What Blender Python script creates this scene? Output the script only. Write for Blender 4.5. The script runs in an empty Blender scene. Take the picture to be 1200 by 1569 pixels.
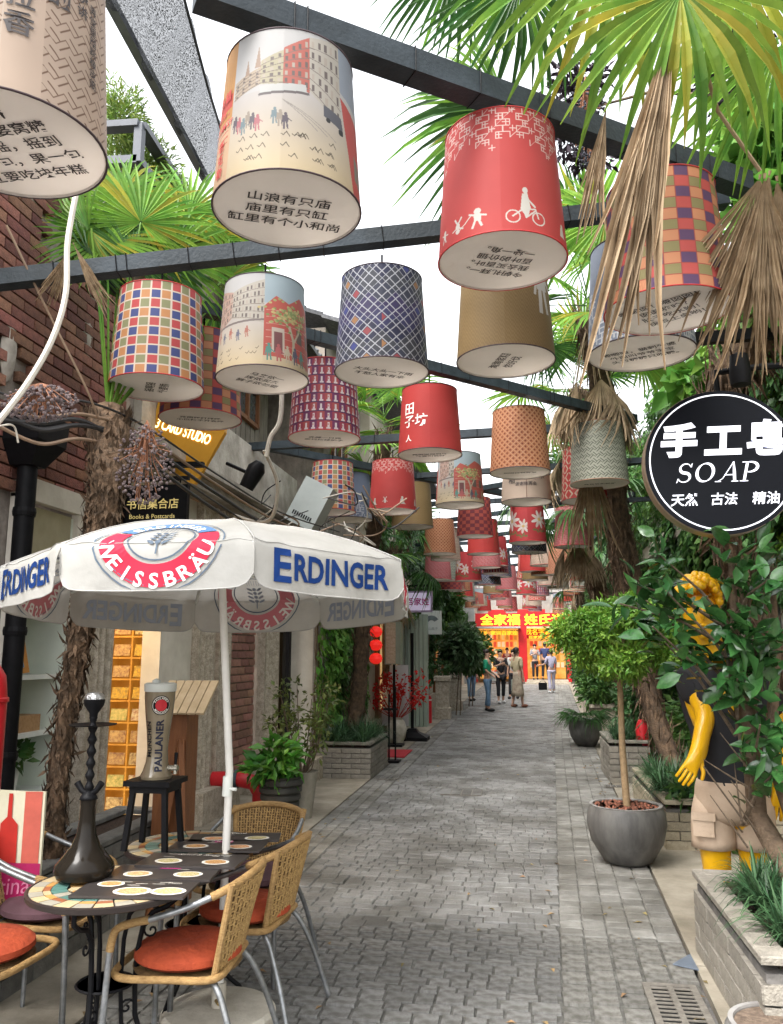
import bpy, bmesh, math, random
import numpy as np
from mathutils import Vector, Matrix, Euler
random.seed(7); RNG = np.random.default_rng(11)
SC = bpy.context.scene
COL = SC.collection
# ------------------------------------------------------------------ camera
FPX, CAMH = 1250.0, 1.5
PITCH = math.atan(216/1250); YAW = math.atan(.16*math.cos(PITCH))
cam_d = bpy.data.cameras.new('camera'); cam = bpy.data.objects.new('camera', cam_d); COL.objects.link(cam)
cam.location = (0, 0, CAMH); cam.rotation_euler = (math.pi/2+PITCH, 0, YAW)
cam_d.sensor_fit = 'VERTICAL'; cam_d.sensor_height = 36; cam_d.lens = 36*FPX/1569
cam_d.clip_start = .05; cam_d.clip_end = 2000
SC.camera = cam
# ------------------------------------------------------------------ light
SUN_EL, SUN_AZ = math.radians(58), math.radians(215)
w = bpy.data.worlds.new('World'); SC.world = w; w.use_nodes = True
nt = w.node_tree; nt.nodes.clear()
sky = nt.nodes.new('ShaderNodeTexSky'); sky.sky_type = 'NISHITA'; sky.sun_disc = False
sky.sun_elevation = SUN_EL; sky.sun_rotation = SUN_AZ; sky.air_density = 1.3; sky.dust_density = 4; sky.ozone_density = 1
hs = nt.nodes.new('ShaderNodeHueSaturation'); hs.inputs['Saturation'].default_value = .14
bg = nt.nodes.new('ShaderNodeBackground'); bg.inputs[1].default_value = .15
wo = nt.nodes.new('ShaderNodeOutputWorld')
nt.links.new(sky.outputs[0], hs.inputs['Color']); nt.links.new(hs.outputs[0], bg.inputs[0]); nt.links.new(bg.outputs[0], wo.inputs[0])
sd = bpy.data.lights.new('sun', 'SUN'); sd.energy = .8; sd.angle = math.radians(22); sd.color = (1, .96, .9)
so = bpy.data.objects.new('sun', sd); COL.objects.link(so)
so.rotation_euler = Vector((-math.sin(SUN_AZ)*math.cos(SUN_EL), -math.cos(SUN_AZ)*math.cos(SUN_EL), -math.sin(SUN_EL))).to_track_quat('-Z', 'Y').to_euler()
SC.view_settings.view_transform = 'Standard'; SC.view_settings.look = 'None'
SC.view_settings.exposure = 2.1; SC.view_settings.gamma = 1; SC.view_settings.use_curve_mapping = False
SC.cycles.max_bounces = 10; SC.cycles.diffuse_bounces = 7; SC.cycles.transparent_max_bounces = 6
SC.cycles.caustics_reflective = False; SC.cycles.caustics_refractive = False
SC.cycles.use_denoising = True
# ------------------------------------------------------------------ sight lines -> points in the place
_a, _p = YAW, PITCH
Fh = Vector((-math.sin(_a), math.cos(_a), 0)); Rt = Vector((math.cos(_a), math.sin(_a), 0)); Zu = Vector((0, 0, 1))
Fw = Fh*math.cos(_p)+Zu*math.sin(_p); Up = -Fh*math.sin(_p)+Zu*math.cos(_p); C0 = Vector((0, 0, CAMH))
def ray(u, v): return Fw+Rt*((u-600)/FPX)+Up*((784.5-v)/FPX)
def G(u, v, z=0): r = ray(u, v); return C0+r*((z-CAMH)/r.z)
def PX(u, v, x): r = ray(u, v); return C0+r*(x/r.x)
def PY(u, v, y): r = ray(u, v); return C0+r*(y/r.y)
def D(u, v, d): return C0+ray(u, v)*d
# ------------------------------------------------------------------ materials
def lin(c):
    return tuple((x/12.92 if x <= .04045 else ((x+.055)/1.055)**2.4) for x in c)
def hexc(h): h = h.lstrip('#'); return lin(tuple(int(h[i:i+2], 16)/255 for i in (0, 2, 4)))
MATS = {}
def mat(name, col, col2=None, rough=.7, scale=8, bump=.0, bscale=40, metal=0, rand=0., trans=0, emit=0, detail=6, dirt=0, spec=.4, stretch=None, hue=0):
    if name in MATS: return MATS[name]
    m = bpy.data.materials.new(name); m.use_nodes = True; MATS[name] = m
    t = m.node_tree; N = t.nodes; L = t.links; b = N['Principled BSDF']
    col = tuple(col)[:3]; c2 = tuple(col2)[:3] if col2 is not None else tuple(x*.75 for x in col)
    tc = N.new('ShaderNodeTexCoord'); src = tc.outputs['Object']
    if stretch:
        mp = N.new('ShaderNodeMapping'); mp.inputs['Scale'].default_value = stretch; L.new(src, mp.inputs[0]); src = mp.outputs[0]
    nz = N.new('ShaderNodeTexNoise'); nz.inputs['Scale'].default_value = scale; nz.inputs['Detail'].default_value = detail; nz.inputs['Roughness'].default_value = .62
    L.new(src, nz.inputs['Vector'])
    cr = N.new('ShaderNodeValToRGB'); cr.color_ramp.elements[0].position = .36; cr.color_ramp.elements[1].position = .66
    cr.color_ramp.elements[0].color = (*c2, 1); cr.color_ramp.elements[1].color = (*col, 1)
    L.new(nz.outputs[0], cr.inputs[0]); out = cr.outputs[0]
    if dirt:
        n2 = N.new('ShaderNodeTexNoise'); n2.inputs['Scale'].default_value = scale*.22; n2.inputs['Detail'].default_value = 9; L.new(tc.outputs['Object'], n2.inputs['Vector'])
        r2 = N.new('ShaderNodeValToRGB'); r2.color_ramp.elements[0].position = .42; r2.color_ramp.elements[1].position = .62
        r2.color_ramp.elements[0].color = (1, 1, 1, 1); r2.color_ramp.elements[1].color = (1-dirt, 1-dirt*1.03, 1-dirt*1.1, 1)
        L.new(n2.outputs[0], r2.inputs[0])
        mx = N.new('ShaderNodeMix'); mx.data_type = 'RGBA'; mx.blend_type = 'MULTIPLY'; mx.inputs[0].default_value = 1
        L.new(out, mx.inputs[6]); L.new(r2.outputs[0], mx.inputs[7]); out = mx.outputs[2]
    if rand or hue:
        oi = N.new('ShaderNodeObjectInfo'); ge = N.new('ShaderNodeNewGeometry')
        ad = N.new('ShaderNodeMath'); ad.operation = 'ADD'; L.new(oi.outputs['Random'], ad.inputs[0]); L.new(ge.outputs['Random Per Island'], ad.inputs[1])
        fr = N.new('ShaderNodeMath'); fr.operation = 'FRACT'; L.new(ad.outputs[0], fr.inputs[0])
        h = N.new('ShaderNodeHueSaturation'); L.new(out, h.inputs['Color'])
        mr = N.new('ShaderNodeMapRange'); mr.inputs[3].default_value = 1-rand; mr.inputs[4].default_value = 1+rand; L.new(fr.outputs[0], mr.inputs[0]); L.new(mr.outputs[0], h.inputs['Value'])
        if hue:
            m7 = N.new('ShaderNodeMath'); m7.operation = 'MULTIPLY'; m7.inputs[1].default_value = 7.3; L.new(fr.outputs[0], m7.inputs[0])
            f7 = N.new('ShaderNodeMath'); f7.operation = 'FRACT'; L.new(m7.outputs[0], f7.inputs[0])
            mh = N.new('ShaderNodeMapRange'); mh.inputs[3].default_value = .5-hue; mh.inputs[4].default_value = .5+hue; L.new(f7.outputs[0], mh.inputs[0]); L.new(mh.outputs[0], h.inputs['Hue'])
        out = h.outputs[0]
    L.new(out, b.inputs['Base Color'])
    b.inputs['Roughness'].default_value = rough; b.inputs['Metallic'].default_value = metal; b.inputs['Specular IOR Level'].default_value = spec
    if bump:
        bn = N.new('ShaderNodeTexNoise'); bn.inputs['Scale'].default_value = bscale; bn.inputs['Detail'].default_value = 8; L.new(src, bn.inputs['Vector'])
        bp = N.new('ShaderNodeBump'); bp.inputs['Strength'].default_value = bump; bp.inputs['Distance'].default_value = .02
        L.new(bn.outputs[0], bp.inputs['Height']); L.new(bp.outputs[0], b.inputs['Normal'])
    if emit:
        L.new(out, b.inputs['Emission Color']); b.inputs['Emission Strength'].default_value = emit
    if trans:
        tr = N.new('ShaderNodeBsdfTranslucent'); L.new(out, tr.inputs[0]); ms = N.new('ShaderNodeMixShader'); ms.inputs[0].default_value = trans
        o = N['Material Output']; L.new(b.outputs[0], ms.inputs[1]); L.new(tr.outputs[0], ms.inputs[2]); L.new(ms.outputs[0], o.inputs[0])
    return m
def glass(name, col=(.9, .95, .95), rough=.03, alpha=.25):
    if name in MATS: return MATS[name]
    m = bpy.data.materials.new(name); m.use_nodes = True; MATS[name] = m
    b = m.node_tree.nodes['Principled BSDF']; b.inputs['Base Color'].default_value = (*col, 1); b.inputs['Roughness'].default_value = rough
    b.inputs['Alpha'].default_value = alpha; b.inputs['Specular IOR Level'].default_value = .6
    return m
# ------------------------------------------------------------------ mesh helper
class MB:
    def __init__(s): s.v = []; s.f = []; s.mi = []; s.uv = []; s.hasuv = False
    def add(s, vs, fs, mi=0, uvs=None):
        o = len(s.v); s.v.extend([tuple(x) for x in vs])
        for k, f in enumerate(fs):
            s.f.append(tuple(i+o for i in f)); s.mi.append(mi)
            if uvs is not None: s.uv.append(uvs[k]); s.hasuv = True
            else: s.uv.append([(0, 0)]*len(f))
        return s
    def mx(s, M, lo=0):
        for i in range(lo, len(s.v)): s.v[i] = tuple(M @ Vector(s.v[i]))
        return s
    def box(s, c, d, mi=0, rz=0, ch=0, M=None):
        x, y, z = d[0]/2, d[1]/2, d[2]/2
        if ch:
            vs = [(i*(x-ch), j*(y-ch), z) for i, j in ((-1, -1), (1, -1), (1, 1), (-1, 1))]+[(i*x, j*y, z-ch) for i, j in ((-1, -1), (1, -1), (1, 1), (-1, 1))]+[(i*x, j*y, -z) for i, j in ((-1, -1), (1, -1), (1, 1), (-1, 1))]
            fs = [(0, 1, 2, 3)]+[(4+i, 4+(i+1) % 4, (i+1) % 4, i) for i in range(4)]+[(8+i, 8+(i+1) % 4, 4+(i+1) % 4, 4+i) for i in range(4)]+[(11, 10, 9, 8)]
        else:
            vs = [(i*x, j*y, k*z) for k in (-1, 1) for i, j in ((-1, -1), (1, -1), (1, 1), (-1, 1))]
            fs = [(3, 2, 1, 0), (4, 5, 6, 7), (0, 1, 5, 4), (1, 2, 6, 5), (2, 3, 7, 6), (3, 0, 4, 7)]
        T = Matrix.Translation(Vector(c)) @ (M if M is not None else Matrix.Rotation(rz, 4, 'Z'))
        return s.add([T @ Vector(v) for v in vs], fs, mi)
    def bar(s, p0, p1, wd, ht, mi=0, up=(0, 0, 1)):
        p0, p1 = Vector(p0), Vector(p1); d = (p1-p0); l = d.length; d.normalize()
        sd_ = d.cross(Vector(up)); sd_ = sd_.normalized() if sd_.length > 1e-4 else Vector((1, 0, 0)); u_ = sd_.cross(d)
        vs = []
        for q in (p0, p1):
            for i, j in ((-1, -1), (1, -1), (1, 1), (-1, 1)): vs.append(q+sd_*i*wd/2+u_*j*ht/2)
        return s.add(vs, [(3, 2, 1, 0), (4, 5, 6, 7), (0, 1, 5, 4), (1, 2, 6, 5), (2, 3, 7, 6), (3, 0, 4, 7)], mi)
    def tube(s, pts, r, n=8, mi=0, cap=True):
        pts = [Vector(p) for p in pts]; k = len(pts); rs = r if hasattr(r, '__len__') else [r]*k
        vs = []; prev = None
        for i, p in enumerate(pts):
            t = (pts[min(i+1, k-1)]-pts[max(i-1, 0)]).normalized()
            a = prev if prev is not None else (Vector((0, 0, 1)) if abs(t.z) < .9 else Vector((1, 0, 0)))
            x = (a-t*a.dot(t)); x = x.normalized() if x.length > 1e-5 else t.orthogonal().normalized(); prev = x; y = t.cross(x)
            for j in range(n):
                g = 2*math.pi*j/n; vs.append(p+x*math.cos(g)*rs[i]+y*math.sin(g)*rs[i])
        fs = [(i*n+j, i*n+(j+1) % n, (i+1)*n+(j+1) % n, (i+1)*n+j) for i in range(k-1) for j in range(n)]
        if cap: fs += [tuple(range(n-1, -1, -1)), tuple((k-1)*n+j for j in range(n))]
        return s.add(vs, fs, mi)
    def lathe(s, prof, c=(0, 0, 0), n=24, mi=0, M=None):
        c = Vector(c); vs = []; k = len(prof)
        for r, z in prof:
            for j in range(n):
                g = 2*math.pi*j/n; q = Vector((r*math.cos(g), r*math.sin(g), z)); vs.append(c+((M @ q) if M is not None else q))
        fs = [(i*n+j, i*n+(j+1) % n, (i+1)*n+(j+1) % n, (i+1)*n+j) for i in range(k-1) for j in range(n)]
        if prof[0][0] > 1e-4: fs.append(tuple(range(n-1, -1, -1)))
        if prof[-1][0] > 1e-4: fs.append(tuple((k-1)*n+j for j in range(n)))
        return s.add(vs, fs, mi)
    def ball(s, c, r, n=8, m=6, mi=0, sc=(1, 1, 1)):
        vs = [(c[0], c[1], c[2]-r*sc[2])]; 
        for i in range(1, m):
            a = -math.pi/2+math.pi*i/m
            for j in range(n):
                g = 2*math.pi*j/n; vs.append((c[0]+r*sc[0]*math.cos(a)*math.cos(g), c[1]+r*sc[1]*math.cos(a)*math.sin(g), c[2]+r*sc[2]*math.sin(a)))
        vs.append((c[0], c[1], c[2]+r*sc[2])); fs = [(0, 1+(j+1) % n, 1+j) for j in range(n)]
        for i in range(m-2):
            for j in range(n): fs.append((1+i*n+j, 1+i*n+(j+1) % n, 1+(i+1)*n+(j+1) % n, 1+(i+1)*n+j))
        t = len(vs)-1; fs += [(1+(m-2)*n+j, 1+(m-2)*n+(j+1) % n, t) for j in range(n)]
        return s.add(vs, fs, mi)
    def prism(s, poly, th, M=None, mi=0):   # poly in x,y; thickness along z
        n = len(poly); vs = [Vector((x, y, 0)) for x, y in poly]+[Vector((x, y, th)) for x, y in poly]
        if M is not None: vs = [M @ v for v in vs]
        return s.add(vs, [tuple(range(n-1, -1, -1)), tuple(range(n, 2*n))]+[(i, (i+1) % n, n+(i+1) % n, n+i) for i in range(n)], mi)
    def mesh(s, name, mats=(), smooth=False):
        me = bpy.data.meshes.new(name); me.from_pydata(s.v, [], s.f)
        for m in (mats if isinstance(mats, (list, tuple)) else [mats]): me.materials.append(m)
        if len(me.materials) > 1: me.polygons.foreach_set('material_index', s.mi)
        if s.hasuv:
            ul = me.uv_layers.new(name='UVMap'); fl = []
            for q in s.uv:
                for a in q: fl.extend(a)
            ul.data.foreach_set('uv', fl)
        if smooth:
            me.polygons.foreach_set('use_smooth', [True]*len(me.polygons))
            if smooth != 'all':
                try: me.set_sharp_from_angle(angle=math.radians(38))
                except Exception: pass
        me.update(); return me
def link(name, me, parent=None, loc=None, M=None):
    o = bpy.data.objects.new(name, me); COL.objects.link(o)
    if parent is not None:
        o.parent = parent
    if M is not None: o.matrix_local = M
    elif loc is not None: o.location = loc
    return o
def part(name, mb, mats, parent, smooth=False, stuff=False, label=None, M=None, world=True):
    """mesh built in world coordinates hung under parent (which keeps no rotation), or local when world=False"""
    me = mb.mesh(name, mats, smooth) if isinstance(mb, MB) else mb
    o = link(name, me, parent)
    if world:
        r = parent
        off = Vector((0, 0, 0))
        while r is not None: off += Vector(r.location); r = r.parent
        o.location = -off
    if M is not None: o.matrix_local = M
    if stuff: o['kind'] = 'stuff'
    if label: o['label'] = label
    return o
def thing(name, label, cat, loc=(0, 0, 0), group=None, rz=0):
    o = bpy.data.objects.new(name, None); COL.objects.link(o); o.location = loc; o.rotation_euler = (0, 0, rz); o.empty_display_size = .1
    o['label'] = label; o['category'] = cat
    if group: o['group'] = group
    return o
def tag(o, label, cat, group=None):
    o['label'] = label; o['category'] = cat
    if group: o['group'] = group
    return o
def solo(name, mb, mats, label, cat, group=None, smooth=False, loc=None):
    return tag(link(name, mb.mesh(name, mats, smooth), loc=loc), label, cat, group)
def struct(name, mb, mats, smooth=False, kind='structure'):
    o = link(name, mb.mesh(name, mats, smooth) if isinstance(mb, MB) else mb); o['kind'] = kind; return o
def dup(o, loc=None, rz=None, label=None, group=None, parent=None):
    c = o.copy(); COL.objects.link(c)
    if parent is not None: c.parent = parent
    if loc is not None: c.location = loc
    if rz is not None: c.rotation_euler = (0, 0, rz)
    if label: c['label'] = label
    if group: c['group'] = group
    for ch in list(o.children): dup(ch, parent=c)
    return c
def frame(dirv, up):   # matrix with Y along dirv, Z near up
    y = Vector(dirv).normalized(); x = y.cross(Vector(up)); x = x.normalized() if x.length > 1e-4 else y.orthogonal().normalized(); z = x.cross(y)
    return Matrix(((x.x, y.x, z.x, 0), (x.y, y.y, z.y, 0), (x.z, y.z, z.z, 0), (0, 0, 0, 1)))
# ------------------------------------------------------------------ lettering
_T = {}
def text_vf(s, bold=.0, shear=0., serif=False):
    k = (s, bold, shear)
    if k in _T: return _T[k]
    c = bpy.data.curves.new('lettering', 'FONT'); c.body = s; c.size = 1; c.offset = bold; c.resolution_u = 3; c.shear = shear
    c.align_x = 'CENTER'; c.space_line = .95
    o = bpy.data.objects.new('lettering', c); COL.objects.link(o)
    m = bpy.data.meshes.new_from_object(o.evaluated_get(bpy.context.evaluated_depsgraph_get()))
    v = np.array([x.co[:] for x in m.vertices]) if len(m.vertices) else np.zeros((0, 3)); f = [tuple(p.vertices) for p in m.polygons]
    bpy.data.objects.remove(o); bpy.data.curves.remove(c); bpy.data.meshes.remove(m)
    if len(v): v[:, :2] -= (v[:, :2].max(0)+v[:, :2].min(0))/2
    _T[k] = (v, f); return _T[k]
def text_into(mb, s, fn, size=None, width=None, height=None, bold=0., shear=0., off=(0, 0), rot=0, mi=0):
    v, f = text_vf(s, bold, shear)
    if not len(v): return
    w_, h_ = np.ptp(v[:, 0]), np.ptp(v[:, 1]); sx = sy = size or 1
    if width: sx = width/w_; sy = sx if not height else height/h_
    elif height: sx = sy = height/h_
    x = v[:, 0]*sx; y = v[:, 1]*sy; c, d = math.cos(rot), math.sin(rot)
    X = x*c-y*d+off[0]; Y = x*d+y*c+off[1]
    mb.add([fn(a, b) for a, b in zip(X, Y)], f, mi)
def planar(o, x, y, lift=.003):
    o = Vector(o); x = Vector(x).normalized(); y = Vector(y).normalized(); n = x.cross(y)
    return lambda a, b: o+x*a+y*b+n*lift
# ------------------------------------------------------------------ leaves
def kites(P, Dr, Nm, L, W, fold=.25):
    """n leaf blades: base, left, tip, right with a fold; returns verts, faces"""
    n = len(P); Dr = Dr/np.linalg.norm(Dr, axis=1)[:, None]; S = np.cross(Dr, Nm); S /= (np.linalg.norm(S, axis=1)[:, None]+1e-9); U = np.cross(S, Dr)
    L = np.broadcast_to(L, (n,))[:, None]; W = np.broadcast_to(W, (n,))[:, None]
    V = np.stack([P, P+Dr*L*.45+S*W*.5+U*W*fold, P+Dr*L-U*L*.08, P+Dr*L*.45-S*W*.5+U*W*fold], 1).reshape(-1, 3)
    i = np.arange(n)*4
    F = np.concatenate([np.stack([i, i+1, i+2], 1), np.stack([i, i+2, i+3], 1)])
    return V, F
def tri_mesh(name, V, F, mats):
    me = bpy.data.meshes.new(name); me.vertices.add(len(V)); me.vertices.foreach_set('co', np.asarray(V, dtype=np.float32).ravel())
    F = np.asarray(F, dtype=np.int32); me.loops.add(F.size); me.loops.foreach_set('vertex_index', F.ravel())
    me.polygons.add(len(F)); me.polygons.foreach_set('loop_start', np.arange(0, F.size, 3, dtype=np.int32)); 
    me.update(calc_edges=True); me.validate()
    for m in (mats if isinstance(mats, (list, tuple)) else [mats]): me.materials.append(m)
    return me
def rdir(n, up=.3):
    d = RNG.normal(size=(n, 3)); d /= np.linalg.norm(d, axis=1)[:, None]; d[:, 2] += up; return d
def leaf_cloud(blobs, n, L, W, up=.2, droop=0, shell=.55):
    """blobs: list of (cx,cy,cz,rx,ry,rz); leaves mostly in the outer shell"""
    b = np.array(blobs, float); vol = (b[:, 3]*b[:, 4]*b[:, 5])**(2/3); idx = RNG.choice(len(b), n, p=vol/vol.sum())
    d = RNG.normal(size=(n, 3)); d /= np.linalg.norm(d, axis=1)[:, None]
    r = shell+(1-shell)*RNG.random(n)**.7; r *= 1+.12*np.sin(d[:, 0]*7+idx)*np.cos(d[:, 2]*6+idx)
    P = b[idx, :3]+d*b[idx, 3:6]*r[:, None]
    dr = d*.8+RNG.normal(size=(n, 3))*.6; dr[:, 2] -= droop
    nm = rdir(n, .8)
    return kites(P, dr, nm, L*(.6+.7*RNG.random(n)), W*(.6+.7*RNG.random(n)))
# ================================================================== materials in use
M_mort = mat('mortar', (.16, .15, .14), (.09, .085, .08), .9, 12, .3, 60)
M_conc = mat('apron_concrete', (.37, .33, .265), (.26, .23, .18), .85, 5, .25, 60, dirt=.35)
M_sett = mat('slate_sett', (.24, .237, .228), (.175, .172, .164), .62, 9, .5, 70, rand=.17, dirt=.45, hue=.01)
M_bord = mat('border_sett', (.255, .248, .228), (.18, .174, .158), .75, 10, .5, 90, rand=.17, dirt=.45)
M_brick = mat('red_brick', (.27, .115, .078), (.145, .065, .048), .85, 18, .5, 90, rand=.4, hue=.018, dirt=.4)
M_brick2 = mat('brown_brick', (.38, .20, .15), (.26, .13, .10), .85, 18, .5, 90, rand=.3, hue=.015, dirt=.3)
M_gbrick = mat('grey_brick', (.31, .285, .24), (.22, .20, .17), .85, 14, .5, 80, rand=.16, dirt=.3)
M_dbrick = mat('dark_grey_brick', (.19, .185, .17), (.12, .118, .11), .85, 14, .5, 80, rand=.2)
M_gran = mat('granite', (.60, .53, .43), (.36, .315, .25), .8, 90, .35, 120, dirt=.3)
M_plas = mat('plaster', (.68, .64, .56), (.56, .52, .45), .85, 4, .12, 40, dirt=.25)
M_plas2 = mat('old_plaster', (.52, .48, .42), (.32, .29, .25), .9, 5, .4, 30, dirt=.4)
M_black = mat('black_metal', (.008, .008, .009), (.005, .005, .006), .5, 20, .05, spec=.12)
M_beam = mat('beam_paint', (.034, .045, .055), (.02, .028, .034), .5, 9, .15, 60, spec=.25, dirt=.3)
M_wood = mat('brown_wood', (.22, .085, .03), (.15, .055, .02), .5, 6, .2, 40, stretch=(8, 8, 1))
M_tan = mat('tan_wood', (.42, .25, .12), (.32, .18, .08), .6, 6, .2, 40, stretch=(1, 8, 8))
M_tile = mat('roof_tile', (.12, .12, .125), (.06, .06, .065), .85, 20, .4, 60, rand=.25)
M_ivy = mat('ivy_leaf', (.11, .22, .045), (.05, .12, .03), .5, 3, rand=.4, trans=.3, hue=.02)
M_ivyd = mat('dark_ivy_leaf', (.07, .16, .045), (.035, .09, .03), .5, 3, rand=.4, trans=.25, hue=.015)
M_lime = mat('lime_leaf', (.24, .41, .06), (.11, .24, .03), .5, 3, rand=.35, trans=.35, hue=.02)
M_purp = mat('purple_leaf', (.035, .02, .035), (.02, .012, .02), .6, 3, rand=.4, trans=.1)
M_stem = mat('bark', (.17, .12, .08), (.09, .065, .045), .9, 30, .6, 60)
M_stemp = mat('pale_bark', (.36, .25, .14), (.26, .18, .1), .85, 30, .4, 60)
M_grass = mat('liriope_leaf', (.055, .13, .05), (.03, .075, .03), .5, 4, rand=.45, trans=.2, hue=.02)
M_white = mat('white_paint', (.72, .74, .70), (.62, .64, .60), .5, 6)
M_red = mat('red_enamel', (.55, .02, .03), (.45, .015, .02), .35, 6)
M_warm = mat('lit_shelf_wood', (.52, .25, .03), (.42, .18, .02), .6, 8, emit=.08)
M_soil = mat('soil', (.06, .035, .022), (.025, .016, .012), .95, 60, .8, 90)
# ================================================================== ground
def xr(y): return .50+.034*y+.0001*y*y
XL = -1.84
g = MB(); g.add([(-300, -60, -.04), (300, -60, -.04), (300, 500, -.04), (-300, 500, -.04)], [(0, 1, 2, 3)])
struct('ground', g, M_mort)
def sett(mb, x, y, wx, wy, dz=0, tilt=(0, 0), rz=0):
    M = Matrix.Rotation(rz, 4, 'Z') @ Matrix.Rotation(tilt[0], 4, 'X') @ Matrix.Rotation(tilt[1], 4, 'Y')
    mb.box((x, y, dz-.02), (wx, wy, .04), ch=.006, M=M)
jb = MB(); jb.add([(-1.86, 1.5, -.009), (.66, 1.5, -.009), (xr(41)+.1, 42, -.009), (-1.86, 42, -.009)], [(0, 1, 2, 3)]); struct('joint_bed', jb, mat('joint_sand', (.17, .165, .15), (.08, .078, .07), .95, 20, .5, 80, dirt=.3))
street = bpy.data.objects.new('street', None); COL.objects.link(street); street['kind'] = 'structure'
R_ = random.Random(3)
cells = []
y = 2.55
while y < 41.5:
    h = R_.uniform(.08, .122); x = XL+.30+R_.uniform(0, .02); xe = xr(y)-.50
    far = y > 18
    while x < xe-.03:
        wdt = R_.uniform(.075, .15)*(1.0 if not far else 1.25); wdt = min(wdt, xe-x)
        cells.append((x+wdt/2, y+h/2+.014*math.sin(x*3+y)+.006*math.sin(x*11+y*3), wdt, h, 0)); x += wdt
    y += h
for side in (0, 1):
    for c in range(3 if side == 0 else 5):
        y = 2.5+R_.uniform(0, .1)
        while y < 41:
            l = R_.uniform(.10, .16); wd_ = .10 if side == 0 else .125
            x = (XL+.05+c*.10) if side == 0 else (xr(y)-.44+c*.127)
            cells.append((x, y+l/2, wd_, l, 1)); y += l
cells = [c for c in cells if not (.47 < c[0] < .77 and 3.64 < c[1] < 4.23)]
cells.sort(key=lambda c: (c[1]-0)**2+(c[0]-0)**2*.5)
vis = [c for c in cells if -1.75 < c[0] < .75 and c[1] > 3.35]
near = set(id(c) for c in vis[:300])
protos = {}
restA, restB = MB(), MB()
for c in cells:
    x, y, wx, wy, k = c
    gap = R_.uniform(.003, .009) if k == 0 else .006; wy -= .004 if k else 0
    dz = R_.gauss(0, .0022); tl = (R_.gauss(0, .014), R_.gauss(0, .014)); rz = R_.gauss(0, .012)
    if k == 0 and R_.random() < .03: dz -= .006; gap += .006
    if id(c) in near:
        key = (k, R_.randrange(4))
        if key not in protos:
            mb = MB(); mb.box((0, 0, -.02), (1, 1, .04), ch=.05)
            protos[key] = mb.mesh('paving_stone', M_sett if k == 0 else M_bord)
        o = link('paving_stone', protos[key], street)
        o.matrix_local = Matrix.Translation((x, y, dz)) @ Matrix.Rotation(rz, 4, 'Z') @ Matrix.Rotation(tl[0], 4, 'X') @ Matrix.Rotation(tl[1], 4, 'Y') @ Matrix.Diagonal((wx-gap*.55, wy-gap, 1, 1))
    else: sett(restA if k == 0 else restB, x, y, wx-gap*.55, wy-gap, dz, tl, rz)
part('paving', restA, M_sett, street, stuff=True); part('border_paving', restB, M_bord, street, stuff=True)
# concrete aprons in slabs
slabs = bpy.data.objects.new('pavement', None); COL.objects.link(slabs); slabs['kind'] = 'structure'
for side in (0, 1):
    y = 2.0 if side else 2.2
    while y < 42:
        l = 2.3+R_.uniform(-.3, .5); j = .006
        mb = MB()
        if side == 0: P4 = [(-3.6, y+j), (XL-.01, y+j), (XL-.01, y+l-j), (-3.6, y+l-j)]
        else: P4 = [(xr(y)+.14, y+j), (3.2, y+j), (3.2, y+l-j), (xr(y+l)+.14, y+l-j)]
        mb.prism(P4, .04, Matrix.Translation((0, 0, -.036)))
        part('slab', mb, M_conc, slabs, world=False); y += l
# ================================================================== brick laying
def bricks(parent, origin, ux, uz, nrm, W, H, bw, bh, th, m, gap=.012, skip=None, name='brick', lim=300, jit=.004, rnd=None):
    """bricks on the plane origin+ux*a+uz*b, proud by th along nrm; all of them parts up to lim, the rest one joined part"""
    rnd = rnd or random.Random(5); ux, uz, nrm = Vector(ux), Vector(uz), Vector(nrm); me = {}
    rest = MB(); n = 0; r = 0; b = 0
    while b+bh <= H+1e-6:
        a = -bw/2*(r % 2)
        while a < W-1e-6:
            a0, a1 = max(a, 0), min(a+bw, W)
            if a1-a0 > .03:
                ca, cb = (a0+a1)/2, b+bh/2
                if not (skip and skip(ca, cb)):
                    l = round(a1-a0-gap, 3); d = th+rnd.uniform(-jit, jit)
                    M = Matrix.Translation(Vector(origin)+ux*ca+uz*cb+nrm*(d-.03)) @ Matrix(((ux.x, nrm.x, uz.x, 0), (ux.y, nrm.y, uz.y, 0), (ux.z, nrm.z, uz.z, 0), (0, 0, 0, 1)))
                    if n < lim:
                        if l not in me:
                            q = MB(); q.box((0, 0, 0), (l, .06, bh-gap), ch=0); me[l] = q.mesh(name, m)
                        o = link(name, me[l], parent); off = Vector((0, 0, 0)); p_ = parent
                        while p_ is not None: off += Vector(p_.location); p_ = p_.parent
                        o.matrix_local = Matrix.Translation(-off) @ M
                    else: rest.box((0, 0, 0), (l, .06, bh-gap), M=M) if False else rest.add([M @ Vector((i*l/2, j*.03, k*(bh-gap)/2)) for k in (-1, 1) for i, j in ((-1, -1), (1, -1), (1, 1), (-1, 1))], [(3, 2, 1, 0), (4, 5, 6, 7), (0, 1, 5, 4), (1, 2, 6, 5), (2, 3, 7, 6), (3, 0, 4, 7)])
                    n += 1
            a += bw
        b += bh; r += 1
    if rest.v: part('brickwork', rest, m, parent, stuff=True)
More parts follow.
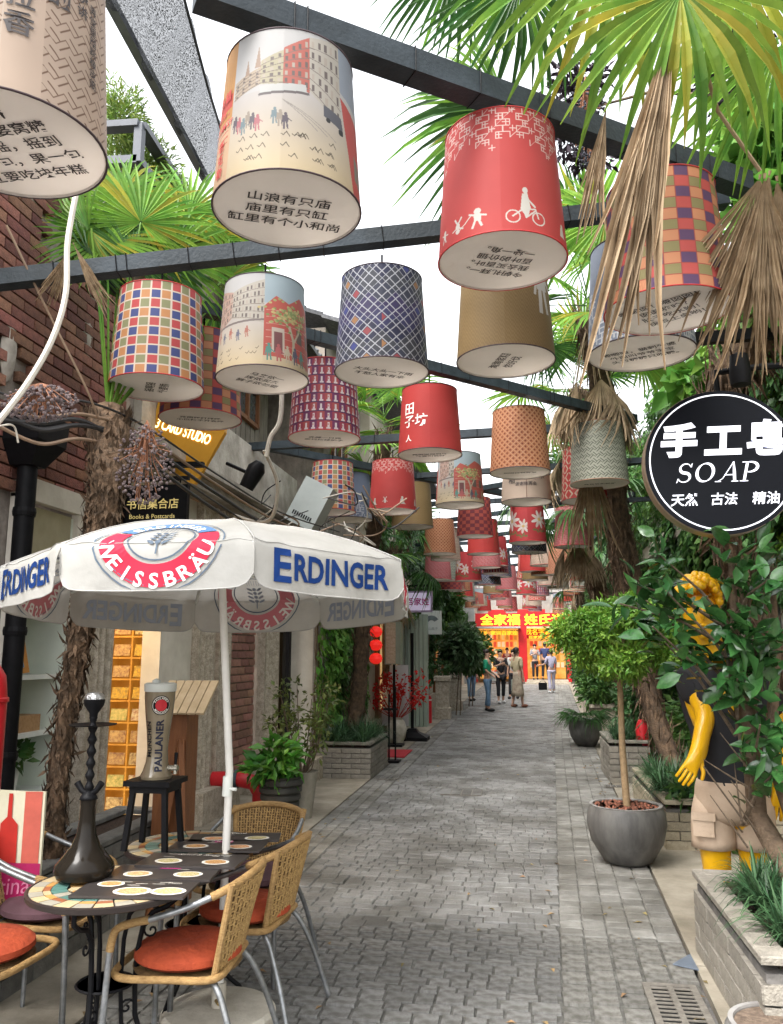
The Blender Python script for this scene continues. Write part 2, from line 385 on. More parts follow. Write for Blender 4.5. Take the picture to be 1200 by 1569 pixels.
# ================================================================== left side of the alley
WX = -3.0  # brick house and card shop coordinates scaled about the camera from a nearer wall
bh_ = thing('brick_house', 'old red brick house wall with crumbling plaster behind the white cable and black downpipe', 'house', (WX, 4, 0))
M_mw = mat('lime_mortar', (.34, .30, .26), (.2, .17, .145), .9, 12, .3, 60)
mb = MB(); mb.box((WX-.32, 3.0, 2.5), (.6, 2.84, 5)); mb.box((WX-.32, 4.78, 3.85), (.6, .72, 2.5)); mb.box((WX-.32, 5.37, 1.3), (.6, .46, 2.6)); mb.box((WX-.32, 5.9, 3.85), (.6, 1.5, 2.5))
part('wall', mb, M_mw, bh_)
bricks(bh_, (WX, 3.75, 2.45), (0, 1, 0), (0, 0, 1), (1, 0, 0), 1.95, 2.2, .235, .075, .022, M_brick, skip=lambda a, b: (a-.95)**2/.03+(b-1.75)**2/.03 < 1 or (a-.5)**2/.012+(b-.75)**2/.04 < 1)
for k in range(9): part('plaster_patch', MB().ball((WX+.0, 3.95+.19*k, 4.55+.14*math.sin(k*2.1)), .13, 7, 5, sc=(.22, 1.0, .8+.3*math.sin(k))), M_plas2, bh_, smooth=True)
part('plaster_patch', MB().ball((WX, 4.25, 3.3), .11, 8, 6, sc=(.25, .7, 1.9)), M_plas2, bh_, smooth=True); part('plaster_patch', MB().ball((WX, 5.1, 3.7), .1, 8, 6, sc=(.25, .8, 2.1)), M_plas2, bh_, smooth=True)
mb = MB(); mb.box((WX+.03, 4.9, 4.72), (.14, 2.9, .12)); mb.box((WX+.0, 4.9, 4.86), (.2, 2.9, .1)); part('cornice', mb, M_plas2, bh_)
sh = thing('display_shelf', 'pale green and white display niche with shelves beside the black downpipe', 'shelf', (WX, 4.78, .3))
mb = MB()
mb.box((WX-.40, 4.78, 1.35), (.02, .62, 2.1)); mb.box((WX-.20, 4.47, 1.35), (.40, .02, 2.1)); mb.box((WX-.20, 5.09, 1.35), (.40, .02, 2.1)); mb.box((WX-.20, 4.78, .28), (.42, .64, .03))
part('cabinet', mb, mat('mint_paint', (.74, .80, .71), (.68, .74, .66), .6), sh)
for z in (.64, 1.0, 1.35):
    q = MB(); q.box((WX-.2, 4.78, z), (.36, .59, .028)); part('shelf_board', q, M_white, sh)
q = MB(); q.box((WX+.012, 4.44, 1.35), (.05, .08, 2.2)); q.box((WX+.012, 5.12, 1.35), (.05, .06, 2.2)); q.box((WX+.014, 4.78, 2.5), (.06, .76, .14)); q.box((WX+.005, 4.78, 1.80), (.05, .62, .05)); part('frame', q, M_plas, sh)
q = MB(); q.box((WX-.02, 4.78, 2.12), (.02, .60, .58)); part('transom_panel', q, mat('yellowed_glass', (.42, .38, .26), (.36, .33, .22), .25), sh)
pf = thing('picture_frame', 'orange wooden picture frame with blue picture leaning on the top shelf', 'picture frame', (WX-.12, 4.72, 1.365))
T = Matrix.Translation((WX-.10, 4.72, 1.368)) @ Matrix.Rotation(math.radians(-14), 4, 'Y') @ Matrix.Rotation(math.radians(-35), 4, 'Z')
q = MB(); q.box((0, 0, .12), (.015, .17, .24)); q.mx(T); part('board', q, mat('orange_wood', (.55, .25, .05), (.45, .18, .03), .5), pf)
q = MB(); q.box((.011, 0, .12), (.006, .11, .17)); q.mx(T); part('picture', q, mat('blue_print', (.12, .25, .42), (.3, .38, .4), .4, 30), pf)
solo('wooden_box', MB().box((WX-.16, 4.78, 1.065), (.2, .36, .1)), M_tan, 'tan wooden box on the middle shelf under the picture frame', 'box')
q = MB()
for k, (yy, hh) in enumerate(((4.6, .26), (4.66, .22), (4.8, .18))): q.box((WX-.3, yy, 1.016+hh/2), (.035, .035, hh))
solo('brush_set', q, M_white, 'pale sticks standing behind the tan wooden box', 'ornament')
pp = thing('shelf_plant', 'small green plant in a white pot on the lowest shelf', 'plant', (WX-.14, 4.78, .656))
q = MB(); q.lathe([(.05, 0), (.07, .16), (.06, .16), (.055, .13)], (WX-.14, 4.78, .656), 14); part('pot', q, M_white, pp, smooth=True)
V, F = leaf_cloud([(WX-.14, 4.78, .88, .1, .14, .08)], 110, .08, .05); part('foliage', tri_mesh('foliage', V, F, M_ivy), None, pp)
dp = thing('downpipe', 'black downpipe with square hopper head on the brick wall', 'pipe', (WX+.1, 4.38, 0))
q = MB(); q.tube([(WX+.1, 4.38, .1), (WX+.1, 4.38, 2.65)], .058, 16); part('pipe', q, M_black, dp, smooth=True)
q = MB(); q.add([(WX+.1+i*a, 4.38+j*a, z) for z, a in ((2.60, .07), (2.74, .15), (2.9, .16)) for i, j in ((-1, -1), (1, -1), (1, 1), (-1, 1))], [(3, 2, 1, 0), (8, 9, 10, 11)]+[(b+i, b+(i+1) % 4, b+4+(i+1) % 4, b+4+i) for b in (0, 4) for i in range(4)]); part('hopper', q, M_black, dp)
for z in (.9, 1.6, 2.3): q = MB(); q.lathe([(.064, z), (.068, z+.025), (.064, z+.05)], (WX+.1, 4.38, 0), 16); part('bracket', q, M_black, dp)
cs = thing('shop_front', 'stone fronted card shop with an open doorway and warm yellow racks inside', 'shop', (WX, 7, 0))
def flute(y0, y1, z0, z1, m, nm='pilaster', x=WX, side=1, nfl=3):
    q = MB(); pr = [(0, y0), (.09, y0), (.09, y0+.04)]
    s_ = (y1-y0-.08)/nfl
    for k in range(nfl): a = y0+.04+k*s_; pr += [(.065, a+s_*.15), (.05, a+s_*.5), (.065, a+s_*.85), (.09, a+s_)]
    pr += [(.09, y1), (0, y1)]
    pr = [(x+side*p[0], p[1]) for p in pr]
    q.prism(pr, z1-z0, Matrix.Translation((0, 0, z0))); return q
part('pilaster', flute(5.24, 5.58, .1, 2.75, M_gran), M_gran, cs)
part('pilaster', flute(7.18, 7.58, .25, 2.9, M_gran), M_gran, cs)
part('pilaster', flute(7.70, 8.04, .25, 2.9, M_gran), M_gran, cs)
part('pilaster', flute(9.15, 9.72, .1, 2.9, M_gran, nfl=4), M_gran, cs)
q = MB(); q.box((-2.59, 10.6, 1.7), (.18, .3, 3.0)); q.box((-2.55, 10.6, .32), (.27, .36, .5)); q.box((-2.63, 10.43, 1.7), (.04, .05, 3.0)); q.box((-2.55, 10.43, 1.7), (.04, .05, 3.0))
part('pilaster', q, mat('grey_granite', (.36, .345, .32), (.25, .24, .22), .8, 60, .3), cs)
for yy in (7.38, 7.87, 9.43): q = MB(); q.box((WX+.08, yy, .14), (.24, .48, .28)); part('plinth', q, M_gran, cs)
q = MB(); q.box((WX+.27, 9.5, .13), (.6, 1.5, .27)); part('step', q, M_gran, cs)
for c_, d_ in (((WX-.06, 6.84, 1.45), (.16, .66, 2.9)), ((WX-.1, 7.64, 1.5), (.1, .12, 2.8)), ((-2.82, 10.52, 1.5), (.34, .1, 3.0)), ((WX-.06, 6.04, 2.66), (.16, .94, .5)), ((WX-.06, 10.05, 2.8), (.12, .7, .4))): part('plaster_wall', MB().box(c_, d_), M_plas, cs)
q = MB(); q.box((WX-.1, 8.6, 1.45), (.1, 1.14, 2.9)); part('brick_backing', q, M_mw, cs)
bricks(cs, (WX-.05, 8.04, .25), (0, 1, 0), (0, 0, 1), (1, 0, 0), 1.11, 2.65, .26, .085, .02, M_brick2)
q = MB(); q.box((WX+.06, 7.9, 2.98), (.36, 4.4, .1)); q.box((WX+.1, 7.9, 3.08), (.46, 4.5, .07)); q.box((WX-.1, 8.2, 3.45), (.3, 4.6, .7)); part('cornice', q, M_plas2, cs)
q = MB(); q.box((WX+.0, 10.12, 1.5), (.06, .12, 2.7)); q.box((WX-.0, 10.4, 1.5), (.06, .1, 2.7)); part('door_frame', q, M_black, cs)
q = MB(); q.box((WX-.06, 9.9, 1.6), (.04, .36, 2.5)); part('door_glass', q, mat('lit_doorway', (.65, .38, .08), (.5, .26, .05), .5, 4, emit=.3), cs)
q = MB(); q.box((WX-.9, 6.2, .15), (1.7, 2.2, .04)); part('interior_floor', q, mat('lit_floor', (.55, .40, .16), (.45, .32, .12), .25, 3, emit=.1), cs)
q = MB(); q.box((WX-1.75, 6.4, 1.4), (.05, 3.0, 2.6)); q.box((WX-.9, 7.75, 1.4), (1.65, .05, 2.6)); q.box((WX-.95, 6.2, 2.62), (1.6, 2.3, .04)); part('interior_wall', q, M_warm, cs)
rack = thing('card_rack', 'tall yellow wooden card rack full of postcards inside the lit doorway', 'rack', (WX-.7, 6.55, .17))
q = MB(); yb = 6.62; x0_, x1_ = WX-1.55, WX-.06
q.box(((x0_+x1_)/2, yb+.08, 1.37), (x1_-x0_, .02, 2.36)); part('back_panel', q, M_warm, rack)
q = MB()
for k in range(14): q.box(((x0_+x1_)/2, yb, .22+k*.177), (x1_-x0_, .14, .014))
for k in range(9): q.box((x0_+k*.186, yb, 1.37), (.014, .142, 2.33))
part('shelf_grid', q, M_warm, rack)
cm = [mat('card_%s' % n, c, c2, .6, 45, emit=.06) for n, c, c2 in (('cream', (.50, .36, .14), (.14, .07, .02)), ('brown', (.16, .06, .02), (.42, .26, .08)), ('yellow', (.55, .30, .015), (.22, .13, .02)), ('pale', (.55, .45, .24), (.25, .1, .04)), ('green', (.2, .2, .04), (.5, .36, .1)))]  # cards glow faintly, shop light put into their material
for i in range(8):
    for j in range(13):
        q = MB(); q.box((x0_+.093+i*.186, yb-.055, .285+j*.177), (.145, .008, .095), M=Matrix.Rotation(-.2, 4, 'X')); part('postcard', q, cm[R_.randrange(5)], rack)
ll = bpy.data.lights.new('shop_lamp', 'AREA'); ll.energy = 9; ll.size = .6; ll.color = (1, .72, .35); lo = bpy.data.objects.new('shop_lamp', ll); COL.objects.link(lo); lo.location = (WX-.7, 6.0, 2.55)
q = MB(); q.box((WX-.7, 6.0, 2.575), (.5, .5, .01)); part('ceiling_lamp', q, mat('lamp_glow', (1, .8, .5), (1, .8, .5), emit=4), cs)
# further houses on the left
def tiled_roof(par, x0, x1, y0, y1, z0, z1, n=12):
    for k in range(n):
        a, b = k/n, (k+1)/n; q = MB(); xa, xb = x0+(x1-x0)*a, x0+(x1-x0)*b; za, zb = z0+(z1-z0)*a, z0+(z1-z0)*b
        q.add([(xa, y0, za), (xa, y1, za), (xb, y1, zb-.02), (xb, y0, zb-.02), (xa, y0, za+.05), (xa, y1, za+.05), (xb, y1, zb+.03), (xb, y0, zb+.03)], [(0, 1, 2, 3), (7, 6, 5, 4), (0, 4, 5, 1), (1, 5, 6, 2), (2, 6, 7, 3), (3, 7, 4, 0)])
        yy = y0+.06
        while yy < y1: q.tube([(xa, yy, za+.05), (xb, yy, zb+.03)], .035, 5, cap=True); yy += .17
        part('tile_course', q, M_tile, par)
def window(par, x, y, z, wd, ht, side, m=M_wood, lit=False):
    q = MB()
    for dy in (-wd/2, 0, wd/2): q.box((x+side*.03, y+dy, z), (.06, .05, ht))
    for dz in (-ht/2, 0, ht/2): q.box((x+side*.028, y, z+dz), (.05, wd+.05, .05))
    f = part('window', q, m, par)
    q = MB(); q.box((x+side*.008, y, z), (.012, wd-.05, ht-.05)); part('pane', q, mat('dark_glass', (.05, .06, .065), (.08, .09, .09), .08) if not lit else mat('lit_glass', (.6, .4, .18), (.4, .22, .08), .3, 5, emit=.2), f)
def house(x, y0, y1, h, side, m, label, lit=False, roof=True, doors=True, up=True):
    t = thing('house', label, 'house', (x, (y0+y1)/2, 0)); q = MB(); q.box((x-side*1.5, (y0+y1)/2, h/2), (3, y1-y0-.02, h)); part('wall', q, m, t)
    L_ = y1-y0
    if doors:
        q = MB(); yy = y0+L_*.3; q.box((x+side*.03, yy, 1.15), (.06, .9, 2.2)); dd = part('door', q, M_wood, t)
        q = MB(); q.box((x+side*.065, yy, 1.3), (.014, .6, 1.5)); part('pane', q, mat('lit_glass', (.6, .4, .18), (.4, .22, .08), .3, 5, emit=.2) if lit else mat('dark_glass', (.05, .06, .065), (.08, .09, .09), .08), dd)
        window(t, x, y0+L_*.72, 1.5, min(1.1, L_*.35), 1.2, side, lit=lit)
    if up:
        for k in range(max(1, int(L_/1.8))): window(t, x, y0+.9+k*1.8, 4.3, .9, 1.2, side)
    q = MB(); q.box((x+side*.06, (y0+y1)/2, 2.95), (.16, L_-.04, .14)); q.box((x+side*.03, (y0+y1)/2, .2), (.08, L_-.04, .4)); part('string_course', q, M_gran, t)
    if roof: tiled_roof(t, x+side*.45, x-side*2.6, y0, y1, h-.05, h+1.3)
    return t
M_w1 = mat('cream_wall', (.5, .46, .37), (.4, .36, .28), .85, 3, .15, 30, dirt=.3)
M_w2 = mat('grey_wall', (.36, .36, .34), (.27, .27, .26), .85, 3, .15, 30, dirt=.3)
M_w3 = mat('weathered_boards', (.28, .24, .2), (.16, .14, .12), .85, 10, .4, 20, stretch=(1, 8, .6), dirt=.3)
house(-2.66, 10.78, 13.4, 6.1, 1, M_w3, 'weathered house behind the ivy and the grey brick planter with a dark tiled roof', doors=False)
house(-2.5, 13.42, 17.0, 6.0, 1, M_w1, 'cream walled shop house hung with three red lanterns', lit=True)
house(-2.45, 17.02, 22.0, 5.6, 1, M_w2, 'grey walled house behind the white fan sign', lit=False)
house(-2.5, 22.02, 28.0, 5.0, 1, M_w1, 'cream house behind the tall leafy plants on the left of the alley')
house(-2.7, 28.02, 34.0, 5.6, 1, M_w3, 'timber fronted house at the far left end of the alley')
house(-2.9, 34.02, 41.0, 5.2, 1, M_w2, 'grey house next to the red shop at the alley end', lit=True)
# left upper storey set back above the card shop
t = thing('timber_loft', 'weathered timber upper storey with grey tiled roof above the card shop', 'house', (-3.6, 9, 3.8))
q = MB(); q.box((-4.6, 8.6, 4.75), (2.4, 3.8, 1.9)); part('wall', q, M_w3, t)
for k in range(21): q = MB(); q.box((-3.385, 6.8+k*.178, 4.75), (.03, .15, 1.9)); part('board', q, M_w3, t)
tiled_roof(t, -2.45, -5.0, 8.3, 10.7, 5.2, 6.9)
window(t, -3.37, 9.5, 4.85, .8, .9, 1)
# ================================================================== right side
RX = 2.35
t = thing('stone_house', 'cream stone house with fluted columns behind the camellia and the yellow statue', 'house', (RX, 9, 0))
q = MB(); q.box((RX+1.5, 8.9, 2.6), (3, 13, 5.2)); part('wall', q, M_w1, t)
for yy in (5.6, 7.2, 8.7, 11.4, 12.6, 14.2): part('column', flute(yy, yy+.42, .1, 3.0, M_gran, x=RX, side=-1, nfl=3), mat('pale_stone', (.5, .45, .36), (.38, .34, .27), .8, 30, .25, dirt=.25), t)
q = MB(); q.box((RX-.1, 8.9, 3.12), (.36, 12.8, .2)); part('cornice', q, M_w1, t)
for yy in (6.5, 8.1, 10.3, 13.6): window(t, RX, yy, 1.6, .7, 1.7, -1, m=M_white)
house(2.5, 15.42, 21.0, 5.4, -1, M_w2, 'grey house behind the right hand palms and the stone posts')
house(2.7, 21.02, 27.0, 5.2, -1, M_w1, 'cream house in the middle of the right side of the alley')
house(2.9, 27.02, 34.0, 5.6, -1, M_w3, 'timber house near the far right end of the alley')
house(3.1, 34.02, 41.0, 5.2, -1, M_w2, 'grey house beside the red shop on the far right', lit=True)
# ================================================================== red shop closing the alley
YF = 42.0
rs = thing('red_shop', 'red fronted shop with yellow glowing characters closing the end of the alley', 'shop', (0, YF, 0))
M_rs = mat('red_front', (.55, .012, .015), (.45, .01, .012), .5, 4)
q = MB(); q.box((0, YF+2.2, 2.9), (8.4, .3, 5.8)); q.box((-3.2, YF+.5, 2.5), (1.8, 2.8, 5)); q.box((3.4, YF+.5, 2.5), (1.8, 2.8, 5)); part('wall', q, M_w2, rs)
q = MB(); q.box((0, YF+.0, 3.15), (4.9, .25, .66)); q.box((-1.2, YF-.02, 3.56), (.9, .22, .2)); q.box((.5, YF-.02, 3.56), (1.4, .22, .22)); part('fascia', q, M_rs, rs)
for xx, w_ in ((-2.32, .16), (.05, .42), (2.3, .2)): q = MB(); q.box((xx, YF+.02, 1.45), (w_, .3, 2.75)); part('pillar', q, M_rs, rs)
q = MB(); q.box((-1.2, YF-.25, 2.76), (2.3, .7, .09)); part('awning', q, mat('awning_grey', (.4, .38, .36)), rs)
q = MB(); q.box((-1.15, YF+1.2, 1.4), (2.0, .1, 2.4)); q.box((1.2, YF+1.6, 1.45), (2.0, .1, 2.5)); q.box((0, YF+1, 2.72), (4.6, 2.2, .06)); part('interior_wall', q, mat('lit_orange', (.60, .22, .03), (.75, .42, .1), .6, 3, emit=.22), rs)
R2 = random.Random(4); pal = [mat('goods_%d' % k, c, c, .6, emit=.12) for k, c in enumerate(((.8, .6, .2), (.75, .1, .05), (.85, .75, .5), (.6, .3, .05)))]  # packets glow by themselves, standing in for light inside the shop
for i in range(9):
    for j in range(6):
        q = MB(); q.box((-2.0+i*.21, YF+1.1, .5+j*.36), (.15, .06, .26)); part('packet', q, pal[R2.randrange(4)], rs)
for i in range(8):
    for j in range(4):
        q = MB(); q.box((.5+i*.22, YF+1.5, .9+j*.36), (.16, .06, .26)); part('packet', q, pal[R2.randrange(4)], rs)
q = MB(); q.box((1.2, YF-.35, .1), (2.0, .9, .2)); q.box((1.2, YF-.85, .05), (2.2, .4, .1)); part('step', q, M_gran, rs)
q = MB(); q.box((1.15, YF+.3, 2.47), (1.95, .08, .5)); part('sign_board', q, M_rs, rs)
M_glow = mat('yellow_letter_glow', (1, .78, .02), (1, .72, .02), emit=.55)
q = MB(); text_into(q, '全家福 姓氏谱', planar((.05, YF-.13, 3.16), (1, 0, 0), (0, 0, 1)), width=4.2, height=.56, bold=.02); part('lettering', q, M_glow, rs)
q = MB(); text_into(q, '找名字真好玩', planar((1.15, YF+.25, 2.55), (1, 0, 0), (0, 0, 1)), width=1.9, height=.3, bold=.02); text_into(q, '百家姓氏文化馆', planar((1.15, YF+.25, 2.29), (1, 0, 0), (0, 0, 1)), width=1.6, height=.15, bold=.02)
text_into(q, '祖传家训百家姓', planar((-1.15, YF-.05, 2.5), (1, 0, 0), (0, 0, 1)), width=1.9, height=.24, bold=.02)
part('lettering', q, mat('orange_letter_glow', (1, .45, .02), (1, .4, .02), emit=.5), rs)
# ================================================================== overhead frame of dark steel beams
ZB = 3.80
def beam_thing(p0, p1, label, size=.085):
    t = thing('overhead_beam', label, 'beam', p0, group='dark steel beams zigzagging over the alley')
    q = MB(); q.bar(p0, p1, size, size); part('steel_bar', q, M_beam, t)
    p0, p1 = Vector(p0), Vector(p1); d = (p1-p0); L_ = d.length; dn = d.normalized(); q = MB(); k = .35
    sd_ = dn.cross(Zu).normalized(); u_ = sd_.cross(dn); h = size/2+.004
    while k < L_:
        c = p0+dn*k; P5 = [c+sd_*h+u_*h, c-sd_*h+u_*h, c-sd_*h-u_*h, c+sd_*h-u_*h, c+sd_*h+u_*h]
        q.tube(P5, .0025, 4, cap=False); k += R_.choice([.05, .3, .45, .22])
    part('cable_tie', q, M_black, t)
B = []
def bm(a, b, label, za=ZB, zb=ZB, size=.085): p, q = G(*a, za), G(*b, zb); B.append((p, q)); beam_thing(p, q, label, size)
bm((300, -14), (1142, 284), 'thick beam nearest the camera crossing the sky from top left', ZB, ZB, .10)
bm((-25, 432), (1112, 306), 'beam under the bright green palm carrying the checked and navy lanterns', 3.28, ZB, .08)
bm((150, 432), (972, 643), 'beam sloping down to the right behind the navy and gold lanterns')
bm((366, 686), (974, 650), 'nearly level beam behind the orange dotted and the grey lattice lanterns')
bm((415, 686), (905, 782), 'beam above the small white gridded lantern')
yb_ = 10.2; sgn = 1
ZZ = [Vector((-2.3, 10.6, ZB)), Vector((1.5, 10.0, ZB)), Vector((-2.2, 12.6, ZB)), Vector((1.7, 12.2, ZB)), Vector((-2.2, 14.8, ZB)), Vector((1.8, 14.4, ZB)), Vector((-2.2, 17.4, ZB)), Vector((1.9, 16.8, ZB)), Vector((-2.2, 20, ZB)), Vector((2.0, 19.6, ZB)), Vector((-2.2, 24, ZB)), Vector((2.1, 23.6, ZB)), Vector((-2.2, 28, ZB)), Vector((2.2, 27.6, ZB)), Vector((-2.2, 33, ZB)), Vector((2.3, 32.4, ZB))]
for i in range(len(ZZ)-1):
    beam_thing(ZZ[i], ZZ[i+1], ('far beam of the overhead frame running %s, in row %s behind the small lanterns' % (('to the right', 'to the left')[i % 2], ('one', 'two', 'three', 'four', 'five', 'six', 'seven', 'eight', 'nine', 'ten', 'eleven', 'twelve', 'thirteen', 'fourteen', 'fifteen')[i])), .07)
bm((935, 768), (1005, 764), 'short thin bar between the red hexagon lantern and the round soap sign', 3.2, 3.2, .05)
# ================================================================== lantern prints, drawn in code
HL, RB, RTp = .575, .275, .238
TAU = 2*math.pi
def canvas(w_, h_, c):
    a = np.ones((h_, w_, 3), np.float32); a[:] = c; return a
def grid(w_, h_):
    y, x = np.mgrid[0:h_, 0:w_]; return (x+.5)/w_, 1-(y+.5)/h_     # v up
def ell(a, cx, cy, rx, ry, c, rot=0):
    h_, w_ = a.shape[:2]; y, x = np.mgrid[0:h_, 0:w_]; x = x-cx; y = y-cy; k, s = math.cos(rot), math.sin(rot); X = x*k+y*s; Y = -x*s+y*k
    a[(X/rx)**2+(Y/ry)**2 < 1] = c
def poly(a, pts, c):
    h_, w_ = a.shape[:2]; xs = [p[0] for p in pts]; ys = [p[1] for p in pts]; x0, x1 = max(0, int(min(xs))), min(w_, int(max(xs))+2); y0, y1 = max(0, int(min(ys))), min(h_, int(max(ys))+2)
    if x1 <= x0 or y1 <= y0: return
    y, x = np.mgrid[y0:y1, x0:x1]; x = x+.5; y = y+.5; ins = np.zeros(x.shape, bool); n = len(pts)
    for i in range(n):
        ax, ay = pts[i]; bx, by = pts[(i+1) % n]
        if ay == by: continue
        ins ^= ((ay > y) != (by > y)) & (x < (bx-ax)*(y-ay)/(by-ay)+ax)
    a[y0:y1, x0:x1][ins] = c
def stroke(a, pts, wd, c):
    for (ax, ay), (bx, by) in zip(pts[:-1], pts[1:]):
        dx, dy = bx-ax, by-ay; l = math.hypot(dx, dy)+1e-6; nx, ny = -dy/l*wd/2, dx/l*wd/2; ex, ey = dx/l*wd*.3, dy/l*wd*.3
        poly(a, [(ax+nx-ex, ay+ny-ey), (bx+nx+ex, by+ny+ey), (bx-nx+ex, by-ny+ey), (ax-nx-ex, ay-ny-ey)], c)
def px_fig(a, x, y, s, c, kind):
    if kind == 'bike':
        for dx in (-.5, .5): 
            ell(a, x+dx*s, y-.28*s, .28*s, .28*s, c); 
            ell(a, x+dx*s, y-.28*s, .23*s, .23*s, a[int(y-.28*s), int(x)].copy() if 0 else (.50, .035, .03))
        stroke(a, [(x-.5*s, y-.28*s), (x-.1*s, y-.6*s), (x+.4*s, y-.65*s), (x+.5*s, y-.28*s)], .06*s, c); stroke(a, [(x-.1*s, y-.6*s), (x, y-.25*s), (x+.4*s, y-.6*s)], .06*s, c)
        poly(a, [(x-.2*s, y-.6*s), (x-.12*s, y-1.25*s), (x+.1*s, y-1.3*s), (x+.2*s, y-.7*s), (x+.08*s, y-.3*s), (x-.02*s, y-.3*s)], c); ell(a, x+.0*s, y-1.42*s, .11*s, .13*s, c); stroke(a, [(x, y-1.15*s), (x+.38*s, y-.75*s)], .08*s, c)
    elif kind == 'kid':
        ell(a, x, y-.95*s, .2*s, .18*s, c); poly(a, [(x-.2*s, y-.8*s), (x+.2*s, y-.78*s), (x+.22*s, y-.35*s), (x-.16*s, y-.35*s)], c)
        stroke(a, [(x-.1*s, y-.4*s), (x-.25*s, y)], .13*s, c); stroke(a, [(x+.1*s, y-.4*s), (x+.25*s, y-.05*s)], .13*s, c); stroke(a, [(x+.1*s, y-.7*s), (x+.5*s, y-.6*s)], .1*s, c); stroke(a, [(x-.1*s, y-.7*s), (x-.45*s, y-.85*s)], .1*s, c)
    elif kind == 'tumble':
        ell(a, x, y-.2*s, .18*s, .17*s, c); poly(a, [(x-.2*s, y-.35*s), (x+.2*s, y-.35*s), (x+.14*s, y-.75*s), (x-.14*s, y-.7*s)], c)
        stroke(a, [(x, y-.7*s), (x-.25*s, y-1.1*s)], .12*s, c); stroke(a, [(x, y-.7*s), (x+.3*s, y-1.1*s)], .12*s, c); stroke(a, [(x, y-.45*s), (x-.45*s, y-.3*s)], .09*s, c); stroke(a, [(x, y-.45*s), (x+.45*s, y-.25*s)], .09*s, c)
    elif kind == 'stand':
        ell(a, x, y-1.5*s, .14*s, .16*s, c); poly(a, [(x-.25*s, y-1.3*s), (x+.2*s, y-1.35*s), (x+.28*s, y-.7*s), (x-.2*s, y-.65*s)], c)
        stroke(a, [(x-.08*s, y-.7*s), (x-.1*s, y)], .15*s, c); stroke(a, [(x+.12*s, y-.7*s), (x+.22*s, y-.05*s)], .14*s, c); stroke(a, [(x+.15*s, y-1.1*s), (x+.5*s, y-.8*s)], .1*s, c); stroke(a, [(x-.2*s, y-1.1*s), (x-.3*s, y-.5*s)], .09*s, c)
    elif kind == 'squat':
        ell(a, x, y-.8*s, .15*s, .17*s, c); poly(a, [(x-.2*s, y-.65*s), (x+.12*s, y-.68*s), (x+.3*s, y-.1*s), (x+.5*s, y), (x-.35*s, y)], c)
W_, H_ = 768, 272
W2 = np.array((.62, .58, .52))
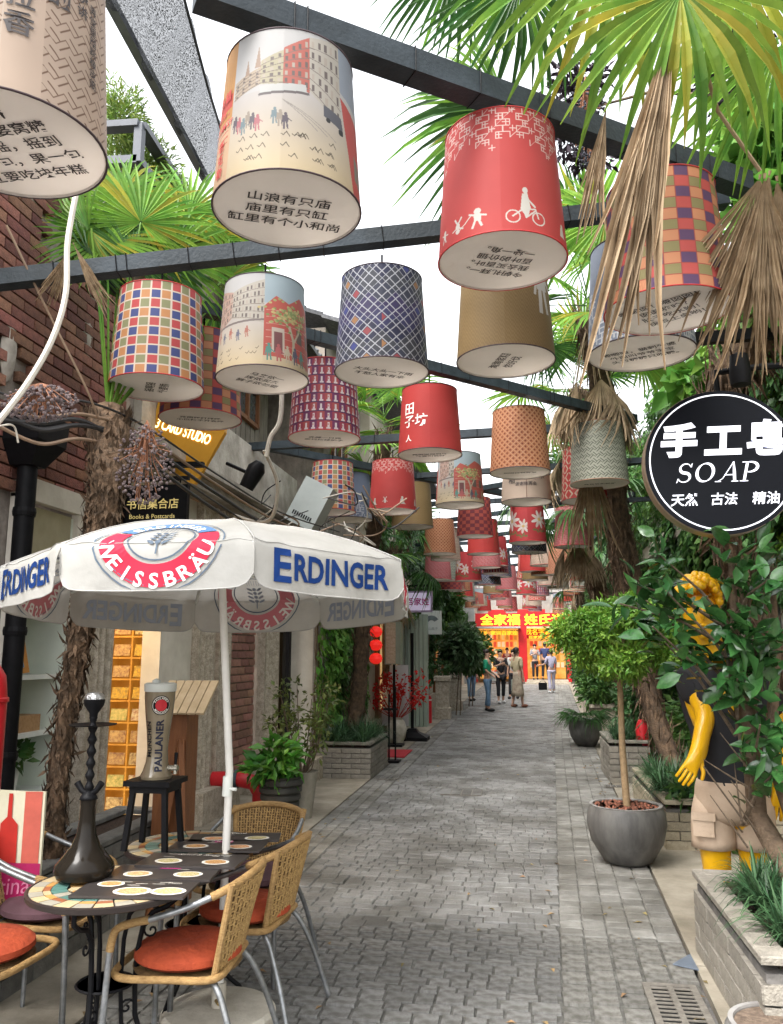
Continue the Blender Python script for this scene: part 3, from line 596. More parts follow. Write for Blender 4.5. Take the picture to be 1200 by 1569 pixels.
def shade_tex(kind):
    u, v = grid(W_, H_); k = kind
    def mix(c1, c2, m): return np.where(m[..., None], np.array(c2), np.array(c1)).astype(np.float32)
    if k in ('gridcheck', 'redcheck', 'redcheck2', 'smallcheck'):
        nu, nv = (26, 10) if k == 'gridcheck' else (24, 11) if k != 'smallcheck' else (30, 13)
        i = np.floor(u*nu).astype(int); j = np.floor(v*nv).astype(int); fu, fv = u*nu % 1, v*nv % 1
        O, Gn, R, Bl = ((.60, .26, .09), (.30, .30, .15), (.55, .06, .06), (.07, .09, .26)) if k == 'gridcheck' else ((.68, .27, .12), (.32, .27, .11), (.60, .075, .06), (.14, .07, .16))
        a = np.zeros((H_, W_, 3), np.float32); par = (j % 2)
        for c, m in ((O, (i % 2 == 0) & (par == 0)), (Gn, (i % 2 == 0) & (par == 1)), (Bl, (i % 2 == 1) & (par == 0)), (R, (i % 2 == 1) & (par == 1))): a[m] = c
        if k == 'redcheck2': a = np.where(((i+j) % 2 == 0)[..., None], np.array((.60, .10, .07)), np.array((.28, .05, .07))).astype(np.float32)
        ln = .075 if k in ('gridcheck', 'smallcheck') else .04
        m = (fu < ln) | (fu > 1-ln) | (fv < ln) | (fv > 1-ln)
        a[m] = (.75, .62, .50) if k in ('gridcheck', 'smallcheck') else (.42, .07, .05)
        return a
    if k in ('navy', 'navy2'):
        n = 10; p = (u*n*1.0+v*n*.36) ; q = (u*n*1.0-v*n*.36); fp, fq = p % 1, q % 1; ip, iq = np.floor(p).astype(int), np.floor(q).astype(int)
        a = canvas(W_, H_, (.035, .038, .075)); h = ((ip*7+iq*13) % 5)
        for c, s in (((.05, .055, .085), 0), ((.045, .045, .12), 1), ((.06, .065, .08), 2), ((.05, .04, .11), 3)): a[h == s] = c
        ctr = (abs(fp-.5) < .16) & (abs(fq-.5) < .16); hh = ((ip*3+iq*5) % 7)
        for c, s in (((.30, .05, .06), 0), ((.35, .17, .07), 2), ((.05, .06, .22), 4)): a[ctr & (hh == s)] = c
        for d in (.0, .28, .72): a[((abs(fp-d) < .026) | (abs(fq-d) < .026)) ] = (.42, .42, .46)
        big = (fp > .33) & (fp < .68) & (fq > .33) & (fq < .68) & ((ip+iq) % 2 == 0); a[big & ~ctr] = (.04, .045, .09)
        return a
    if k in ('redlattice', 'redlattice2'):
        a = canvas(W_, H_, (.50, .035, .03)); n = 54; x = u*n; y = (1-v)*n*.36; i, j = np.floor(x).astype(int), np.floor(y).astype(int)
        hgt = 7.2-2.4*np.abs(np.sin(i*.37))-((i*13) % 3)*.5
        if k == 'redlattice2': hgt = hgt*.8
        fx, fy = x % 1, y % 1; on = ((fx < .15) & ((i+j) % 2 == 0)) | ((fy < .15) & ((i+j*3) % 3 != 0)) | (((fx+fy) % 1 < .1) & ((i*5+j) % 4 == 0)) | (abs(fx-.5) < .07) & ((i+2*j) % 3 == 0) | (abs(fy-.5) < .07) & ((i*2+j) % 3 == 0)
        a[on & (j < hgt)] = (.72, .5, .45)
        if k == 'redlattice':
            for x0 in (0, 384):
                for dx, kd, s in ((20, 'kid', 24), (62, 'tumble', 30), (105, 'kid', 36), (196, 'bike', 50), (290, 'squat', 30)): px_fig(a, (x0+dx) % 768, 255, s, W2, kd)
                stroke(a, [(x0+66, 250), (x0+80, 240), (x0+92, 228)], 2, W2)
        else:
            for x0 in (0, 256, 512): px_fig(a, x0+50, 250, 44, W2, 'squat'); px_fig(a, x0+150, 250, 40, W2, 'squat'); px_fig(a, x0+215, 245, 30, W2, 'tumble')
        return a
    if k == 'gold':
        n = 60; x = u*n*2; y = v*n*.75; wv = ((x+y) % 1 < .5) ^ ((np.floor(x/2)+np.floor(y)) % 2 == 0)
        a = mix((.33, .215, .09), (.25, .16, .06), wv)
        for x0 in (40,): px_fig(a, x0+30, 170, 92, W2*1.1, 'stand')
        for x0 in (240,): px_fig(a, x0, 200, 95, W2*1.1, 'stand'); px_fig(a, x0+55, 200, 50, W2*1.1, 'kid')
        return a
    if k == 'arches':
        a = canvas(W_, H_, (.30, .03, .06)); nu, nv = 30, 8; fu, fv = u*nu % 1, v*nv % 1; i = np.floor(u*nu).astype(int); j = np.floor(v*nv).astype(int)
        a[(i+j) % 3 == 0] = (.36, .05, .05); a[((i+j) % 3 == 1)] = (.16, .03, .10)
        a[(fu > .38) & (fu < .66) & (fv > .12) & (fv < .82)] = (.62, .52, .52); a[(fu > .25) & (fu < .8) & (fv > .12) & (fv < .28)] = (.62, .52, .52)
        a[(fu > .42) & (fu < .55) & (fv > .5) & (fv < .7) & (i % 2 == 0)] = (.5, .1, .08); a[(fv < .1)] = (.06, .03, .09); return a
    if k == 'plainred': return canvas(W_, H_, (.55, .028, .022))+np.float32(.02)*(RNG.random((H_, W_, 1)).astype(np.float32)-.5)
    if k in ('dots', 'dotsred'):
        a = canvas(W_, H_, (.50, .18, .07) if k == 'dots' else (.58, .22, .12)); n = 30; x = u*n+v*n*.36; y = u*n-v*n*.36; fx, fy = x % 1, y % 1
        a[(fx < .1) | (fy < .1)] = (.62, .36, .2); a[(abs(fx-.5) < .2) & (abs(fy-.5) < .2)] = (.22, .05, .02); return a
    if k in ('greylattice', 'beige'):
        bgc, ln = ((.40, .40, .32), (.13, .14, .10)) if k == 'greylattice' else ((.56, .42, .32), (.20, .11, .07))
        a = canvas(W_, H_, bgc); n = 26 if k == 'greylattice' else 28; x = u*n*1.0+v*n*.36; y = u*n*1.0-v*n*.36; i, j = np.floor(x).astype(int), np.floor(y).astype(int); fx, fy = x % 1, y % 1; t_ = .13 if k == 'greylattice' else .07
        a[((fx < t_) & ((i+j) % 2 == 0)) | ((fy < t_) & ((i+j) % 2 == 1)) | ((abs(fx-.5) < t_*.8) & ((i+j) % 2 == 0)) | ((abs(fy-.5) < t_*.8) & ((i+j) % 2 == 1))] = ln
        if k == 'beige': a[:, (np.arange(W_) % 256 > 206)] = bgc; a[:, (np.arange(W_) % 256 == 206)] = (.6, .5, .4)
        return a
    if k in ('blue', 'bluecrack'):
        a = canvas(W_, H_, (.20, .235, .33) if k == 'blue' else (.26, .30, .38)); n = 44; i, j = np.floor(u*n).astype(int), np.floor((1-v)*n*.36*1.3).astype(int); fx, fy = u*n % 1, ((1-v)*n*.36*1.3) % 1
        hgt = 11+((i*7) % 5)*1.0+3*np.sin(i*.5); h1 = (i*73+j*37+(i*j) % 11) % 7
        on = (j > hgt) & (((fx < .25) & (h1 % 2 == 0)) | ((fy < .25) & (h1 % 3 != 0)) | ((abs(fx-.6) < .12) & (h1 > 3)))
        a[on] = (.60, .60, .64) if k == 'blue' else (.68, .70, .72); return a
    if k == 'hex':
        a = canvas(W_, H_, (.55, .04, .035)); n = 12; x = u*n; y = v*n*.5; j = np.floor(y).astype(int); fx = (x+.5*(j % 2)) % 1; fy = y % 1
        m = (abs(fx-.5)+abs(fy-.5)*.6 < .46) & (abs(fx-.5)+abs(fy-.5)*.6 > .30); a[m] = (.66, .55, .40); return a
    if k == 'pink':
        a = canvas(W_, H_, (.52, .07, .085)); n = 60; fx, fy = u*n % 1, (v*n*.36) % 1; a[(fx < .22) | (fy < .22)] = (.62, .28, .27); a[((np.floor(u*n)+np.floor(v*n*.36)) % 3 == 0) & (fx > .22) & (fy > .22)] = (.62, .16, .16); return a
    if k == 'flower':
        a = canvas(W_, H_, (.48, .025, .03))
        for fxp, fyp, s in ((90, 120, 62), (230, 150, 70), (370, 120, 66), (500, 155, 64), (640, 125, 70), (740, 170, 50)):
            for q in range(8):
                g_ = q*TAU/8+fxp; ell(a, fxp+math.cos(g_)*s*.55, fyp+math.sin(g_)*s*.55, s*.5, s*.17, (.68, .60, .56) if q % 2 else (.62, .50, .44), g_)
            ell(a, fxp, fyp, s*.2, s*.2, (.6, .38, .12)); 
            for q in range(5): ell(a, fxp-40+q*20, fyp+s*1.2+8*(q % 2), 16, 7, (.18, .16, .06), q)
        return a
    if k == 'hello': 
        a = canvas(W_, H_, (.58, .44, .34)); a[:, (np.arange(W_) % 192) < 3] = (.2, .09, .06); return a
    # street pictures: generic old town terraces
    a = canvas(W_, H_, (.50, .42, .30)); r = random.Random(hash(k) % 97 if False else {'streetA': 5, 'streetB': 8, 'streetC': 12}[k])
    a[:140] = (.48, .47, .46)
    gr = np.linspace(0, 1, H_-120)[:, None, None]; a[120:] = np.array((.47, .44, .42))*(1-gr)+np.array((.56, .44, .26))*gr
    def terrace(x0, x1, y0a, y0b, yba, ybb, c):
        poly(a, [(x0, yba), (x0, y0a), (x1, y0b), (x1, ybb)], c); nx_ = max(3, int(abs(x1-x0)/11))
        for fl in range(5):
            for q in range(nx_):
                t_ = (q+.5)/nx_; xx = x0+(x1-x0)*t_; top = y0a+(y0b-y0a)*t_; bot = yba+(ybb-yba)*t_; hh = (bot-top)/5.3; yy = top+hh*(fl+.35)
                poly(a, [(xx-2.6, yy), (xx-2.6, yy+hh*.55), (xx+2.6, yy+hh*.55), (xx+2.6, yy)], (.16, .13, .12) if (q+fl) % 3 else (.42, .36, .3))
            t0 = [(x0, y0a+(yba-y0a)*(fl+1)/5.3), (x1, y0b+(ybb-y0b)*(fl+1)/5.3)]; stroke(a, t0, 1.5, (.2, .16, .14))
    for base in (0, 384):
        if k == 'streetA':
            poly(a, [(base, 0), (base+92, 0), (base+92, 150), (base, 150)], (.50, .24, .055)); poly(a, [(base, 150), (base+92, 150), (base+92, 272), (base, 272)], (.56, .36, .22))
            poly(a, [(base+4, 108), (base+90, 100), (base+90, 128), (base+4, 134)], (.5, .05, .03))
            for q in range(6): stroke(a, [(base+8, 142+q*11), (base+84, 138+q*11)], 2.2 if q % 2 else 3.4, (.50, .1, .06))
            for q in range(10): stroke(a, [(base+10+q*8, 8+q*6), (base+24+q*6, 30+q*7), (base+12+q*7, 60+q*5)], 1, (.36, .17, .05))
            terrace(base+236, base+300, 12, -2, 118, 170, (.46, .42, .36)); terrace(base+190, base+236, 40, 12, 112, 122, (.44, .12, .09)); terrace(base+150, base+190, 62, 44, 108, 112, (.40, .36, .24)); terrace(base+96, base+150, 88, 74, 124, 108, (.42, .33, .24))
            poly(a, [(base+138, 74), (base+144, 30), (base+150, 74)], (.34, .24, .18)); poly(a, [(base+118, 84), (base+123, 52), (base+128, 84)], (.34, .24, .18))
            poly(a, [(base+300, 100), (base+384, 130), (base+384, 272), (base+330, 272)], (.46, .07, .06)); poly(a, [(base+300, 0), (base+384, 0), (base+384, 110), (base+300, 90)], (.30, .34, .40))
            for q in range(3): poly(a, [(base+338+q*14, 190+q*8), (base+350+q*14, 196+q*8), (base+350+q*14, 240+q*6), (base+338+q*14, 236+q*6)], (.2, .22, .18))
            poly(a, [(base+150, 112), (base+230, 108), (base+232, 124), (base+152, 128)], (.5, .5, .48)); stroke(a, [(base+150, 128), (base+234, 124)], 5, (.14, .12, .12))
            poly(a, [(base+262, 134), (base+300, 142), (base+304, 168), (base+262, 156)], (.12, .12, .14)); ell(a, base+270, 160, 5, 5, (.05, .05, .05)); ell(a, base+298, 170, 6, 6, (.05, .05, .05))
            for q in range(9): px_fig(a, base+104+q*9+(20 if q > 5 else 0), 186+(q % 3)*5, 19, ((.12, .1, .12), (.4, .12, .14), (.16, .22, .24), (.3, .25, .2))[q % 4], 'stand')
            for q in range(3): stroke(a, [(base+190, 140), (base+250+q*18, 190+q*3)], 1.2, (.3, .27, .24))
            for q in range(26): x_, y_ = base+110+r.random()*170, 205+(q % 3)*20; stroke(a, [(x_, y_), (x_+4, y_+3), (x_+9, y_-4), (x_+14, y_+5)], 1.4, (.10, .08, .06))
        else:
            mid = base+(190 if k == 'streetB' else 120)
            terrace(base+20, base+90, 30, 50, 170, 130, (.46, .30, .24)); terrace(base+90, mid, 50, 20, 130, 150, (.44, .40, .34))
            stroke(a, [(base+20, 150), (mid, 140)], 6, (.2, .16, .15))
            for q in range(5): px_fig(a, base+40+q*26, 190+(q % 2)*8, 20, (.15, .15, .2) if q % 2 else (.4, .14, .1), 'stand')
            for q in range(20): x_, y_ = base+20+r.random()*150, 222+(q % 3)*14; stroke(a, [(x_, y_), (x_+4, y_+3), (x_+9, y_-4)], 1.4, (.12, .09, .06))
            poly(a, [(mid, 0), (base+384, 0), (base+384, 70), (mid, 90)], (.34, .42, .46))
            poly(a, [(mid, 100), (mid+34, 66), (mid+74, 82), (mid+120, 50), (base+384, 84), (base+384, 252), (mid, 244)], (.46, .085, .06))
            for q in range(7): stroke(a, [(mid+6, 110+q*20), (base+380, 104+q*21)], 1.4, (.56, .3, .24))
            poly(a, [(mid+22, 160), (mid+22, 232), (mid+58, 236), (mid+58, 160)], (.52, .44, .36)); poly(a, [(mid+28, 172), (mid+28, 232), (mid+52, 234), (mid+52, 172)], (.2, .08, .08))
            for q in (0, 1): poly(a, [(mid+100+q*46, 150), (mid+100+q*46, 190), (mid+124+q*46, 192), (mid+124+q*46, 150)], (.16, .12, .1))
            stroke(a, [(mid+84, 250), (mid+88, 190), (mid+74, 150)], 9, (.46, .40, .28)); stroke(a, [(mid+86, 196), (mid+108, 160), (mid+118, 130)], 6, (.46, .40, .28)); stroke(a, [(mid+76, 156), (mid+50, 126)], 5, (.46, .40, .28))
            for q in range(150): ell(a, mid+80+r.gauss(0, 36), 116+r.gauss(0, 16), 5, 3.4, ((.34, .36, .14), (.22, .28, .10), (.50, .40, .16))[q % 3])
            for q in range(7): px_fig(a, mid+14+q*26, 256, 30, ((.10, .26, .22), (.42, .1, .1), (.5, .42, .3), (.12, .12, .16))[q % 4], 'stand')
    return a
def print_mat(kind):
    nm = 'print_'+kind
    if nm in MATS: return MATS[nm]
    a = np.roll(np.clip(shade_tex(kind), 0, 1), {'streetA': -190, 'streetB': -190, 'streetC': -150, 'redlattice': -150, 'gold': 45}.get(kind, 0), axis=1); h_, w_ = a.shape[:2]
    im = bpy.data.images.new(nm, w_, h_, float_buffer=True); px = np.ones((h_, w_, 4), np.float32); px[..., :3] = a[::-1]; im.pixels.foreach_set(px.ravel()); im.update(); im.pack()
    m = bpy.data.materials.new(nm); m.use_nodes = True; MATS[nm] = m; N = m.node_tree.nodes; L = m.node_tree.links; b = N['Principled BSDF']
    ti = N.new('ShaderNodeTexImage'); ti.image = im; ti.interpolation = 'Linear'
    try: im.colorspace_settings.name = 'Linear Rec.709'
    except Exception: im.colorspace_settings.is_data = True
    nz = N.new('ShaderNodeTexNoise'); nz.inputs['Scale'].default_value = 5; tc = N.new('ShaderNodeTexCoord'); L.new(tc.outputs['Object'], nz.inputs['Vector'])
    mr = N.new('ShaderNodeMapRange'); mr.inputs[3].default_value = .52; mr.inputs[4].default_value = .70; b.inputs['Specular IOR Level'].default_value = .15; L.new(nz.outputs[0], mr.inputs[0])
    hv = N.new('ShaderNodeHueSaturation'); hv.inputs['Saturation'].default_value = .93; L.new(ti.outputs[0], hv.inputs['Color']); L.new(mr.outputs[0], hv.inputs['Value']); L.new(hv.outputs[0], b.inputs['Base Color'])
    wv = N.new('ShaderNodeTexNoise'); wv.inputs['Scale'].default_value = 700; L.new(tc.outputs['Object'], wv.inputs['Vector']); bp = N.new('ShaderNodeBump'); bp.inputs['Strength'].default_value = .12; bp.inputs['Distance'].default_value = .002; L.new(wv.outputs[0], bp.inputs['Height']); L.new(bp.outputs[0], b.inputs['Normal'])
    b.inputs['Roughness'].default_value = .55
    tr = N.new('ShaderNodeBsdfTranslucent'); L.new(hv.outputs[0], tr.inputs[0]); ms = N.new('ShaderNodeMixShader'); ms.inputs[0].default_value = .12
    L.new(b.outputs[0], ms.inputs[1]); L.new(tr.outputs[0], ms.inputs[2]); L.new(ms.outputs[0], N['Material Output'].inputs[0]); return m
M_disc = mat('diffuser_paper', (.90, .86, .82), (.85, .81, .77), .6, 3, .05, 60, trans=.4)
M_rimd = mat('dark_piping', (.05, .03, .035), (.04, .02, .025), .6, 4); M_rimr = mat('red_piping', (.42, .03, .03), (.35, .02, .02), .6, 4); M_rimb = mat('brown_piping', (.30, .15, .09), (.25, .12, .07), .6, 4)
M_ink = mat('ink', (.03, .025, .025), (.04, .03, .03), .6, 4)
M_wink = mat('white_ink', (.78, .74, .70), (.74, .7, .66), .6, 4)
_LM = {}
def lamp_meshes(kind, rim, n=48):
    k = (kind, n, rim.name)
    if k in _LM: return _LM[k]
    q = MB(); vs = []; fs = []; uv = []
    for i in range(n+1): g_ = TAU*i/n; vs += [(RB*math.cos(g_), RB*math.sin(g_), 0), (RTp*math.cos(g_), RTp*math.sin(g_), HL)]
    for i in range(n): fs.append((2*i, 2*i+2, 2*i+3, 2*i+1)); uv.append([(i/n, 0), ((i+1)/n, 0), ((i+1)/n, 1), (i/n, 1)])
    q.add(vs, fs, 0, uv)
    q.add([(v_[0]*.985, v_[1]*.985, v_[2]) for v_ in vs], [f[::-1] for f in fs], 1)
    shade = q.mesh('shade', [print_mat(kind), M_disc], smooth='all')
    q = MB(); q.prism([((RB-.006)*math.cos(TAU*i/n), (RB-.006)*math.sin(TAU*i/n)) for i in range(n)], .006, Matrix.Translation((0, 0, .008))); bot = q.mesh('diffuser', M_disc)
    q = MB(); q.tube([(RB*math.cos(TAU*i/n), RB*math.sin(TAU*i/n), .002) for i in range(n+1)], .0038, 6, cap=False); rm = q.mesh('rim', rim, smooth='all'); q = MB(); q.tube([(RTp*math.cos(TAU*i/n), RTp*math.sin(TAU*i/n), HL) for i in range(n+1)], .0035, 6, cap=False); rt_ = q.mesh('top_rim', rim, smooth='all')
    q = MB()
    for i in range(3): g_ = TAU*i/3+.4; q.tube([(RTp*math.cos(g_), RTp*math.sin(g_), HL-.01), (0, 0, HL-.02)], .004, 5)
    q.tube([(0, 0, HL-.02), (0, 0, HL+.05), (.02, 0, HL+.085), (.035, 0, HL+.15)], .007, 6); q.tube([(0, 0, HL+.03), (-.02, 0, HL+.085), (-.035, 0, HL+.15)], .007, 6); q.lathe([(.03, HL-.06), (.03, HL-.01), (.01, HL+.01)], n=10)
    hk = q.mesh('hanger', M_black); _LM[k] = (shade, bot, rm, hk, rt_); return _LM[k]
def cyl(ang, h, lift=.003):      # x metres round the shade, y metres up it, about azimuth ang
    def fn(a, b):
        t_ = h+b; r = RB+(RTp-RB)*t_/HL+lift; g_ = ang+a/(RB*.94); return (r*math.cos(g_), r*math.sin(g_), t_)
    return fn
GRP = 'printed drum lanterns hanging from the overhead beams'
def lantern(u, v, wpx, kind, label, rim=None, lines=None, face=0, trot=0, tsize=.055, n=48, D_=None, side=None, ink=None):
    p = D(u, v, D_ or FPX*.55/wpx)
    rim = rim or M_rimb; sh_, bo, rm, hk, rt_ = lamp_meshes(kind, rim, n)
    t = thing('hanging_lantern', label, 'lantern', p, GRP, rz=0)
    az = math.atan2(-p.y, -p.x)   # lantern turned to face the camera, prints and text turn with it
    t.rotation_euler = (0, 0, az+face)
    for nm, me in (('shade', sh_), ('diffuser', bo), ('rim', rm), ('hanger', hk), ('top_rim', rt_)): link(nm, me, t)
    if lines:
        q = MB(); c, s = math.cos(trot), math.sin(trot)
        for i, tx in enumerate(lines):
            yy = ((len(lines)-1)/2-i)*tsize*1.28
            def fn(a, b, yy=yy): b = b+yy; X, Y = a*c-b*s, a*s+b*c; return (Y, X, .0035)
            text_into(q, tx, fn, height=None, size=tsize, bold=.012)
        part('lettering', q, M_ink, t, world=False)
    if side:
        q = MB()
        for tx, ang, h, hh, vert in side:
            if vert:
                for i, ch in enumerate(tx): text_into(q, ch, cyl(ang, h-i*hh*1.15), height=hh, bold=.012)
            else: text_into(q, tx, cyl(ang, h), height=hh, bold=.01)
        part('side_lettering', q, ink or M_wink, t, world=False)
    return t
# bottom text orientation: x of the text runs along the lantern's local Y, see fn
A = lantern
A(12, 226, 288, 'beige', 'huge beige lattice printed lantern cut off at the top left corner', M_rimd, ['外婆桥', '猫刺外婆窝糖', '摇啊摇，摇到', '糖一包，果一包', '还要吃块年糕'], tsize=.055, trot=.9, side=[('欢额', .15, .46, .085, True), ('拉香', -.25, .30, .075, True), ('弄堂里厢跳橡皮筋', .62, .40, .030, True), ('侬讲伊讲', .44, .5, .04, True)], ink=M_ink, face=.25)
A(440, 325, 226, 'streetA', 'large lantern printed with an old town street and cars, temple rhyme on its base', M_rimd, ['山浪有只庙', '庙里有只缸', '缸里有个小和尚'], tsize=.062, trot=-.22, side=[('家有囍', -1.12, .36, .045, False), ('永安百货', -1.12, .29, .022, False), ('FEN YAM ST', -1.10, .24, .024, False), ('老克勒', -1.0, .16, .045, True)], ink=M_rimr, face=-.1)
A(770, 403, 196, 'redlattice', 'large red lantern with white lattice on top and white figures and a cyclist below', M_rimr, ['今朝礼拜一。', '我去买百叶。', '百叶的价钿', '一块一角。'], tsize=.05, trot=2.75)
A(1022, 478, 187, 'redcheck', 'large red and orange checked lantern behind the hanging dead palm leaf', M_rimr, ['嗯囡囡！嗯囡囡！', '囡囡嗨啥？', '肚子吃水哟！', '快点上桌哟！'], tsize=.05, trot=.42)
A(983, 543, 160, 'bluecrack', 'pale blue lantern with white maze print tucked behind the large checked one', M_rimd, ['唧唧喳，猫刺外婆', '外面叫爷爷宝宝', '头顶糖糖只吃糖。'], tsize=.048, trot=.25)
A(240, 595, 142, 'gridcheck', 'white gridded lantern of orange, blue, red and green squares beside the red one', M_rimr, ['摇啊摇', '外婆桥'], tsize=.06, trot=1.5)
A(307, 643, 124, 'redcheck', 'red checked lantern half hidden behind the white gridded lantern', M_rimr, ['落雨喽打烊喽', '小巴辣子开会喽'], tsize=.045)
A(402, 583, 141, 'streetB', 'lantern printed with a red brick house and tree over a crowd', M_rimd, ['马来侬一', '拨侬买条', '裤子侬勿要'], tsize=.055, trot=-.45)
A(585, 572, 144, 'navy', 'navy blue diamond lattice lantern in the middle of the picture', M_rimd, ['大头大头一下雨', '不愁人家有伞'], tsize=.052, trot=-.35)
A(775, 555, 150, 'gold', 'gold woven lantern with white figure, below the large red lantern', M_rimd, ['淘淘浆糊', '侬好伐'], tsize=.06, trot=1.2)
A(497, 673, 110, 'arches', 'crimson and white patterned lantern with dark bands under the navy one', M_rimr, ['赤膊一只鸡', '买只煤球炉子'], tsize=.05, trot=-.1)
A(659, 698, 98, 'plainred', 'plain bright red lantern with white square characters on its left', M_rimd, ['摇啊摇摇到外', '外婆叫我好'], tsize=.05, trot=.1, side=[('田', -.74, .36, .10, False), ('子坊', -.50, .25, .11, False), ('人', -.72, .1, .06, False)])
A(797, 725, 92, 'dots', 'orange lantern covered with small dark diamond dots', M_rimd, ['囡囡白相弄堂'], tsize=.05)
A(919, 742, 88, 'greylattice', 'grey green lattice lantern right of the orange dotted one', M_rimb, ['笃笃笃卖糖粥'], tsize=.05)
A(509, 785, 72, 'gridcheck', 'small white gridded lantern in front of the blue one', M_rimr)
A(537, 797, 67, 'blue', 'small dusty blue lantern behind the small gridded one', M_rimd, face=.4)
A(602, 784, 73, 'redlattice2', 'small red lantern with white lattice top and crouching figures', M_rimr)
A(632, 808, 64, 'gold', 'small gold lantern with white silhouette behind the small red one', M_rimd, face=2.6)
A(705, 775, 75, 'streetC', 'small lantern printed with trees and a busy red lane', M_rimd)
A(807, 770, 77, 'hello', 'small cream lantern with brush characters under the orange dotted one', M_rimd, side=[('侬好', 0, .30, .11, False), ('白相', -.62, .3, .08, True), ('谢谢侬再会', 0, .16, .045, False), ('茶', .7, .26, .08, False)], ink=M_ink)
A(900, 768, 78, 'hex', 'small red lantern with cream hexagons behind the grey lattice one', M_rimr)
A(728, 822, 56, 'redcheck2', 'small dark red checked lantern over the plain red one', M_rimr, n=32)
A(674, 849, 50, 'dots', 'small pale orange dotted lantern above the pink one', M_rimb, n=32)
A(683, 858, 46, 'beige', 'small tan lantern partly behind the pale orange dotted one', M_rimb, n=32)
A(809, 832, 57, 'flower', 'small red lantern with white blossoms above a navy one', M_rimr, n=32)
A(811, 847, 54, 'navy2', 'small navy lantern whose lower edge shows under the blossom lantern', M_rimd, n=32)
A(878, 838, 57, 'pink', 'small pink woven lantern at the right in front of the palms', M_rimr, n=32)
A(741, 849, 50, 'plainred', 'small plain red lantern below the dark red checked one', M_rimr, n=32)
A(671, 888, 42, 'pink', 'little pink woven lantern nearest the left plants', M_rimr, n=32)
A(718, 890, 41, 'flower', 'little red lantern with a white blossom right of the pink one', M_rimr, n=32)
A(758, 867, 42, 'flower', 'little blossom lantern above the little navy one', M_rimr, n=32, face=1)
A(766, 884, 37, 'navy', 'little navy lantern in the middle of the far cluster', M_rimd, n=24)
A(690, 904, 36, 'redcheck2', 'little checked lantern below the little pink one', M_rimr, n=24)
A(817, 876, 42, 'plainred', 'little plain red lantern over a gold one on the right of centre', M_rimr, n=24)
A(820, 889, 40, 'gold', 'little gold lantern below the right hand plain red one', M_rimd, n=24)
A(863, 880, 46, 'dotsred', 'little salmon dotted lantern behind the trailing palm tips', M_rimb, n=24)
A(855, 902, 34, 'greylattice', 'little pale grey lantern below the salmon one', M_rimb, n=24)
kinds = ['pink', 'plainred', 'flower', 'navy', 'dots', 'beige', 'redcheck2', 'streetC', 'hex', 'gold', 'greylattice', 'arches']
words = dict(pink='pink', plainred='plain red', flower='blossom printed', navy='navy lattice', dots='orange dotted', beige='tan', redcheck2='dark red checked', streetC='picture printed', hex='hexagon printed', gold='gold', greylattice='grey lattice', arches='crimson banded')
kk = 0; RF = random.Random(21)
for row, yy in enumerate((15.6, 17.0, 18.6, 20.2, 21.8, 23.6, 25.6, 27.8, 30.2, 33.0)):
    for c in range(4):
        x_ = -1.75+1.05*c+RF.uniform(-.2, .2)+(0.25 if row % 2 else 0)
        if row < 2 and c in (0, 3): continue
        kd = kinds[(kk*5+row) % 12]; kk += 1; pz = 3.07+RF.uniform(-.05, .08)
        rowname = ('first', 'second', 'third', 'fourth', 'fifth', 'sixth', 'seventh', 'eighth', 'ninth', 'last')[row]
        sh_, bo, rm, hk, rt_ = lamp_meshes(kd, M_rimr, 24)
        t = thing('hanging_lantern', 'tiny far %s lantern, %s from the left in the %s distant row' % (words[kd], ('first', 'second', 'third', 'last')[c], rowname), 'lantern', (x_, yy+RF.uniform(-.3, .3), pz), GRP, rz=RF.uniform(0, 6))
        for nm, me in (('shade', sh_), ('diffuser', bo), ('rim', rm), ('hanger', hk), ('top_rim', rt_)): link(nm, me, t)
# ================================================================== parasol
M_cloth = mat('parasol_cloth', (.52, .51, .48), (.44, .43, .40), .85, 5, .35, 11, trans=.3, dirt=.18)
M_blue, M_bluei = mat('ink_blue', (.010, .036, .15), (.008, .03, .12), .8, spec=.1), mat('ink_blue_through', (.26, .29, .35), (.24, .27, .33), .8)
M_pred, M_predi = mat('ink_red', (.50, .012, .045), (.46, .01, .04), .7), mat('ink_red_through', (.48, .16, .18), (.45, .14, .16), .8)
M_pwh, M_pwhi = mat('ink_white', (.85, .84, .82), (.8, .79, .77), .7), mat('ink_white_through', (.66, .62, .58), (.62, .58, .55), .8)
M_pgr = mat('print_grey', (.45, .46, .44), (.4, .41, .4), .8); M_pln = mat('print_line', (.10, .14, .18), (.08, .1, .14), .8)
UP = G(334, 1574); UR, UZ, UA = .875, 1.832, 2.062
para = thing('parasol', 'white octagonal beer garden parasol with blue lettering and red ring emblems over the cafe tables', 'parasol', UP)
toc = Vector((-UP.x, -UP.y, 0)).normalized(); rgt = Vector((0, 0, 1)).cross(toc) ; 
if rgt.dot(Rt) < 0: rgt = -rgt
CUP = UP+toc*.02-rgt*.062
def corner(th, r=UR):
    a = math.radians(th); n = toc*math.cos(a)*r+rgt*math.sin(a)*r; return Vector((CUP.x+n.x, CUP.y+n.y, UZ+.055*math.cos(a)*r/UR))
APEX = Vector((CUP.x, CUP.y, UA)); ANG = [8.5+45*k for k in range(8)]
EL = (corner(8.5)-corner(53.5)).length; SLP = .90
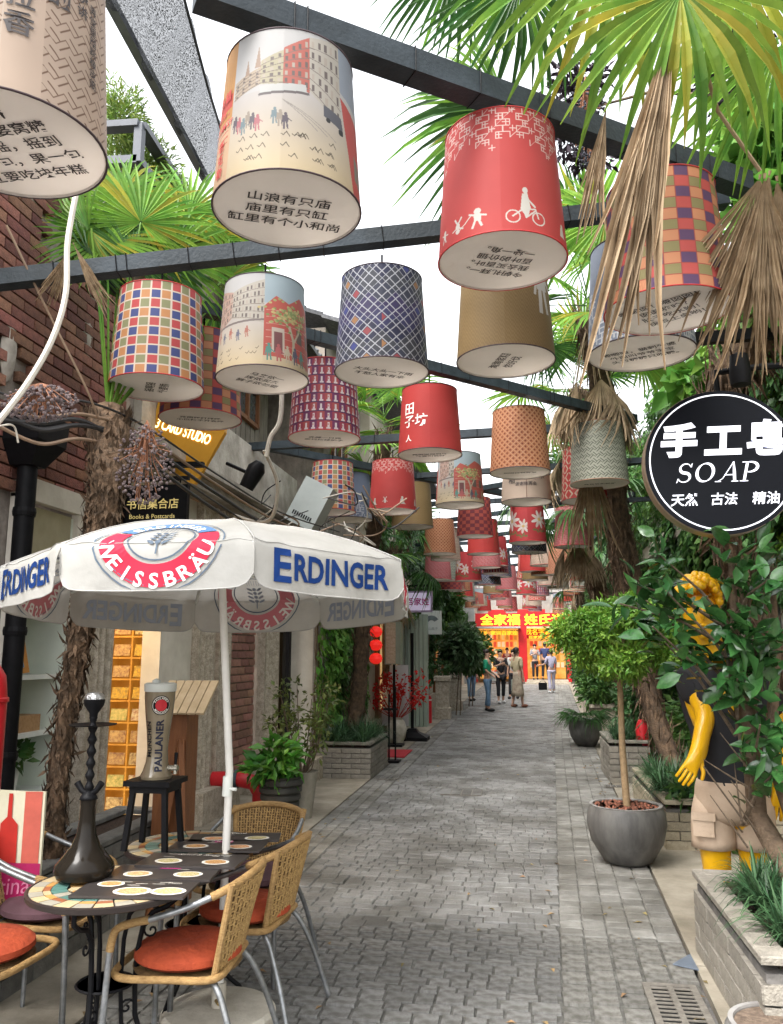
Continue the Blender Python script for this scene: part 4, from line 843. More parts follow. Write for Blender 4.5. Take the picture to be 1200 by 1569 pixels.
def cloth(k, s, t, off=0.):
    def base(s, t):
        a, b = corner(ANG[k]), corner(ANG[k]+45); e = a.lerp(b, s+.5); o = (e-Vector((CUP.x, CUP.y, e.z))).normalized()
        e = e-Vector((0, 0, .008*(1-(2*s)**2)))
        if t >= 0:
            f = min(t/SLP, 1); p = e.lerp(APEX, f); p.z = e.z+(UA-e.z)*(1-(1-f)**2.1); g_ = math.exp(-f*9); p += o*.010*g_*math.sin(s*26+k*1.7)*abs(2*s); p.z += .007*g_*math.sin(s*33+k)*abs(2*s)**2; return p
        w_ = (.006*math.sin(s*17+k*2)+.007*math.sin(s*41+k)*abs(2*s)**3)*min(1, -t/.08); return e+Vector((0, 0, t))+o*(.012+w_)*min(1, -t/.03)
    p = base(s, t)
    if off:
        d = .01; n = (base(s+d, t)-base(s-d, t)).cross(base(s, t+d)-base(s, t-d)).normalized(); o = (p-Vector((CUP.x, CUP.y, p.z)))
        if n.dot(o+Vector((0, 0, .5))) < 0: n = -n
        p = p+n*off
    return p
VL = .165
cq = MB()
for k in range(8):
    ns = 28; ts = [.9, .8, .65, .5, .35, .22, .12, .05, 0]
    rows = [[cloth(k, i/ns-.5, t) for i in range(ns+1)] for t in ts]
    rows += [[cloth(k, i/ns-.5, -(VL*(1-.30*abs(2*(i/ns-.5))**16))*f) for i in range(ns+1)] for f in (.15, .4, .7, 1)]
    vs = [p for r in rows for p in r]; n1 = ns+1
    cq.add(vs, [(j*n1+i, j*n1+i+1, (j+1)*n1+i+1, (j+1)*n1+i) for j in range(len(rows)-1) for i in range(ns)])
part('canopy', cq, M_cloth, para, smooth='all')
M_seam = mat('seam_tape', (.40, .39, .37), (.33, .32, .30), .9)
for k in range(8):
    q = MB(); q.tube([cloth(k, -.5, t_, .001) for t_ in (.88, .7, .5, .35, .22, .12, .05, 0, -.04, -.08, -.11)], .0028, 5); part('seam', q, M_seam, para)
    q = MB(); q.tube([cloth(k, i/28-.5, -(VL*(1-.30*abs(2*(i/28-.5))**16))) for i in range(29)], .0026, 5); part('hem', q, M_seam, para)
    q = MB(); q.tube([cloth(k, i/28-.5, .0, .001) for i in range(29)], .0016, 4); part('stitch_line', q, M_seam, para)
def decal(k, items, inside):
    off = -.004 if inside else .004
    fn = lambda a, b: cloth(k, a/EL, max(b, -VL+.006), off)
    for nm, mt, build in items:
        q = MB(); build(q, fn); part(nm, q, mt, para)
def sector(r0, r1, a0, a1, cx=0, cy=.06, n=36, ex=1., m=3):
    def b(q, fn):
        vs = []; 
        for i in range(n+1):
            a = math.radians(a0+(a1-a0)*i/n)
            for j in range(m+1): r = r0+(r1-r0)*j/m; vs.append(fn(cx+r*math.cos(a)*ex, cy+r*math.sin(a)))
        w_ = m+1; q.add(vs, [(i*w_+j, (i+1)*w_+j, (i+1)*w_+j+1, i*w_+j+1) for i in range(n) for j in range(m)])
    return b
def arc_text(s, r, a_mid, span, hh, top, cy=.06):
    def b(q, fn):
        n = len(s)
        for i, ch in enumerate(s):
            a = math.radians(a_mid+((n-1)/2-i)*span/(n-1)*(1 if top else -1))
            text_into(q, ch, fn, size=hh*1.3, bold=.02, off=(r*math.cos(a), cy+r*math.sin(a)), rot=a-math.pi/2 if top else a+math.pi/2)
    return b
def wheat(q, fn):
    cy = .06
    for s in (-1, 0, 1):
        for j in range(4):
            y = cy-.055+j*.03; x = s*.028; P6 = []
            for i in range(8): g_ = TAU*i/8; P6.append((x+.011*math.cos(g_)+s*.012*math.sin(g_), y+.013*math.sin(g_)))
            q.add([fn(*p) for p in P6], [tuple(range(8))])
    for s in (-1, 0, 1):
        for e in (-.006, .006): q.add([fn(s*.028+e-.0015, cy+.065), fn(s*.028+e+.0015, cy+.065), fn(s*.032+e*1.5+.0015, cy+.105), fn(s*.032+e*1.5-.0015, cy+.105)], [(0, 1, 2, 3)])
    q.add([fn(-.003, cy-.10), fn(.003, cy-.10), fn(.003, cy-.06), fn(-.003, cy-.06)], [(0, 1, 2, 3)])
for k, lg in ((7, 1), (0, 0), (1, 1), (2, 0), (3, 1), (4, 0), (5, 1), (6, 0)):
    inside = k in (2, 3, 4, 5)
    if lg:
        B_, R3, W3 = (M_bluei, M_predi, M_pwhi) if inside else (M_blue, M_pred, M_pwh)
        o3 = .235
        offs = [('emblem', M_pln, sector(o3-.003, o3+.003, 0, 360)), ('emblem', M_pln, sector(o3-.028, o3-.024, 0, 360)),
                ('emblem', B_ if inside else mat('print_mid_blue', (.08, .17, .34), (.07, .15, .3), .7), sector(.135, .215, 18, 162)), ('emblem', R3, sector(.135, .215, 166, 374)), ('emblem', M_pln, sector(.118, .124, 0, 360))]
        decal(k, offs, inside)
        off2 = -.006 if inside else .006
        fn2 = lambda a, b, k=k, off2=off2: cloth(k, a/EL, max(b, -VL+.006), off2)
        q = MB(); arc_text('ERDINGER', .158, 90, 118, .05, True)(q, fn2); arc_text('WEISSBRÄU', .192, 270, 128, .056, False)(q, fn2); part('lettering', q, W3, para)
        q = MB(); wheat(q, fn2); part('emblem', q, M_pln if not inside else B_, para)
    else:
        fn2 = lambda a, b, k=k, o=(-.004 if inside else .004): cloth(k, a/EL, b, o)
        q = MB(); text_into(q, 'E', fn2, width=.070, height=.118, bold=.03, off=(-.222, -.078)); text_into(q, 'RDINGER', fn2, width=.44, height=.098, bold=.03, off=(.045, -.078)); part('lettering', q, M_bluei if inside else M_blue, para)
q = MB(); q.tube([UP+Vector((0, 0, .02)), UP+Vector((.01, .01, 1.0)), CUP+Vector((0, 0, UA-.03))], .0165, 14); part('pole', q, mat('white_pole', (.68, .66, .62), (.6, .58, .54), .4), para, smooth=True)
q = MB(); q.tube([UP+Vector((.004, .004, .90)), UP+Vector((.006, .006, .98))], .021, 14); q.tube([UP+Vector((.0, .0, .93)), UP+Vector((.05, -.01, .93))], .007, 8); part('clamp', q, M_white, para, smooth=True)
for k in range(8):
    q = MB(); c = corner(ANG[k]); h_ = Vector((CUP.x, CUP.y, UA-.05)); q.tube([h_, h_.lerp(c, .5)+Vector((0, 0, .0)), c-Vector((0, 0, .012))], .006, 6); q.tube([Vector((CUP.x, CUP.y, UZ-.05)), h_.lerp(c, .45)], .005, 6); part('rib', q, M_white, para)
q = MB(); q.lathe([(0, 0), (.225, 0), (.235, .02), (.232, .06), (.215, .075), (.03, .08), (.028, .17), (0, .17)], UP, 40); part('base', q, mat('cast_stone', (.60, .56, .48), (.48, .44, .37), .8, 14, .3, 80, dirt=.3), para, smooth=True)
q = MB(); q.tube([UP+Vector((.0, -.03, .11)), UP+Vector((.02, -.055, .11))], .008, 8); part('screw', q, mat('brass', (.4, .28, .12), metal=.8, rough=.4), para)
# ================================================================== wicker chairs
M_alu = mat('aluminium', (.34, .35, .36), (.22, .23, .24), .4, 25, .1, 90, metal=.7, dirt=.35)
M_cane = mat('cane', (.46, .29, .115), (.30, .17, .06), .55, 60, .5, 220, stretch=(1, 1, 3), dirt=.2)
M_caned = mat('woven_cane', (.27, .17, .07), (.15, .09, .035), .65, 40, .6, 260, dirt=.2)
M_cush = mat('orange_cushion', (.42, .066, .02), (.31, .045, .015), .9, 9, .5, 28, dirt=.2); M_cushp = mat('plum_cushion', (.14, .07, .085), (.10, .05, .06), .85, 10, .15, 300)
CS = .9
def chair(loc, rz, label, cush=M_cush):
    t = thing('wicker_chair', label, 'chair', loc, 'aluminium and wicker cafe chairs', rz)
    def P(x, y, z): return Vector((x*CS, y*CS, z*CS))
    def smooth_path(pts, n=5):
        out = []; pts = [Vector(p) for p in pts]
        for i in range(len(pts)-1):
            p0, p1, p2, p3 = pts[max(i-1, 0)], pts[i], pts[i+1], pts[min(i+2, len(pts)-1)]
            for j in range(n):
                u = j/n; out.append(.5*((2*p1)+(p2-p0)*u+(2*p0-5*p1+4*p2-p3)*u*u+(3*p1-p0-3*p2+p3)*u**3))
        return out+[pts[-1]]
    for s in (-1, 1):
        q = MB(); q.tube(smooth_path([P(.26*s, -.24, 0), P(.255*s, -.235, .3), P(.25*s, -.225, .53)]), .0125*CS, 10); part('leg', q, M_alu, t, smooth=True, world=False)
        q = MB(); q.tube(smooth_path([P(.25*s, -.225, .53), P(.25*s, -.205, .605), P(.252*s, -.14, .635), P(.252*s, -.07, .65)]), .0155*CS, 10)
        for j in range(16):
            f = j/15; pp = [P(.25*s, -.225, .53), P(.25*s, -.205, .605), P(.252*s, -.07, .65)]
        part('arm_wrap', q, M_cane, t, smooth=True, world=False)
        q = MB(); q.tube(smooth_path([P(.252*s, -.07, .65), P(.25*s, .06, .69), P(.235*s, .17, .735)]), .0125*CS, 10); part('armrest', q, M_alu, t, smooth=True, world=False)
        q = MB(); q.tube(smooth_path([P(.27*s, .34, 0), P(.235*s, .27, .22), P(.2*s, .21, .36), P(.16*s, .165, .415), P(.0*s, .16, .415)]), .0125*CS, 10); part('leg', q, M_alu, t, smooth=True, world=False)
    q = MB(); q.tube(smooth_path([P(-.235, .17, .735), P(-.2, .235, .765), P(-.1, .275, .785), P(0, .285, .79), P(.1, .275, .785), P(.2, .235, .765), P(.235, .17, .735)]), .0165*CS, 10); part('back_rail', q, M_cane, t, smooth=True, world=False)
    q = MB(); q.tube(smooth_path([P(-.2, .18, .43), P(-.23, .0, .43), P(-.235, -.17, .43), P(-.17, -.235, .43), P(0, -.245, .43), P(.17, -.235, .43), P(.235, -.17, .43), P(.23, 0, .43), P(.2, .18, .43), P(0, .19, .43), P(-.2, .18, .43)]), .0145*CS, 10); part('seat_rail', q, M_cane, t, smooth=True, world=False)
    q = MB(); q.lathe([(0, .415), (.215, .415), (.22, .425), (.0, .43)], n=28); q.mx(Matrix.Diagonal((CS, CS, CS, 1))); part('seat', q, M_caned, t, smooth=True, world=False)
    q = MB(); q.lathe([(0, .435), (.15, .435), (.195, .443), (.216, .462), (.214, .480), (.188, .500), (.13, .513), (.07, .516), (0, .510)], n=32); q.lathe([(.213, .455), (.217, .459), (.213, .463)], n=32); q.mx(Matrix.Diagonal((CS, CS, CS, 1))); part('cushion', q, cush, t, smooth=True, world=False)
    def back(a, z):
        f = (z-.43)/.35; x = (.165+.055*f)*math.sin(a)/math.sin(.95) if False else (.17+.05*f)*a; return P(x, .17+.075*f+.05*(1-a*a)*(.4+f*.6), z+.0*a)
    q = MB(); n = 20; rows = [[back(-1+2*i/n, .43+.35*j/8) for i in range(n+1)] for j in range(9)]; vs = [p for r in rows for p in r]
    q.add(vs, [(j*(n+1)+i, j*(n+1)+i+1, (j+1)*(n+1)+i+1, (j+1)*(n+1)+i) for j in range(8) for i in range(n)]); part('back_panel', q, mat('dark_weave', (.10, .055, .02), (.07, .035, .012), .8), t, world=False)
    q = MB()
    for i in range(27): a = -1+2*i/26; q.tube([back(a, .43+.35*j/6)+Vector((0, (.003 if (i+j) % 2 else -.003), 0)) for j in range(7)], .0045, 4, cap=False)
    for j in range(26):
        z = .437+.335*j/25; q.tube([back(-1+2*i/16, z)+Vector((0, (.005 if (i+j) % 2 else -.005), 0)) for i in range(17)], .0032, 4, cap=False)
    part('backrest', q, mat('cane_weave', (.42, .27, .10), (.25, .15, .055), .6, 50), t, world=False, stuff=True)
    for s in (-1, 1):
        q = MB(); q.tube([back(s, .43), back(s, .6), back(s, .78)], .012, 8); part('back_post', q, M_cane, t, smooth=True, world=False)
    return t
R90 = math.pi/2
chair((-1.25, 3.10, 0), -R90+.03, 'nearest wicker chair with orange cushion beside the parasol base')
chair((-1.21, 3.62, 0), -R90-.08, 'wicker chair with orange cushion just behind the nearest one')
chair((-1.36, 4.12, 0), -.12, 'wicker chair with plum cushion at the far end of the second table', M_cushp)
chair((-2.03, 3.00, 0), R90-.05, 'wicker chair with orange cushion cut off by the left edge')
chair((-2.07, 3.52, 0), R90+.03, 'wicker chair with plum cushion under the wine banner', M_cushp)
# ================================================================== mosaic tables
mt_ = [mat('tile_grey', (.34, .31, .25), (.26, .24, .19), .45, 12), mat('tile_teal', (.09, .20, .17), (.07, .15, .13), .4, 12), mat('tile_ochre', (.50, .27, .08), (.4, .2, .06), .4, 12), mat('tile_rust', (.34, .12, .05), (.26, .09, .04), .4, 12), mat('tile_sand', (.48, .38, .22), (.4, .3, .17), .45, 12)]
def table(c, label):
    t = thing('mosaic_table', label, 'table', (c[0], c[1], 0), 'round mosaic cafe tables'); z = .665; r = .285
    q = MB(); q.lathe([(0, z-.022), (r-.012, z-.022), (r+.004, z-.015), (r+.006, z+.002), (r-.004, z+.005), (r-.008, z), (0, z)], n=48); part('tabletop', q, mat('table_rim', (.03, .022, .02), rough=.4), t, smooth=True, world=False)
    def tile(r0, r1, a0, a1, m, r1b=None):
        a0 += .012; a1 -= .012; zt = z+.004; am = (a0+a1)/2
        top = [(r0, a0), (r0, a1), (r1, a1), (r1b or r1, am), (r1, a0)]; vs = [(rr*math.cos(a), rr*math.sin(a), zt) for rr, a in top]+[(rr*math.cos(a), rr*math.sin(a), z-.001) for rr, a in top]
        q = MB(); q.add(vs, [(4, 3, 2, 1, 0)[::-1]]+[(i, i+5, (i+1) % 5+5, (i+1) % 5) for i in range(5)]); part('mosaic_tile', q, mt_[m], t, world=False)
    n = 24
    for i in range(n): tile(.232, .276, TAU*i/n, TAU*(i+1)/n, (0, 4)[i % 2]); tile(.205, .229, TAU*i/n, TAU*(i+1)/n, (2, 3, 4)[i % 3]); tile(.15, .202, TAU*i/n, TAU*(i+1)/n, (1, 0)[i % 4 == 3])
    for i in range(16): tile(.06, .135, TAU*i/16, TAU*(i+1)/16, (2, 4)[i % 2], .146)
    for i in range(8): tile(.008, .056, TAU*i/8, TAU*(i+1)/8, (3, 2)[i % 2])
    for k in range(3):     # wrought iron scroll legs
        M = Matrix.Rotation(TAU*k/3+.5, 4, 'Z'); q = MB()
        def C2(pts, r=.0095): q.tube([M @ Vector((x, 0, zz)) for x, zz in pts], r, 7)
        C2([(.24, .64), (.235, .60), (.20, .575), (.15, .56), (.12, .52), (.105, .44), (.10, .33), (.105, .22), (.13, .15), (.18, .10), (.225, .06), (.245, .02), (.25, .0)])
        C2([(.10, .60), (.07, .56), (.055, .48), (.05, .34), (.06, .2), (.09, .13), (.13, .10), (.16, .115), (.165, .15), (.14, .165), (.12, .15)], .008)
        sp = [(.075+.03*(1-j/14)*math.cos(j*.6), .25+.03*(1-j/14)*math.sin(j*.6)) for j in range(14)]; C2(sp, .004)
        sp = [(.15+.03*(1-j/14)*math.cos(j*.6+2), .50+.03*(1-j/14)*math.sin(j*.6+2)) for j in range(14)]; C2(sp, .004)
        part('leg', q, M_black, t, smooth=True, world=False)
    q = MB(); q.lathe([(.10, .335), (.106, .34), (.10, .345), (.094, .34), (.10, .335)], n=24); q.lathe([(.235, .638), (.24, .643), (.235, .643)], n=24); part('ring', q, M_black, t, world=False)
    return t
T1, T2 = Vector((-1.50, 2.96, 0)), Vector((-1.46, 3.62, 0))
table(T1, 'mosaic topped iron cafe table nearest the camera under the water pipe'); table(T2, 'second mosaic topped iron cafe table carrying the black stool')
ZT = .672
M_menu = mat('menu_black', (.045, .038, .036), (.035, .03, .028), .35, 5); M_plate = mat('food_plate', (.78, .74, .66), (.7, .66, .58), .4, 5)
fd = [mat('food_%d' % i, c, c2, .5, 160) for i, (c, c2) in enumerate((((.6, .4, .15), (.35, .12, .05)), ((.55, .12, .05), (.7, .5, .25)), ((.65, .55, .35), (.30, .25, .06))))]
def menu(c, rz, z, label, w_=.40, h_=.20, th=.008, seed=0, head=None):
    t = thing('menu', label, 'menu', (c[0], c[1], z), 'black picture menus on the cafe tables', rz); r = random.Random(seed)
    q = MB(); q.box((0, 0, th/2), (w_, h_, th)); part('page', q, M_menu, t, world=False)
    top = th+.001
    spots = [(-.11, .05, .045), (.0, -.035, .062), (.125, -.03, .058)] if not head else [(-.09, -.03, .05), (.1, -.03, .05)]
    for i, (x, y, rr) in enumerate(spots):
        q = MB(); q.add([(x+rr*1.1*math.cos(TAU*k/20), y+rr*.8*math.sin(TAU*k/20), top) for k in range(20)], [tuple(range(20))]); pl = part('plate_picture', q, M_plate, t, world=False)
        q = MB(); q.add([(x+rr*.85*math.cos(TAU*k/16)*(1+.08*math.sin(k*3)), y+rr*.6*math.sin(TAU*k/16), top+.0012) for k in range(16)], [tuple(range(16))]); part('food_picture', q, fd[(i+seed) % 3], t, world=False)
    q = MB()
    for i in range(5): x = r.uniform(-.15, .1); y = .075-.02*(i % 3); q.add([(x, y, top), (x+.045, y, top), (x+.045, y+.004, top), (x, y+.004, top)], [(0, 1, 2, 3)])
    text_into(q, head or 'Pizza', lambda a, b: (a, b, top+.0005), height=.018 if not head else .03, off=(.12, .068) if not head else (0, .07), shear=.3); part('lettering', q, M_plate, t, world=False)
    if seed % 2: q = MB(); q.add([(-.03, .045, top), (.05, .045, top), (.05, .075, top), (-.03, .075, top)], [(0, 1, 2, 3)]); part('price_patch', q, mat('magenta', (.5, .03, .2)), t, world=False)
    return t
menu((-1.37, 2.89), .10, ZT, 'black menu with three pizza pictures at the front of the nearest table', seed=0)
menu((-1.36, 3.10), .12, ZT+.003, 'black menu with two plates and magenta patch lying behind the pizza menu', seed=1, head='Antipasti')
menu((-1.31, 3.26), .05, ZT+.012, 'dark menu with white script lying between the two tables', seed=2, head='Salad & Soup')
menu((-1.32, 3.56), .1, ZT+.002, 'black menu with two plates on the second table by the pole', seed=3, head='Pasta')
menu((-1.30, 3.72), .22, ZT+.002, 'black menu at the far edge of the second table', seed=4, head='Wine', h_=.16)
# water pipe
HK = Vector((-1.63, 3.0, ZT)); hk = thing('water_pipe', 'tall black glass shisha water pipe on the nearest table', 'water pipe', HK)
M_hg = mat('black_glass', (.012, .010, .008), (.014, .011, .008), .12, 5, spec=.14)
q = MB(); q.lathe([(0, 0), (.075, 0), (.098, .012), (.108, .035), (.104, .055), (.08, .085), (.052, .12), (.036, .16), (.029, .21), (.027, .26), (.03, .285), (0, .285)], HK, 40); part('vase', q, M_hg, hk, smooth=True)
q = MB(); pr = [(0, .28)]
for j in range(34): z = .285+j*.009; pr.append((.0135+.0045*math.cos(j*1.3)+(.016 if j < 3 else 0), z))
pr += [(.012, .595), (0, .6)]; q.lathe(pr, HK, 16); part('stem', q, M_black, hk, smooth='all')
for s in (-1, 1): q = MB(); q.tube([HK+Vector((0, 0, .30)), HK+Vector((.028*s, 0, .315)), HK+Vector((.05*s, 0, .345))], [.011, .011, .013], 10); part('hose_port', q, M_black, hk, smooth=True)
q = MB(); q.lathe([(0, .548), (.086, .556), (.088, .56), (.02, .554)], HK, 32); part('tray', q, M_black, hk, smooth=True)
q = MB(); q.lathe([(.012, .57), (.016, .60), (.036, .63), (.04, .65), (.034, .655)], HK, 24); part('bowl', q, M_black, hk, smooth=True)
q = MB(); q.lathe([(.037, .645), (.036, .665), (.028, .675), (.012, .68), (0, .68)], HK, 13); part('foil_cap', q, mat('foil', (.6, .6, .6), metal=.9, rough=.3, bump=.5, bscale=90), hk)
# stool with beer tower
ST = Vector((-1.60, 3.52, ZT)); st = thing('stool', 'black painted wooden stool standing on the second table', 'stool', ST)
q = MB(); q.box((0, 0, .275), (.21, .2, .022)); q.box((0, 0, .25), (.17, .16, .03)); q.mx(Matrix.Translation(ST)); part('seat', q, M_black, st)
for i in (-1, 1):
    for j in (-1, 1): q = MB(); q.bar(ST+Vector((.092*i, .085*j, 0)), ST+Vector((.07*i, .065*j, .265)), .022, .022, up=(0, 1, 0)); part('leg', q, M_black, st)
BT = ST+Vector((-.0, 0, .287)); bt = thing('beer_tower', 'tall clear beer glass shaped tower with red round badge standing on the stool', 'beer tower', BT)
GP = [(.0, 0), (.068, 0), (.07, .012), (.06, .03), (.048, .07), (.044, .12), (.05, .2), (.060, .28), (.066, .35), (.066, .385)]
def gpr(z):
    for (r0, z0), (r1, z1) in zip(GP[:-1], GP[1:]):
        if z0 <= z <= z1 and z1 > z0: return r0+(r1-r0)*(z-z0)/(z1-z0)
    return .06
q = MB(); q.lathe(GP, BT, 32); part('glass', q, mat('smoky_acrylic', (.22, .18, .12), (.13, .10, .065), .12, 9, spec=.5, stretch=(1, 1, .25)), bt, smooth=True)
q = MB(); q.lathe([(.067, .372), (.07, .376), (.07, .405), (.06, .41), (0, .41)], BT, 32); q.lathe([(.018, .41), (.02, .42), (0, .43)], BT+Vector((-.02, 0, 0)), 10); part('lid', q, mat('lid_grey', (.55, .57, .54), (.48, .5, .47)), bt, smooth=True)
tb = Vector((-BT.x, -BT.y, 0)).normalized(); azb = math.atan2(tb.y, tb.x)
def onglass(ang, zc, lift=.002):
    def fn(a, b): r = gpr(min(max(zc+b, .01), .38))+lift; g_ = azb+ang+a/r; return BT+Vector((r*math.cos(g_), r*math.sin(g_), zc+b))
    return fn
for rr, mm, lf in ((.042, M_black, .002), (.038, M_plate, .0035), (.036, M_black, .005), (.025, mat('badge_red', (.5, .02, .03)), .0065)):
    f_ = onglass(.1, .315, lf); q = MB(); q.add([f_(0, 0)]+[f_(rr*math.cos(TAU*k/28), rr*math.sin(TAU*k/28)) for k in range(28)], [(0, 1+k, 1+(k+1) % 28) for k in range(28)]); part('badge', q, mm, bt)
f_ = onglass(.1, .315, .0075); q = MB()
for i, ch in enumerate('PAULANER'): a = math.pi/2+(3.5-i)*.30; text_into(q, ch, f_, size=.0115, off=(.0305*math.cos(a), .0305*math.sin(a)), rot=a-math.pi/2, bold=.02)
for i, ch in enumerate('MÜNCHEN'): a = -math.pi/2-(3-i)*.30; text_into(q, ch, f_, size=.0115, off=(.0305*math.cos(a), .0305*math.sin(a)), rot=a+math.pi/2, bold=.02)
part('lettering', q, M_plate, bt)
q = MB(); text_into(q, 'PAULANER', onglass(.1, .145, .004), width=.22, rot=math.pi/2, bold=.03); part('lettering', q, mat('navy_ink', (.01, .012, .03)), bt)
q = MB(); text_into(q, 'MÜNCHEN', onglass(-.85, .17, .003), width=.15, rot=math.pi/2, bold=.02); part('lettering', q, M_black, bt)
q = MB(); q.tube([BT+Vector((.05, 0, .045)), BT+Vector((.10, -.005, .045))], .012, 10); q.tube([BT+Vector((.088, -.004, .02)), BT+Vector((.088, -.004, .06))], .009, 8); part('tap', q, mat('chrome', (.6, .58, .5), metal=.9, rough=.25), bt)
q = MB(); q.tube([BT+Vector((.088, -.004, .06)), BT+Vector((.09, -.004, .11))], [.006, .009], 8); part('tap_handle', q, M_black, bt)
# wine banner
bn = thing('wine_banner', 'pink and yellow cloth banner with a wine glass and bottle at the left edge', 'banner', (-2.36, 3.5, .3))
BO = Vector((-2.36, 3.50, .625)); fb = lambda a, b, l=.0: BO+Vector((a, -l-.02*math.sin(a*9), b))
def bq(x0, x1, y0, y1, l, sk=0):
    q = MB(); n = 8; q.add([fb(x0+(x1-x0)*i/n+sk*(y), y, l) for y in (y0, y1) for i in range(n+1)], [(i, i+1, n+2+i, n+1+i) for i in range(n)]); return q
q = MB(); n = 10
vs = [BO+Vector((-.26+.52*i/n, d-.02*math.sin((-.26+.52*i/n)*9), z)) for d in (0, .012) for z in (-.26, .27) for i in range(n+1)]
n1 = n+1; q.add(vs, [(i, i+1, n1+i+1, n1+i) for i in range(n)]+[(2*n1+i, 3*n1+i, 3*n1+i+1, 2*n1+i+1) for i in range(n)]+[(n1+i, n1+i+1, 3*n1+i+1, 3*n1+i) for i in range(n)]+[(n, 3*n1-1, 4*n1-1, 2*n1-1)]); part('cloth', q, mat('banner_cream', (.7, .66, .5), (.62, .58, .42)), bn)
part('print', bq(-.20, .02, -.04, .25, .003), mat('banner_yellow', (.72, .62, .05), (.68, .6, .12)), bn); part('print', bq(.17, .25, -.05, .27, .003), mat('banner_coral', (.62, .13, .09)), bn)
part('print', bq(-.26, .26, -.26, -.03, .004), mat('banner_pink', (.42, .012, .10), (.36, .01, .09)), bn)
q = MB(); q.add([fb(*p, .006) for p in ((-.14, .17), (-.02, .17), (-.035, .11), (-.07, .085), (-.115, .11))], [(0, 4, 3, 2, 1)]); q.add([fb(*p, .006) for p in ((-.074, .09), (-.066, .09), (-.066, -.01), (-.074, -.01))], [(0, 3, 2, 1)]); part('wine_glass_print', q, mat('wine_purple', (.22, .01, .12)), bn)
q = MB(); q.add([fb(*p, .006) for p in ((.09, .26), (.11, .26), (.112, .16), (.145, .13), (.148, -.03), (.052, -.03), (.055, .13), (.088, .16))], [tuple(range(7, -1, -1))]); q.add([fb(*p, .006) for p in ((-.12, -.02), (-.02, -.02), (-.07, .01))], [(0, 1, 2)]); part('bottle_print', q, mat('bottle_red', (.55, .03, .02)), bn)
q = MB(); text_into(q, 'Sweet', lambda a, b: fb(a, b, .007), width=.17, off=(-.02, -.07), rot=.15, shear=.3); text_into(q, 'Argentina', lambda a, b: fb(a, b, .007), width=.40, off=(.02, -.15), rot=.12, shear=.2); part('lettering', q, mat('banner_script', (.75, .25, .4)), bn)
q = MB(); q.tube([BO+Vector((-.2, .02, -.7)), BO+Vector((-.2, .02, .2))], .01, 8); q.tube([BO+Vector((.2, .02, -.7)), BO+Vector((.2, .02, .2))], .01, 8); part('stand', q, M_alu, bn)
# red enamel pipe at the left edge
rp = thing('red_standpipe', 'large red fire standpipe cut off by the left edge above the wine banner', 'standpipe', (-2.62, 4.0, 0))
q = MB(); q.tube([(-2.60, 3.75, .3), (-2.60, 3.75, 1.28), (-2.61, 3.75, 1.36), (-2.66, 3.75, 1.43), (-2.76, 3.75, 1.47), (-3.0, 3.75, 1.48)], .088, 22); part('pipe', q, M_red, rp, smooth=True)
q = MB(); q.lathe([(.092, 1.26), (.096, 1.265), (.096, 1.28), (.092, 1.285)], (-2.60, 3.75, 0), 24); part('flange', q, M_red, rp, smooth=True)
# low dark brick planter behind the tables
def planter(name_label, x0, x1, y0, y1, h, m, bw=.2, bh=.07, faces='W', th=.012):
    t = thing('brick_planter', name_label, 'planter', ((x0+x1)/2, (y0+y1)/2, 0)); q = MB()
    q.box(((x0+x1)/2, (y0+y1)/2, h/2-.02), (x1-x0-.04, y1-y0-.04, h-.04)); part('core', q, M_mort, t)
    if 'E' in faces: bricks(t, (x1-.02, y0, 0), (0, 1, 0), (0, 0, 1), (1, 0, 0), y1-y0, h, bw, bh, .02, m, .008)
    if 'W' in faces: bricks(t, (x0+.02, y0, 0), (0, 1, 0), (0, 0, 1), (-1, 0, 0), y1-y0, h, bw, bh, .02, m, .008)
    if 'S' in faces: bricks(t, (x0, y0+.02, 0), (1, 0, 0), (0, 0, 1), (0, -1, 0), x1-x0, h, bw, bh, .02, m, .008)
    q = MB(); q.box(((x0+x1)/2, (y0+y1)/2, h-.035), (x1-x0-.16, y1-y0-.16, .04)); part('soil', q, M_soil, t)
    for a, b, c, d in ((x0, x1, y0, y0+.11), (x0, x1, y1-.11, y1), (x0, x0+.11, y0+.11, y1-.11), (x1-.11, x1, y0+.11, y1-.11)): q = MB(); q.box(((a+b)/2, (c+d)/2, h+.012), (b-a, d-c, .03), ch=.006); part('coping', q, m, t)
    return t
planter('long low dark brick planter behind the cafe tables', -2.72, -2.28, 3.3, 5.4, .46, M_dbrick, .24, .09, 'ES')
# small sheds near the doorway
bh2 = thing('bird_house_stand', 'brown wooden cabinet with pale slatted roof beside the beer tower', 'cabinet', (-2.14, 4.95, 0))
q = MB(); q.box((-2.14, 4.98, .58), (.2, .18, 1.12)); part('body', q, M_wood, bh2)
for k in range(6):
    q = MB(); M = Matrix.Translation((-2.21+.056*k, 4.93, 1.23-.0*k)) @ Matrix.Rotation(math.radians(38), 4, 'X') @ Matrix.Rotation(0, 4, 'Y'); q.box((0, 0, 0), (.05, .30, .014)); q.mx(M); part('roof_slat', q, mat('pale_slat', (.55, .42, .26), (.45, .33, .19), .7, 10), bh2)
ea = thing('easel', 'brown wooden folding easel in front of the doorway plants', 'easel', (-2.05, 4.8, 0))
for dx, dy in ((-.09, -.05), (.12, -.05), (.02, .16)): q = MB(); q.bar((-2.08+dx, 4.8+dy, 0), (-2.06, 4.85, .98), .035, .03); part('leg', q, M_wood, ea)
q = MB(); q.bar((-2.17, 4.76, .35), (-1.97, 4.76, .35), .03, .03); part('crossbar', q, M_wood, ea)
